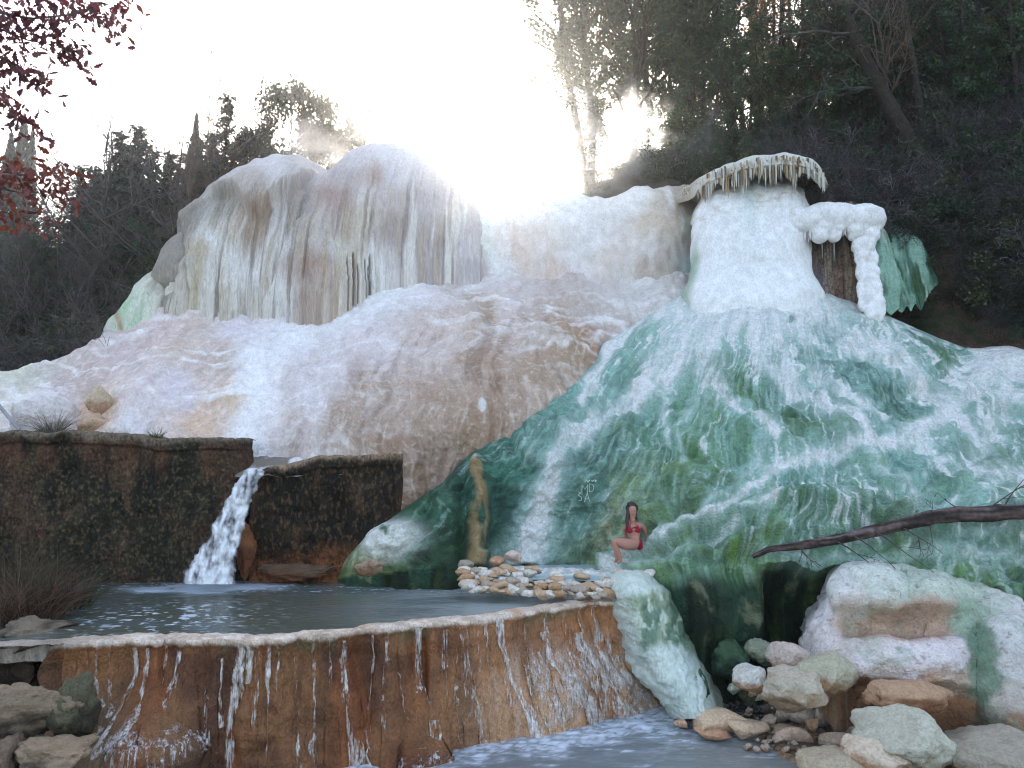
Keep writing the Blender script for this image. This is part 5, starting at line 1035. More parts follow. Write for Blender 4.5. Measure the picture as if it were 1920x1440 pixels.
# shore under the rubble
sx_, sy_ = np.meshgrid(np.linspace(2.6, 9, 90), np.linspace(8.2, 13.5, 70))
sz = ZL - .12 + .16 * sstep(3.0, 4.2, sx_ + .35 * (sy_ - 10) + .4 * fbm(sx_, sy_, 0, 3, 3)) + .3 * sstep(5, 8, sx_) + .05 * fbm(sx_ * 3, sy_ * 3, 0, 4, 3)
o = grid('rubble_shore', np.stack([sx_, sy_, sz], -1), mix(np.broadcast_to(alb(150, 128, 108), sx_.shape + (3,)), np.broadcast_to(alb(96, 84, 74), sx_.shape + (3,)), sstep(-.2, .3, fbm(sx_ * 4, sy_ * 4, 0, 5, 4))), M['soil']); o['kind'] = 'structure'
# ================================================================== plants: builders
def segs_mesh(name, segs, sides, col, jitter=.0, seed=0):
    """tapering rods; segs = rows of x0 y0 z0 x1 y1 z1 r0 r1"""
    s = np.asarray(segs, float); n = len(s); a = s[:, :3]; b = s[:, 3:6]; d = b - a; d /= np.linalg.norm(d, axis=1)[:, None] + 1e-9
    ref = np.where(np.abs(d[:, 2:3]) < .9, np.array([[0, 0, 1.]]), np.array([[1., 0, 0]])); u = np.cross(d, ref); u /= np.linalg.norm(u, axis=1)[:, None]; v = np.cross(d, u)
    ang = np.arange(sides) * 2 * np.pi / sides; ca, sa = np.cos(ang), np.sin(ang)
    ring = u[:, None] * ca[None, :, None] + v[:, None] * sa[None, :, None]
    vs = np.concatenate([a[:, None] + ring * s[:, 6][:, None, None], b[:, None] + ring * s[:, 7][:, None, None]], 1).reshape(-1, 3)
    base = np.arange(n)[:, None] * 2 * sides; k = np.arange(sides); k2 = (k + 1) % sides
    f = np.stack([base + k, base + k2, base + sides + k2, base + sides + k], -1).reshape(-1, 4)
    col = np.asarray(col, float); rg = np.random.RandomState(seed)
    c = np.repeat((col if col.ndim == 2 else np.repeat(col[None], n, 0)) * (1 + jitter * rg.uniform(-1, 1, (n, 1))), 2 * sides, 0)
    return raw_mesh(name, vs, f, c)
def leaf_mesh(name, cen, size, cols, seed=0, aspect=.55, dirs=None, spread=1.0):
    """leaf shaped quads about the given points; dirs = preferred direction of each"""
    rg = np.random.RandomState(seed); n = len(cen)
    d = rg.normal(size=(n, 3)); 
    if dirs is not None: d = np.asarray(dirs) + d * spread * .35
    d /= np.linalg.norm(d, axis=1)[:, None] + 1e-9
    r = rg.normal(size=(n, 3)); s = np.cross(d, r); s /= np.linalg.norm(s, axis=1)[:, None] + 1e-9
    L = (np.asarray(size) * rg.uniform(.6, 1.3, n))[:, None]
    vs = np.stack([cen - d * L * .5, cen + s * L * aspect * .5, cen + d * L * .5, cen - s * L * aspect * .5], 1).reshape(-1, 3)
    f = np.arange(n * 4).reshape(n, 4)
    return raw_mesh(name, vs, f, np.repeat(np.asarray(cols).reshape(-1, 3), 4, 0), smooth=False)
def grow(p, d, L, r, lev, rg, out, tips, p_=None):
    q = p_; nseg = q['nseg'][min(lev, 3)]; p = np.array(p, float); d = np.array(d, float)
    for k in range(nseg):
        d = d + rg.normal(size=3) * q['bend'][min(lev, 3)] + np.array([0, 0, q['up'][min(lev, 3)]]); d /= np.linalg.norm(d)
        e = p + d * L / nseg; r1 = max(r * (1 - .75 * (k + 1) / nseg) if lev else r * (1 - q.get('taper', .6) * (k + 1) / nseg), q['rmin'])
        rr0 = max(r * (1 - (.75 if lev else q.get('taper', .6)) * k / nseg), q['rmin'])
        out.append((*p, *e, rr0, r1, lev)); p = e
        if lev < q['levels'] and (k + 1) / nseg > (q['bare'] if lev == 0 else .15):
            for _ in range(rg.poisson(q['kids'][min(lev, 3)])):
                a = rg.normal(size=3); a -= d * (a @ d); a /= np.linalg.norm(a) + 1e-9; sp = q['spread'] * rg.uniform(.6, 1.2)
                nd = d * math.cos(sp) + a * math.sin(sp); grow(p, nd, L * q['ratio'] * rg.uniform(.6, 1.15) * (1 - .35 * k / nseg), rr0 * .55, lev + 1, rg, out, tips, q)
    tips.append((*p, *d))
BARE = dict(nseg=(9, 6, 5, 4), bend=(.09, .16, .2, .25), up=(.03, .06, .04, .02), kids=(1.7, 1.3, 1.2, 0), levels=3, bare=.25, ratio=.45, spread=.75, rmin=.006, taper=.96)
def start(name): return empty(name, (0, 0, 0))
def bare_tree(seed, H=9, lean=(0, 0), r=.14, twig=(.13, .115, .105), bark=(.07, .06, .05), name='bare_tree', prm=None):
    rg = np.random.RandomState(seed); out, tips = [], []
    grow((0, 0, -.4), (lean[0], lean[1], 1), H, r, 0, rg, out, tips, prm or BARE); o = np.array(out)
    t = start(name); big = o[:, 8] == 0
    link('trunk', segs_mesh('trunk', o[big][:, :8], 8, np.array(bark), .15, seed), M['bark'], t)
    link('crown', segs_mesh('crown', o[~big][:, :8], 3, np.array(twig), .3, seed), M['twig'], t)
    return t
def clumps(cs, rs, n, rg):
    k = rg.randint(len(cs), size=n); d = rg.normal(size=(n, 3)); d /= np.linalg.norm(d, axis=1)[:, None]
    return np.asarray(cs)[k] + d * (rg.rand(n, 1) ** .45) * np.asarray(rs)[k][:, None], k
def leafy_tree(seed, H=9, cr=2.2, base=.3, n=9000, leaf=.13, c0=(.018, .04, .016), c1=(.06, .10, .035), name='evergreen_tree', ncl=70, lean=(0, 0), r=.16, flat=.8, odd=None, mat='leaf', bark=(.05, .04, .032)):
    rg = np.random.RandomState(seed); out, tips = [], []
    prm = dict(BARE, levels=2, kids=(1.6, 1.1, .6, 0), bare=max(.15, base - .1), ratio=.36, taper=.8)
    grow((0, 0, -.4), (lean[0], lean[1], 1), H * .93, r, 0, rg, out, tips, prm); o = np.array(out); tp = np.array(tips)[:, :3]
    tp = tp[tp[:, 2] > H * base * .8]
    cc = [];
    while len(cc) < ncl:
        z = rg.uniform(base, 1.0); a = rg.uniform(0, 6.28); u = (z - base) / (1 - base); rad = cr * (math.sin(math.pi * min(1, .12 + u * .88)) ** .7 + .1) * math.sqrt(rg.uniform(.15, 1)) * rg.uniform(.7, 1.15)
        cc.append((math.cos(a) * rad + lean[0] * z * H, math.sin(a) * rad + lean[1] * z * H, z * H))
    cc = np.array(cc); cc = np.concatenate([cc, tp[rg.randint(len(tp), size=ncl // 2)]]) if len(tp) else cc
    rs = rg.uniform(.25, .62, len(cc)) * cr / 2.2; pos, k = clumps(cc, rs, n, rg); 
    tone = np.clip(rg.uniform(0, 1, len(cc))[k] * .6 + rg.uniform(0, .5, n), 0, 1)
    cols = np.array(c0) + (np.array(c1) - np.array(c0)) * tone[:, None]
    if odd is not None: m_ = rg.rand(n) < odd[0]; cols[m_] = np.array(odd[1]) * rg.uniform(.6, 1.3, (m_.sum(), 1))
    t = start(name); link('trunk', segs_mesh('trunk', o[:, :8], 6, np.array(bark), .2, seed), M['bark'], t)
    link('crown', leaf_mesh('crown', pos, leaf, cols, seed), M[mat], t)
    return t
def conifer(seed, H=10, R0=1.7, n=11000, c0=(.014, .03, .02), c1=(.045, .075, .045), name='conifer_tree', droop=.25, base=.08, ragged=.3, needle=.2, bark=(.05, .04, .035)):
    rg = np.random.RandomState(seed); segs = [(0, 0, -.4, 0, 0, H * .5, .13, .08), (0, 0, H * .5, 0, 0, H, .08, .01)]; pos = []; dr = []
    z = H * base
    while z < H * .985:
        u = (z / H - base) / (1 - base); L0 = R0 * (1 - u) ** .8 + .12
        for _ in range(6):
            a = rg.uniform(0, 6.28); L = L0 * rg.uniform(1 - ragged * 1.4, 1 + ragged * .5); h = -droop * L * rg.uniform(.2, 1.3) + .1 * L
            e = np.array([math.cos(a) * L, math.sin(a) * L, z + h]); s = np.array([0, 0, z]); segs.append((*s, *e, .018, .006))
            m_ = max(16, int(62 * L)); q = rg.uniform(.15, 1.05, m_)[:, None]; p = s + (e - s) * q + rg.normal(size=(m_, 3)) * [.1, .1, .07] * (.5 + q)
            pos.append(p); dr.append(np.repeat(((e - s) / L + [0, 0, -.25])[None], m_, 0))
        z += H * .021 * rg.uniform(.7, 1.3)
    pos = np.concatenate(pos); dr = np.concatenate(dr); tone = rg.rand(len(pos)) ** 1.4
    t = start(name); link('trunk', segs_mesh('trunk', segs, 5, np.array(bark), .2, seed), M['bark'], t)
    link('crown', leaf_mesh('crown', pos, needle, np.array(c0) + (np.array(c1) - np.array(c0)) * tone[:, None], seed, .38, dr, 1.2), M['needle'], t)
    return t
def cypress(seed, H=11, R0=.75, n=9000, name='cypress_tree', c0=(.014, .026, .016), c1=(.04, .06, .034)):
    rg = np.random.RandomState(seed); z = rg.rand(n) ** 1.1; a = rg.uniform(0, 6.28, n); prof = R0 * np.sin(np.pi * np.clip(z * .93 + .07, 0, 1)) ** .55 * (1 - z) ** .35 * 1.25
    rad = prof * np.sqrt(rg.uniform(.25, 1, n)) * (1 + .25 * np.sin(a * 5 + z * 14)) * (1 + .2 * rg.normal(size=n) * .5)
    pos = np.stack([np.cos(a) * rad, np.sin(a) * rad, .3 + z * H], -1); dr = np.stack([np.cos(a) * .4, np.sin(a) * .4, 1 + 0 * a], -1)
    t = start(name); link('trunk', segs_mesh('trunk', [(0, 0, -.4, 0, 0, H * .9, .12, .02)], 6, np.array((.06, .05, .04))), M['bark'], t)
    tone = rg.rand(n) ** 1.4; link('crown', leaf_mesh('crown', pos, .2, np.array(c0) + (np.array(c1) - np.array(c0)) * tone[:, None], seed, .35, dr, 1), M['needle'], t)
    return t
def thicket(seed, size=2.2, stems=26, col=(.21, .20, .205), name='bare_shrub', rmin=.0045):
    rg = np.random.RandomState(seed); out, tips = [], []
    prm = dict(nseg=(6, 5, 4, 3), bend=(.2, .25, .3, .3), up=(-.03, -.05, -.02, 0), kids=(1.3, 1.0, .7, 0), levels=2, bare=.1, ratio=.5, spread=.8, rmin=rmin, taper=.7)
    for _ in range(stems):
        a = rg.uniform(0, 6.28); grow((math.cos(a) * .3 * rg.rand() * size / 2, math.sin(a) * .3 * rg.rand() * size / 2, -.1), (math.cos(a) * rg.uniform(.1, 1.1), math.sin(a) * rg.uniform(.1, 1.1), 1), size * rg.uniform(.6, 1.2), rg.uniform(.008, .02), 0, rg, out, tips, prm)
    o = np.array(out); cl = np.array(col)[None] * (.5 + .9 * rg.rand(len(o), 1))
    me = segs_mesh(name, o[:, :8], 3, cl, .1, seed); return link(name, me, M['twig'])
def bush(seed, size=1.4, n=3500, c0=(.018, .03, .014), c1=(.05, .08, .032), leaf=.09, name='evergreen_shrub'):
    rg = np.random.RandomState(seed); cc = rg.normal(size=(26, 3)) * [size * .45, size * .45, size * .28]; cc[:, 2] = np.abs(cc[:, 2]) + .2
    pos, k = clumps(cc, rg.uniform(.2, .42, 26) * size / 1.4, n, rg); tone = np.clip(rg.rand(26)[k] * .6 + rg.uniform(0, .5, n), 0, 1)
    return link(name, leaf_mesh(name, pos, leaf, np.array(c0) + (np.array(c1) - np.array(c0)) * tone[:, None], seed), M['leaf'])
def dup(o):
    c = o.copy(); COL.objects.link(c)
    for ch in list(o.children):
        d = ch.copy(); COL.objects.link(d); d.parent = c
    return c
used = set()
def put(proto, loc, s=1.0, rot=0.0, label=None, cat=None, group=None, tilt=(0, 0), sz=None):
    if proto.name in used: o = dup(proto)
    else: o = proto; used.add(proto.name)
    o.location = loc; o.rotation_euler = (tilt[0], tilt[1], rot); o.scale = (s, s, sz or s)
    return tag(o, label, cat, group)
# ------------------------------------------------------------------ left wood
rng = np.random.RandomState(77)
CON = [conifer(1, R0=1.45), conifer(2, R0=1.2, ragged=.35), conifer(3, R0=1.7, droop=.35, c1=(.05, .07, .03))]
CYP = [cypress(4), cypress(5, R0=.6)]
BT = [bare_tree(11), bare_tree(12, lean=(.25, 0)), bare_tree(13, lean=(-.35, .1)), bare_tree(14, H=8, lean=(.1, 0), r=.1), bare_tree(15, H=8, lean=(-.15, 0), r=.09, twig=(.15, .11, .085))]
EV = [leafy_tree(21), leafy_tree(22, cr=2.6, ncl=80, c1=(.05, .085, .04)), leafy_tree(23, cr=1.9, H=8, c0=(.02, .035, .016), c1=(.075, .10, .03))]
def left(proto, px, top, Y, H0, label, cat='tree', group=None, rot=None, wide=1.0, tilt=(0, 0)):
    x = float(P(px, 500, Y)[0]); z = gz_left(x, Y); zt = float(P(px, top, Y)[2]); s = (zt - z) / H0
    return put(proto, (x, Y, z - .1), s * wide, rng.uniform(0, 6.28) if rot is None else rot, label, cat, group, tilt, s)
GF = 'conifers in the left wood'; GC = 'cypresses of the left wood'; GB = 'bare trees of the left wood'; GE = 'dense evergreens of the left wood'
left(CYP[0], 27, 228, 42, 11, 'taller slim cypress spire at the left edge below red leaves', group=GC, wide=.8)
left(CYP[1], 44, 250, 44, 11, 'second slim cypress spire just right of the tallest one', group=GC, wide=.7)
left(CYP[1], 4, 262, 40, 11, 'cypress cut by the left edge of the frame', group=GC)
left(CYP[0], 305, 296, 40, 11, 'small cypress spire between the paired conifers and the tallest conifer', group=GC, wide=.7)
left(CYP[1], 356, 226, 36, 11, 'narrow cypress standing left of the tallest conifer', group=GC, wide=.85)
left(CON[0], 140, 300, 28, 10, 'small pointed conifer at the left end of the wood', group=GF, wide=.8)
left(CON[1], 214, 238, 30, 10, 'left one of two close conifers with pointed tops', group=GF)
left(CON[0], 250, 226, 29.5, 10, 'right one of two close conifers with pointed tops', group=GF)
left(CON[2], 232, 264, 36, 10, 'conifer squeezed behind two close pointed conifers', group=GF)
left(CON[1], 414, 168, 30, 10, 'tallest conifer with spire top near the grey dome', group=GF, wide=.8)
left(CON[2], 446, 226, 30.5, 10, 'broad conifer beside the tallest conifer', group=GF, wide=.9)
left(CON[0], 388, 240, 29.5, 10, 'conifer with ragged top left of the tallest conifer', group=GF)
left(CON[2], 180, 320, 38, 10, 'far conifer behind bare leaning trees', group=GF)
left(CON[0], 85, 400, 36, 10, 'dark conifer low behind the red oak leaves', group=GF)
left(CON[1], 20, 380, 33, 10, 'dark conifer at the left frame edge under red leaves', group=GF)
PINE = leafy_tree(31, H=10, cr=2.5, base=.52, n=15000, leaf=.16, c0=(.02, .035, .022), c1=(.06, .085, .045), name='pine_tree', ncl=44, r=.22, bark=(.09, .06, .045))
left(PINE, 530, 156, 31, 10, 'big spreading pine rising behind the grey dome', group=None, wide=.66, rot=0)
p2 = leafy_tree(32, H=9, cr=3.0, base=.5, n=13000, leaf=.17, c0=(.025, .035, .02), c1=(.07, .085, .04), name='pine_tree', ncl=50, r=.2, bark=(.09, .06, .045))
left(p2, 655, 238, 44, 9, 'low broad pine crown in steam between the two domes')
left(p2, 590, 268, 40, 9, 'small pine in steam right of the big spreading pine', wide=.8)
bt = [(205,270,27,2,'bare tree leaning left with long bent trunk'),(150,275,29,2,'bare tree with crooked pale crown above the conifers'),(330,240,27,1,'bare tree with fine twigs beside narrow cypress'),(300,262,30,0,'bare tree between the paired conifers and narrow cypress'),(280,230,34,3,'tall thin bare tree rising over the left wood'),(470,250,28,4,'russet bare tree in front of the big pine'),(550,230,29,0,'bare tree right of the big pine'),
      (420,320,25,4,'russet bare tree touching the grey dome')]
for px_, top, Y, k, lb in bt: left(BT[k], px_, top, Y, 8.3 if k < 3 else 7.4, lb, group=GB)
for q in range(36):
    px_ = rng.uniform(-60, 400); left(BT[rng.randint(5)], px_, rng.uniform(350, 480), rng.uniform(22.5, 30), 8.3, 'bare brown tree in the tangled left wood', group=GB)
for q in range(40):
    px_ = rng.uniform(-80, 400); left(EV[rng.randint(3)], px_, rng.uniform(430, 560), rng.uniform(24, 34), 9.2, 'dark evergreen tree in the shade of the left wood', group=GE)
TH = [thicket(41, col=(.10, .09, .088), rmin=.006), thicket(42, col=(.05, .043, .04)), thicket(43, col=(.12, .11, .105), stems=9, rmin=.007), thicket(44, stems=5, size=2.8, col=(.17, .16, .16), rmin=.008), thicket(45, col=(.14, .115, .095), stems=30)]
BU = [bush(51), bush(52, c1=(.04, .07, .04)), bush(53, c1=(.07, .085, .03))]
for q in range(34):
    px_ = rng.uniform(-60, 330); Y = rng.uniform(20.8, 25); x = float(P(px_, 500, Y)[0])
    put(TH[(0, 1, 4)[rng.randint(3)]], (x, Y, gz_left(x, Y) - .7), rng.uniform(.8, 1.5), rng.uniform(0, 6), 'bare twiggy shrub at the foot of the left wood', 'shrub', 'bare shrubs along the left wood')
for q in range(26):
    px_ = rng.uniform(-60, 330); Y = rng.uniform(21.5, 27); x = float(P(px_, 500, Y)[0])
    put(BU[rng.randint(3)], (x, Y, gz_left(x, Y) - .6), rng.uniform(1, 1.9), rng.uniform(0, 6), 'dark evergreen shrub at the foot of the left wood', 'shrub', 'evergreen shrubs along the left wood')
# ------------------------------------------------------------------ right wood, on the bank
def bank(px, py): return P(px, py, float(bk_depth(px, py)))
def right(proto, px, py, s, label, cat='tree', group=None, rot=None, tilt=(0, 0), sz=None, dz=-.2, back=0):
    p = bank(px, py); return put(proto, (p[0], p[1] + back, p[2] + dz), s, rng.uniform(0, 6.28) if rot is None else rot, label, cat, group, tilt, sz)
def ivy_trunk(seed, pts, r0, r1, ivy, name='ivy_clad_tree', bark=(.045, .038, .03), limbs=4, leafn=2500, spread=.5, top=.0, crown=None, twig=(.09, .085, .08)):
    """tall trunk along world points with a sleeve of ivy or foliage and a few limbs"""
    rg = np.random.RandomState(seed); a = polypar(pts, 26); segs = []
    for k in range(25): segs.append((*a[k], *(a[k + 1] + (a[k + 1] - a[k]) * .03), r0 + (r1 - r0) * k / 25, r0 + (r1 - r0) * (k + 1) / 25))
    t = empty(name, a[0]); link('trunk', segs_mesh('trunk', segs, 9, np.array(bark), .25, seed), M['bark'], t)
    for _ in range(limbs):
        out, tips = [], []
        k = rg.randint(7, 25); d = rg.normal(size=3) * [1, .7, .3] + [0, 0, .5]; grow(a[k], d / np.linalg.norm(d), rg.uniform(1.5, 3.5), r1 * .5, 1, rg, out, tips, dict(BARE, rmin=.006)); link('branch', segs_mesh('branch', np.array(out)[:, :8], 4, np.array(twig), .3, seed), M['twig'], t)
    if ivy:
        k = rg.rand(leafn) ** .9 * 24.99; i = k.astype(int); p = a[i] + (a[i + 1] - a[i]) * (k - i)[:, None]; d = rg.normal(size=(leafn, 3)); d /= np.linalg.norm(d, axis=1)[:, None]
        lump = .5 + .9 * np.clip(pn(p[:, 2] * .9, seed, 0, 3) + .5, 0, 1.3)
        p = p + d * (r0 + spread * lump * rg.rand(leafn) ** .7)[:, None] * [1, 1, 1.2]; tone = rg.rand(leafn) ** 1.3
        link('ivy', leaf_mesh('ivy', p, .11, np.array(ivy[0]) + (np.array(ivy[1]) - np.array(ivy[0])) * tone[:, None], seed), M['leaf'], t)
    return t
IV = ((.014, .028, .012), (.05, .075, .025)); IV2 = ((.02, .03, .012), (.09, .095, .025))
def trunk(seed, pix, Y, wpx, ivy, label, group=None, cat='tree', **k):
    Y = float(np.clip(bk_depth(*pix[0]), 19, 33)); pts = [tuple(P(x, y, Y + .3 * j)) for j, (x, y) in enumerate(pix)]
    return tag(ivy_trunk(seed, pts, wpx[0] / F * Y / 2, wpx[1] / F * Y / 2, ivy, **k), label, cat, group)
GT = 'trunks standing on the right bank'
trunk(61, [(1098,365),(1085,250),(1060,120),(1045,-60)], 25, (16, 10), IV, 'left of two ivy clad trunks standing against the bright sky', spread=.45, leafn=5200, limbs=7)
trunk(62, [(1108,350),(1112,240),(1096,100),(1088,-80)], 26, (16, 10), IV, 'right of two ivy clad trunks standing against the bright sky', spread=.6, leafn=6400, limbs=7)
trunk(63, [(1378,268),(1372,225),(1364,160),(1350,80),(1338,-10),(1330,-90)], 23.5, (20, 12), None, 'tall bare pale grey trunk among the dark evergreens', bark=(.30, .29, .32), limbs=3, twig=(.2, .19, .2))
trunk(64, [(1745,330),(1690,240),(1630,130),(1590,40),(1545,-30)], 21.5, (34, 20), None, 'dark trunk leaning left over the white column', GT, limbs=6)
trunk(65, [(1722,300),(1712,200),(1690,90),(1664,-40)], 22.5, (20, 14), None, 'dark trunk crossing behind the leaning one', GT, limbs=4)
trunk(66, [(1738,310),(1722,190),(1700,60),(1690,-60)], 22.2, (18, 12), IV, 'slim dark trunk just right of the leaning trunk', GT, limbs=4, leafn=900, spread=.25)
trunk(67, [(1772,215),(1765,120),(1757,-40)], 23.5, (30, 24), IV, 'thick ivy trunk in the middle of the right wood', GT, limbs=3, leafn=2600, spread=.35)
trunk(68, [(1828,190),(1832,100),(1842,-50)], 23, (26, 20), None, 'thick dark straight trunk near the yellow lit leaves', GT, limbs=3)
trunk(69, [(1806,205),(1808,90),(1812,-50)], 25, (16, 14), IV, 'thin dark trunk between the two thick ones', GT, limbs=2, leafn=1200, spread=.3)
trunk(70, [(1425,210),(1418,120),(1412,-40)], 24.5, (18, 12), IV2, 'ivy trunk right of the pale grey trunk', GT, leafn=2400, spread=.4)
trunk(71, [(1455,205),(1440,100),(1428,-50)], 26, (10, 8), None, 'thin trunk behind russet oak leaves', GT)
trunk(72, [(1548,170),(1540,60),(1532,-50)], 26, (10, 7), None, 'thin trunk in the bright gap of the wood', GT)
trunk(73, [(1600,190),(1592,60),(1588,-60)], 25, (26, 22), IV, 'ivy trunk left of the leaning dark trunk', GT, leafn=2200, spread=.3)
trunk(74, [(1890,160),(1900,60),(1912,-60)], 24, (18, 14), None, 'dark trunk at the right frame edge', GT)
for q in range(18):
    x = rng.uniform(1400, 1915); y = np.interp(x, [1400, 1600, 1750, 1915], [250, 250, 230, 200]) + rng.uniform(-40, 20); d = rng.uniform(-30, 30)
    trunk(400 + q, [(x, y), (x + d * .3, y * .55), (x + d, -70)], 25, (rng.uniform(7, 13), rng.uniform(4, 8)), IV if q % 4 == 0 else None, 'slender dark trunk in the right wood', 'slender trunks of the right wood', limbs=3, leafn=700, spread=.2)
RO = leafy_tree(81, H=8, cr=1.8, base=.2, n=3600, leaf=.13, c0=(.10, .05, .022), c1=(.32, .17, .07), name='russet_oak', ncl=44)
YL = leafy_tree(82, H=7, cr=1.7, base=.2, n=3600, leaf=.13, c0=(.10, .11, .012), c1=(.36, .32, .03), name='yellow_lit_tree', ncl=40)  # yellow of sun shining through leaves, put into the leaf colour
EV2 = [leafy_tree(83, H=9, cr=1.9, base=.12, n=9500, c0=(.010, .03, .010), c1=(.05, .11, .03), ncl=90), leafy_tree(84, H=9, cr=1.6, base=.1, n=11000, c0=(.012, .03, .014), c1=(.045, .09, .035), ncl=90)]
EV3 = leafy_tree(85, H=10, cr=2.2, base=.3, n=14000, c0=(.014, .03, .014), c1=(.06, .085, .03), ncl=60)
GR = 'evergreen trees on the right bank'
for k, (x, y, s, lb) in enumerate([(1190,330,1.0,'evergreen tree just right of the ivy clad trunks'),(1230,310,1.15,'dense evergreen tree left of the pale grey trunk'),(1290,290,1.2,'bushy evergreen overlapping the pale grey trunk'),(1165,335,1.25,'evergreen tree at the edge of the bright sky'),(1330,280,1.0,'dense evergreen right behind the pale grey trunk'),(1260,270,1.4,'tall evergreen behind the dense ones near the sky')]):
    right(EV3 if x < 1270 else EV2[k % 2], x, y, s, lb, group=GR, back=.6)
for q in range(16):
    x = rng.uniform(150, 470); left(CON[q % 3], x, rng.uniform(280, 400) - .25 * (x - 150) + 20, rng.uniform(30, 38), 10, 'dark conifer in the dense part of the left wood', group='conifers in the dense left wood', wide=1.1)
for k, (x, y, s) in enumerate([(1262,328,.6),(1285,322,.62),(1330,312,.6),(1370,300,.55),(1410,290,.55),(1450,285,.5),(1490,285,.5),(1530,290,.5),(1345,285,.8),(1400,262,.8),(1275,300,.9),(1305,296,.7)]):
    right(EV2[k % 2], x, y, s, 'low bushy evergreen on the crest of the right bank', group='low evergreens on the crest of the bank', dz=-.4)
for x, y, s, lb in [(1450,250,.85,'russet leaved oak in the backlit gap'),(1500,250,.9,'second russet oak at the bright gap'),(1415,230,.8,'small russet oak right of the pale grey trunk')]: right(RO, x, y, s, lb, group='russet oaks on the bank')
for x, y, s, lb in [(1470,235,.5,'small yellow lit tree between the thin trunks'),(1872,150,.8,'yellow lit tree glowing at top right'),(1640,120,.7,'yellow lit tree behind the leaning trunk')]: right(YL, x, y, s, lb, group='yellow lit trees on the bank')
for q in range(30):
    x = rng.uniform(1560, 2050); right(EV2[q % 2], x, rng.uniform(60, 330) if x > 1650 else rng.uniform(180, 320), rng.uniform(.55, 1.0), 'dark evergreen tree in the shade of the right wood', group=GR, back=rng.uniform(0, 4))
for q in range(9):
    x = rng.uniform(1480, 1640); right(EV2[q % 2], x, rng.uniform(215, 300), rng.uniform(.35, .6), 'low evergreen tree under the bright gap', group=GR)
for q in range(10):
    x = rng.uniform(1440, 1960); right(BT[rng.randint(5)], x, rng.uniform(120, 320), rng.uniform(.6, 1.0), 'bare grey tree in the right wood', group='bare trees of the right wood', back=rng.uniform(0, 3))
for q in range(120):
    x = rng.uniform(1480, 1990); lo = np.interp(x, [1300, 1560, 1740, 1820, 1990], [340, 420, 520, 640, 640]); hi = np.interp(x, [1400, 1600, 1750, 1990], [250, 220, 200, 190])
    y = rng.uniform(hi, lo); right(TH[(0, 0, (2, 3)[q % 2], 1, 1)[rng.randint(5)]], x, y, rng.uniform(.45, .95), 'tangled bare grey shrub on the steep right bank', 'shrub', 'bare shrubs on the right bank', dz=-.15)
for q in range(110):
    x = rng.uniform(1180, 1990); lo = np.interp(x, [1180, 1300, 1560, 1740, 1820, 1990], [345, 330, 410, 480, 600, 600]); hi = np.interp(x, [1180, 1400, 1600, 1750, 1990], [330, 240, 210, 190, 180])
    right(BU[rng.randint(3)], x, rng.uniform(hi, lo), rng.uniform(.5, 1.1), 'dark evergreen shrub on the right bank', 'shrub', 'evergreen shrubs on the right bank')
for q in range(26):
    x = rng.uniform(1745, 1960); y = np.interp(x, [1745, 1820, 1960], [470, 560, 560]) + rng.uniform(-20, 70)
    right((TH[0], TH[1], BU[0], TH[2], BU[1])[q % 5], x, y, rng.uniform(.3, .6), ('bare shrub' if q % 5 in (0, 1, 3) else 'evergreen shrub') + ' on the crumbling brown bank below the wood', 'shrub', ('bare' if q % 5 in (0, 1, 3) else 'evergreen') + ' shrubs on the crumbling bank')
# ------------------------------------------------------------------ reeds, tufts, pole, log
def blades(name, loc, n, L, spread, c0, c1, seed, w=.008, up=1.0, label='', cat='grass', group=None, sq=1.0):
    rg = np.random.RandomState(seed); vs, fs, cs = [], [], []; n0 = 0
    for _ in range(n):
        a = rg.uniform(0, 6.28); r = math.sqrt(rg.rand()) * spread; p = np.array([math.cos(a) * r, math.sin(a) * r * sq, 0]); d = np.array([math.cos(a) * rg.uniform(0, 1.0), math.sin(a) * rg.uniform(0, 1.0), up * rg.uniform(.7, 1.4)]); d /= np.linalg.norm(d); l = L * rg.uniform(.4, 1.1); side = np.cross(d, rg.normal(size=3)); side /= np.linalg.norm(side)
        c = np.array(c0) + (np.array(c1) - np.array(c0)) * rg.rand()
        for k in range(6):
            ww = w * (1 - k / 5.2); vs += [p - side * ww, p + side * ww]; cs += [c, c]; p = p + d * l / 5; d = d + np.array([d[0] * .22, d[1] * .22, -.16 * rg.uniform(.3, 1.8)]) + rg.normal(size=3) * .07; d /= np.linalg.norm(d)
        for k in range(5): b = n0 + k * 2; fs.append((b, b + 1, b + 3, b + 2))
        n0 += 12
    o = link(name, raw_mesh(name, vs, fs, cs), M['twig']); o.location = loc; return tag(o, label, cat, group)
TAN = ((.05, .03, .022), (.19, .12, .085)); OLV = ((.025, .028, .016), (.10, .095, .055))
blades('reed_clump', P(62, 1160, 10.9), 520, 1.1, .42, *TAN, 3, .007, label='big dry brown reed clump at the left edge of the pool', cat='reeds', group='reed clumps beside the pool')
blades('reed_clump', P(-10, 1170, 10.7), 420, 1.1, .5, *TAN, 13, .007, label='dry reed clump cut by the left frame edge', cat='reeds', group='reed clumps beside the pool')
blades('reed_clump', P(128, 1140, 11.4), 300, .95, .32, *OLV, 23, .007, label='olive green reed clump right of the dry brown one', cat='reeds', group='reed clumps beside the pool')
blades('reed_clump', P(40, 1110, 12.4), 260, 1.2, .4, *OLV, 33, .007, label='olive reeds standing behind the dry brown clump', cat='reeds', group='reed clumps beside the pool')
blades('grass_tuft', P(98, 818, 14.25), 170, .8, .16, (.05, .05, .035), (.22, .20, .15), 5, .006, up=.9, label='large dark spiky grass tuft on the left wall', cat='grass tuft', group='tufts on the wall')
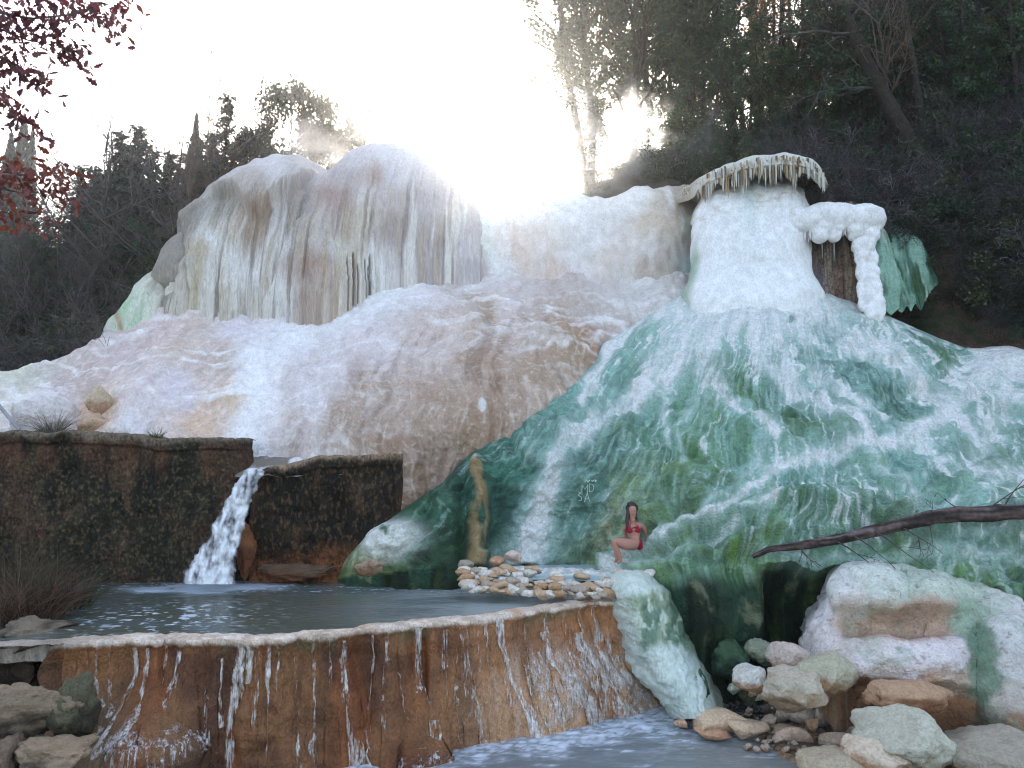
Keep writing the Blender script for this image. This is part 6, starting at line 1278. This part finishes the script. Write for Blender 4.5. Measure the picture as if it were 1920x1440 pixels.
blades('grass_tuft', P(140, 820, 14.3), 70, .45, .2, (.08, .07, .045), (.26, .22, .14), 6, .006, up=.5, label='low spreading grass beside the large dark tuft', cat='grass tuft', group='tufts on the wall')
blades('grass_tuft', P(294, 822, 14.25), 90, .3, .1, (.05, .06, .02), (.2, .17, .07), 7, .006, label='small yellow green tuft further right on the wall', cat='grass tuft', group='tufts on the wall')
blades('grass_tuft', P(205, 822, 14.25), 16, .28, .03, (.03, .03, .02), (.08, .07, .05), 8, .005, label='tiny dark sprig on the wall below the ochre rock', cat='grass tuft', group='tufts on the wall')
pl = link('metal_pole', segs_mesh('metal_pole', [(*P(-60, 690, 14.2), *P(36, 806, 14.3), .035, .035)], 10, np.array((.35, .35, .37))), M['twig']); tag(pl, 'grey metal pole slanting at the left edge above the wall', 'pole')
def log_mesh(pix, Ys, rad, seed, sides=14, n=90):
    a = polypar([tuple(P(x, y, Yq)) for (x, y), Yq in zip(pix, Ys)], n); r = np.interp(np.linspace(0, 1, n), np.linspace(0, 1, len(rad)), rad); t = np.gradient(a, axis=0); t /= np.linalg.norm(t, axis=1)[:, None]
    u = np.cross(t, [0, 0, 1.]); u /= np.linalg.norm(u, axis=1)[:, None]; v = np.cross(t, u); an = np.linspace(0, 2 * np.pi, sides + 1)
    k = np.linspace(0, n / 6, n)[:, None]; rr = r[:, None] * (1 + .22 * fbm(np.cos(an)[None] * 1.3, np.sin(an)[None] * 1.3, k, seed, 4)); rr[:, -1] = rr[:, 0]
    pts = a[:, None] + u[:, None] * (np.cos(an) * 1)[None, :, None] * rr[..., None] + v[:, None] * np.sin(an)[None, :, None] * rr[..., None]
    col = mix(np.broadcast_to(np.array([.035, .027, .024]), pts.shape), np.broadcast_to(np.array([.15, .10, .085]), pts.shape), sstep(-.1, .5, fbm(np.cos(an)[None] * 3, np.sin(an)[None] * 3, k * .5, seed + 3, 4)))
    col = mix(col, np.array([.19, .15, .145]), (sstep(.2, -.4, np.sin(an))[None] * sstep(0, .3, fbm(np.cos(an)[None], np.sin(an)[None], k * .4, seed + 5, 3)) * .8))
    pts = np.concatenate([np.repeat(a[:1, None], sides + 1, 1), pts, np.repeat(a[-1:, None], sides + 1, 1)]); col = np.concatenate([col[:1] * 0 + .1, col, col[-1:]])
    return pts, col
lg = empty('fallen_log', P(1640, 1000, 12), 'dark fallen tree trunk lying across the green slope at right', 'log')
p, c = log_mesh([(1411,1044),(1440,1030),(1490,1024),(1560,1014),(1615,1001),(1680,986),(1740,972),(1790,964),(1850,964),(1930,958),(2060,950)], [12.1, 12.05, 11.95, 11.9, 11.9, 11.85, 11.8, 11.8, 11.8, 11.75, 11.7], [.035, .065, .075, .085, .10, .11, .12, .13, .125, .13, .13], 5)
grid('trunk', p, c, M['bark'], lg)
o_, tp_ = [], []; rg = np.random.RandomState(4); prm = dict(BARE, nseg=(5, 4, 3, 3), levels=2, bare=.2, kids=(.8, .6, .4, 0), rmin=.004, up=(-.06, -.03, 0, 0))
for x, y, d, L in ((1570,1016,(1,-.2,-.4),.9),(1600,1004,(.9,-.3,-.6),.8),(1500,1028,(.6,-.3,-.8),.4),(1505,1028,(-.2,-.2,-1),.25),(1690,988,(.8,-.3,-.6),.7),(1742,975,(.1,-.3,1),.35),(1742,975,(0,-.3,-1),.55),(1850,960,(.5,-.3,.7),.8),(1800,958,(-.5,-.2,.5),.5),(1880,955,(.4,0,.8),.9),(1640,996,(.9,-.3,-.4),1.0)): grow(P(x, y, 11.78), np.array(d) / np.linalg.norm(d), L, .014, 0, rg, o_, tp_, prm); link('twig', segs_mesh('twig', np.array(o_)[:, :8], 4, np.array((.10, .075, .065)), .3), M['twig'], lg); o_ = []
# ------------------------------------------------------------------ oak branch with red leaves, near the camera at top left
oak = empty('oak_branch', P(-60, 150, 3.6), 'overhanging oak branch with dark red withered leaves at top left', 'branch')
LOBE = np.array([(0,0),(.10,.06),(.13,.16),(.07,.22),(.20,.30),(.26,.42),(.13,.47),(.24,.58),(.28,.70),(.14,.76),(.16,.88),(0,1)])
def oak_leaf():
    L = np.concatenate([LOBE, LOBE[-2:0:-1] * [-1, 1]]); return np.concatenate([L, np.zeros((len(L), 1))], 1)
OL = oak_leaf(); vs, fs, cs = [], [], []; sg = []; rg = np.random.RandomState(8); n0 = 0; bm_v = []
tw = [[(-120,-40),(-20,20),(60,35),(130,28),(200,10),(235,-20)],[(-120,20),(-10,50),(50,75),(100,85),(135,92)],[(-120,60),(-30,95),(30,120),(70,150)],[(-100,100),(-20,160),(15,200),(45,230)],[(-80,-60),(40,-10),(110,-6),(170,10),(196,42)],
      [(-140,280),(-40,312),(20,325),(70,330),(122,322)],[(-130,310),(-30,345),(30,360),(85,362),(112,350)],[(-130,360),(-40,390),(20,400),(60,408)],[(-130,300),(-30,300),(20,308),(50,312)]]
cents = []
for j, t in enumerate(tw):
    a = polypar([tuple(P(x, y, 3.5 + .08 * j + .1 * k)) for k, (x, y) in enumerate(t)], 40)
    for k in range(39): sg.append((*a[k], *a[k + 1], .010 * (1 - k / 44), .010 * (1 - (k + 1) / 44)))
    link('twig', segs_mesh('twig', sg[-39:], 5, np.array((.10, .07, .065))), M['twig'], oak)
    nl = (230, 190, 165, 140, 170, 110, 120, 80, 80)[j]
    for _ in range(nl):
        k = rg.randint(8, 40) if rg.rand() < .8 else 39; cents.append((a[min(k, 39)] + rg.normal(size=3) * [.045, .10, .04], j))
for c_, j in cents:
    d = rg.normal(size=3) * [.7, .5, .5] + [.35, -.1, -.75]; d /= np.linalg.norm(d); s = np.cross(d, rg.normal(size=3)); s /= np.linalg.norm(s); nrm = np.cross(d, s); L = rg.uniform(.036, .075)
    q = OL.copy(); cur = rg.uniform(-.25, .35); fold = rg.uniform(0, .5)
    p = c_ + (s[None] * q[:, :1] + d[None] * q[:, 1:2] + nrm[None] * (cur * q[:, 1:2] ** 2 + fold * np.abs(q[:, :1]))) * L
    m_ = len(q); cc_ = c_ + d * L * .5 + nrm * cur * .25 * L
    base = len(vs); vs += list(p) + [cc_]; colr_ = np.array((.10, .024, .028)) * rg.uniform(.5, 1.4) + (np.array((.06, .018, 0)) * rg.rand() if j > 4 else np.array((.02, 0, .03)) * rg.rand())
    cs += [colr_] * (m_ + 1)
    for k in range(m_): fs.append((base + k, base + (k + 1) % m_, base + m_))
link('leaves', raw_mesh('leaves', vs, fs, cs, False), M['oakleaf'], oak)['kind'] = 'stuff'
# ================================================================== the bather
YB = float(on_cone(1196, 1031)[1]) - .02
def bp(px, py, dy=0.0): return np.array(P(px, py, YB + dy))
def skin(name, nodes, edges, mat, parent, sub=2, root=0):
    me = bpy.data.meshes.new(name); me.from_pydata([tuple(n[0]) for n in nodes], edges, []); o = bpy.data.objects.new('tmp', me); COL.objects.link(o)
    md = o.modifiers.new('s', 'SKIN'); md.use_smooth_shade = True; md.branch_smoothing = .6
    for k, n in enumerate(nodes):
        r = n[1]; me.skin_vertices[0].data[k].radius = tuple(1.17 * v for v in r) if hasattr(r, '__len__') else (1.17 * r, 1.17 * r)
    me.skin_vertices[0].data[root].use_root = True
    ms = o.modifiers.new('b', 'SUBSURF'); ms.levels = sub; ms.render_levels = sub
    me2 = bpy.data.meshes.new_from_object(o.evaluated_get(bpy.context.evaluated_depsgraph_get())); bpy.data.objects.remove(o); me2.name = name
    me2.polygons.foreach_set('use_smooth', np.ones(len(me2.polygons), bool)); me2.materials.clear()
    return link(name, me2, mat, parent)
def plain(name, col, rough=.5, spec=.3, sss=0):
    m, nt, b = new_mat(name); tc = node(nt, 'ShaderNodeTexCoord'); n = noise_node(nt, tc.outputs['Object'], 40, 4)
    r = ramp(nt, n.outputs[0], .3, .7, tuple(c * .9 for c in col) + (1,), tuple(c * 1.08 for c in col) + (1,)); nt.links.new(r.outputs[0], b.inputs['Base Color'])
    b.inputs['Roughness'].default_value = rough; b.inputs['Specular IOR Level'].default_value = spec
    if sss: b.inputs['Subsurface Weight'].default_value = sss; b.inputs['Subsurface Radius'].default_value = (.02, .008, .004)
    return m
SKIN = plain('skin', (.46, .225, .165), .5, .3); HAIR = plain('hair', (.035, .016, .014), .4, .4); RED = plain('red_cloth', (.36, .012, .04), .7, .2)
woman = empty('person', bp(1192, 1032), 'dark haired woman in a red bikini seated on the green ridge by the pool', 'person')
N_ = [(bp(1194,1018), (.125,.105)), (bp(1191,1006), (.095,.082)), (bp(1189,996), (.105,.088)), (bp(1188,986), (.105,.078)), (bp(1187,979), (.062,.058)), (bp(1186,974), (.043,.043)), (bp(1186,968), (.055,.062)), (bp(1186,961,-.02), (.074,.084)), (bp(1185.4,953,-.01), (.084,.094)), (bp(1184.8,947.5,.0), (.056,.06)),
      (bp(1203,984,.03), .05), (bp(1209,994,.08), .041), (bp(1212.5,1006,.12), .034), (bp(1212,1016,.08), .029), (bp(1210,1023,.04), .022),          # arm on the right
      (bp(1172,984,.06), .048), (bp(1171,996,.15), .038), (bp(1173,1006,.2), .033), (bp(1180,1018,.2), .026),                                       # arm behind
      (bp(1190,1022,-.12), .102), (bp(1169,1019,-.24), .084), (bp(1150,1014,-.32), .056), (bp(1152,1022,-.31), .051), (bp(1158,1034,-.27), .046), (bp(1163,1046,-.24), .030), (bp(1163.5,1051,-.25), .030), (bp(1160,1054,-.34), .024), (bp(1157.5,1055,-.40), .016),
      (bp(1190,1023,.06), .09), (bp(1171,1022,-.02), .072), (bp(1154,1019,-.06), .053), (bp(1155,1028,-.08), .048), (bp(1156,1040,-.1), .040), (bp(1157,1050,-.12), .028), (bp(1153,1054,-.2), .022),
      (bp(1186.6,960.5,-.085), .016), (bp(1181,992,-.075), .055), (bp(1195,991,-.07), .055)]
E_ = [(0,1),(1,2),(2,3),(3,4),(4,5),(5,6),(6,7),(7,8),(8,9),(3,10),(10,11),(11,12),(12,13),(13,14),(3,15),(15,16),(16,17),(17,18),(0,19),(19,20),(20,21),(21,22),(22,23),(23,24),(24,25),(25,26),(26,27),(0,28),(28,29),(29,30),(30,31),(31,32),(32,33),(33,34),(7,35),(2,36),(2,37)]
w0 = N_[14][0]                                                                                                                      # a hand with fingers spread on the rock
for k in range(4):
    a = len(N_); N_.append((w0 + np.array([.012 * (k - 1.5), -.02, -.045 + .003 * abs(k - 1)]), .009)); N_.append((w0 + np.array([.02 * (k - 1.5), -.045, -.075 + .004 * abs(k - 1)]), .008)); E_ += [(14, a), (a, a + 1)]
a = len(N_); N_.append((w0 + np.array([-.035, -.02, -.03]), .009)); E_.append((14, a))
skin('body', N_, E_, SKIN, woman)
def ell(name, c, r, mat, parent, sub=3, cut=None, rotz=0):
    bm = bmesh.new(); bmesh.ops.create_icosphere(bm, subdivisions=sub, radius=1)
    if cut: bmesh.ops.delete(bm, geom=[v for v in bm.verts if cut(v.co)], context='VERTS')
    for v in bm.verts: v.co = Vector((v.co.x * r[0], v.co.y * r[1], v.co.z * r[2]))
    for v in bm.verts: v.co = Vector((v.co.x * math.cos(rotz) - v.co.y * math.sin(rotz), v.co.x * math.sin(rotz) + v.co.y * math.cos(rotz), v.co.z)) + Vector(c)
    for f in bm.faces: f.smooth = True
    me = bpy.data.meshes.new(name); bm.to_mesh(me); bm.free(); return link(name, me, mat, parent)
# hair: cap and long locks in front of the left shoulder and behind the right
def hb(px, py, dy, r): return (bp(px, py, dy), r)
bl = [hb(1184.5,949,.03,.092), hb(1181,953,.04,.08), hb(1188.5,952,.05,.08), *[hb(1178.8 - 3.2 * min(1, k / 12), 956 + 1.55 * k, .0 - .0035 * k, .044 - .00095 * k) for k in range(27)], *[hb(1191.6 + .13 * k, 954 + 1.4 * k, .03 - .002 * k, .034 - .0009 * k) for k in range(14)], hb(1185,962,.08,.075), hb(1186,972,.09,.06), hb(1180,945.5,.0,.05)]
me_h = blob('hair', bl, HAIR, woman, colr=(40, 20, 20), vox=.012, lump=.008, seed=3)
# face: eyes, brows, mouth
fx, fy = 1187.2, 959.0
for dx in (-2.6, 2.8):
    ell('eye', bp(fx + dx, fy - .9, -.098 + .003 * abs(dx)), (.012, .008, .006), HAIR, woman, 2); 
ell('mouth', bp(fx + .3, fy + 5.6, -.088), (.018, .008, .006), plain('lips', (.36, .09, .09)), woman, 2)
# bikini
top = empty('bikini_top', bp(1188, 990)); top.parent = woman; top.location = Vector(bp(1188, 990)) - woman.location
for (x, y) in ((1180.4, 992.2), (1195.4, 991.4)):
    ell('cup', bp(x, y, -.092), (.066, .062, .078), RED, top, 3, cut=lambda c: c.y > .25 or abs(c.x) > .95 - .62 * max(0, c.z + .3) )
ST_ = []
def strap(a, b, r=.006): ST_.append((*a, *b, r, r))
strap(bp(1181, 988, -.14), bp(1183.5, 976, -.075)); strap(bp(1195, 987, -.135), bp(1189.5, 976, -.07)); strap(bp(1177, 996, -.12), bp(1199, 995.2, -.12)); strap(bp(1199, 995.2, -.12), bp(1202.5, 995.5, -.03)); strap(bp(1177, 996, -.12), bp(1174.2, 996, -.03))
link('strap', segs_mesh('strap', ST_, 6, np.array((.3, .012, .035))), RED, top)
bot = [hb(1198,1019,-.05,.062), hb(1199,1024,-.0,.068), hb(1196.5,1013.5,-.10,.028), hb(1190,1012,-.118,.02), hb(1199.5,1015.5,-.05,.045), hb(1184.5,1012.5,-.113,.016)]
blob('bikini_bottom', bot, RED, woman, colr=(110, 20, 40), vox=.012, lump=.003, seed=5)
# ------------------------------------------------------------------ letters scratched into the algae
let = {'J': [[(4,0),(4,7),(2,9),(0,7)]], 'M': [[(0,9),(0,0),(3,5),(6,0),(6,9)]], 'D': [[(0,9),(0,0),(4,1),(5,4.5),(4,8),(0,9)]], 'S': [[(5,1),(2,0),(0,2),(4,5),(4,8),(0,9)]], 'A': [[(0,9),(2.6,0),(5,9)],[(1,6),(4.4,6)]]}
sg = []
def letter(ch, x, y, k=1.3, slant=0):
    for st in let[ch]:
        q = [on_cone(x + (a + slant * b) * k, y + b * k + .5 * pn(x, b * 2.3 + a), .035) for a, b in st]
        for p0, p1 in zip(q[:-1], q[1:]): sg.append((*p0, *p1, .007, .005))
letter('J', 1084, 911, 1.5); letter('M', 1092, 909, 1.7, -.05); letter('D', 1105, 907, 1.7); letter('S', 1084, 925, 1.6); letter('A', 1096, 924, 1.9)
for q in ([(1096,904),(1100,900),(1102,904),(1106,900)], [(1109,901),(1111,903),(1113,900)], [(1115,900),(1118,901),(1117,903),(1115,902)]):
    r = [on_cone(x, y, .03) for x, y in q]
    for p0, p1 in zip(r[:-1], r[1:]): sg.append((*p0, *p1, .010, .010))
link('scratched_letters', segs_mesh('scratched_letters', sg, 5, alb(176, 198, 194)), M['twig'], cone)
# ================================================================== steam
def steam(name, c, r, dens, scale, label, an=.4, thr=.42, seed=0, soft=1.6, stretch=(1, 1, 1)):
    bm = bmesh.new(); bmesh.ops.create_icosphere(bm, subdivisions=3, radius=1)
    me = bpy.data.meshes.new(name); bm.to_mesh(me); bm.free()
    m = bpy.data.materials.new(name); m.use_nodes = True; nt = m.node_tree; nt.nodes.clear()
    out = node(nt, 'ShaderNodeOutputMaterial'); pv = node(nt, 'ShaderNodeVolumePrincipled'); nt.links.new(pv.outputs[0], out.inputs['Volume'])
    pv.inputs['Color'].default_value = (.97, .97, .98, 1); pv.inputs['Anisotropy'].default_value = an
    tc = node(nt, 'ShaderNodeTexCoord'); mp = node(nt, 'ShaderNodeMapping'); mp.inputs['Location'].default_value = (seed, seed * .7, 0); mp.inputs['Scale'].default_value = tuple(scale * s * k for s, k in zip(r, stretch)); nt.links.new(tc.outputs['Object'], mp.inputs['Vector'])
    n = noise_node(nt, mp.outputs[0], 1.0, 4, .55, .4)
    ln = node(nt, 'ShaderNodeVectorMath', operation='LENGTH'); nt.links.new(tc.outputs['Object'], ln.inputs[0])
    fo = node(nt, 'ShaderNodeMapRange'); fo.interpolation_type = 'SMOOTHSTEP'; nt.links.new(ln.outputs['Value'], fo.inputs[0]); fo.inputs[1].default_value = 1.0; fo.inputs[2].default_value = .25; fo.inputs[3].default_value = 0; fo.inputs[4].default_value = 1
    nr_ = node(nt, 'ShaderNodeMapRange'); nr_.interpolation_type = 'SMOOTHSTEP'; nt.links.new(n.outputs[0], nr_.inputs[0]); nr_.inputs[1].default_value = thr; nr_.inputs[2].default_value = thr + .28
    m1 = node(nt, 'ShaderNodeMath', operation='MULTIPLY'); nt.links.new(fo.outputs[0], m1.inputs[0]); nt.links.new(nr_.outputs[0], m1.inputs[1])
    m2 = node(nt, 'ShaderNodeMath', operation='MULTIPLY'); nt.links.new(m1.outputs[0], m2.inputs[0]); m2.inputs[1].default_value = dens; nt.links.new(m2.outputs[0], pv.inputs['Density'])
    o = link(name, me, m); o.location = c; o.scale = r; tag(o, label, 'steam', None, 'stuff'); return o
steam('steam', P(1150, 260, 24.2), (4.6, 1.6, 2.6), 3.6, .8, 'sunlit steam drifting past the ivy clad trunks', .55, .47, 3)
steam('steam', P(1110, 500, 19.9), (4.2, 1.0, 1.8), .5, .5, 'thin mist hanging before the white wall', .2, .34, 9)
steam('steam', P(650, 270, 26), (3.4, 2, 1.2), .5, .6, 'steam wafting between the two domes and pines', .5, .4, 14)
steam('steam', P(1010, 340, 23.5), (4.2, 1.5, 1.7), .9, .5, 'bright steam added over the crest for the glow near the sun', .7, .33, 21)  # added volume, its forward scatter makes the glow around the sun


# ================================================================== thin haze added over the valley, its scatter tuned for the sun flare
hz = bpy.data.materials.new('haze'); hz.use_nodes = True; nt = hz.node_tree; nt.nodes.clear()
pv = node(nt, 'ShaderNodeVolumePrincipled'); pv.inputs['Density'].default_value = .0011; pv.inputs['Color'].default_value = (.95, .95, .96, 1); pv.inputs['Anisotropy'].default_value = .925
out = node(nt, 'ShaderNodeOutputMaterial'); nt.links.new(pv.outputs[0], out.inputs['Volume'])
bm = bmesh.new(); bmesh.ops.create_cube(bm, size=1)
for v in bm.verts: v.co = Vector((v.co.x * 480, (v.co.y + .5) * 340 - 70, -4 if v.co.z < 0 else 34))
me = bpy.data.meshes.new('haze'); bm.to_mesh(me); bm.free(); o = link('haze', me, hz); o['kind'] = 'stuff'
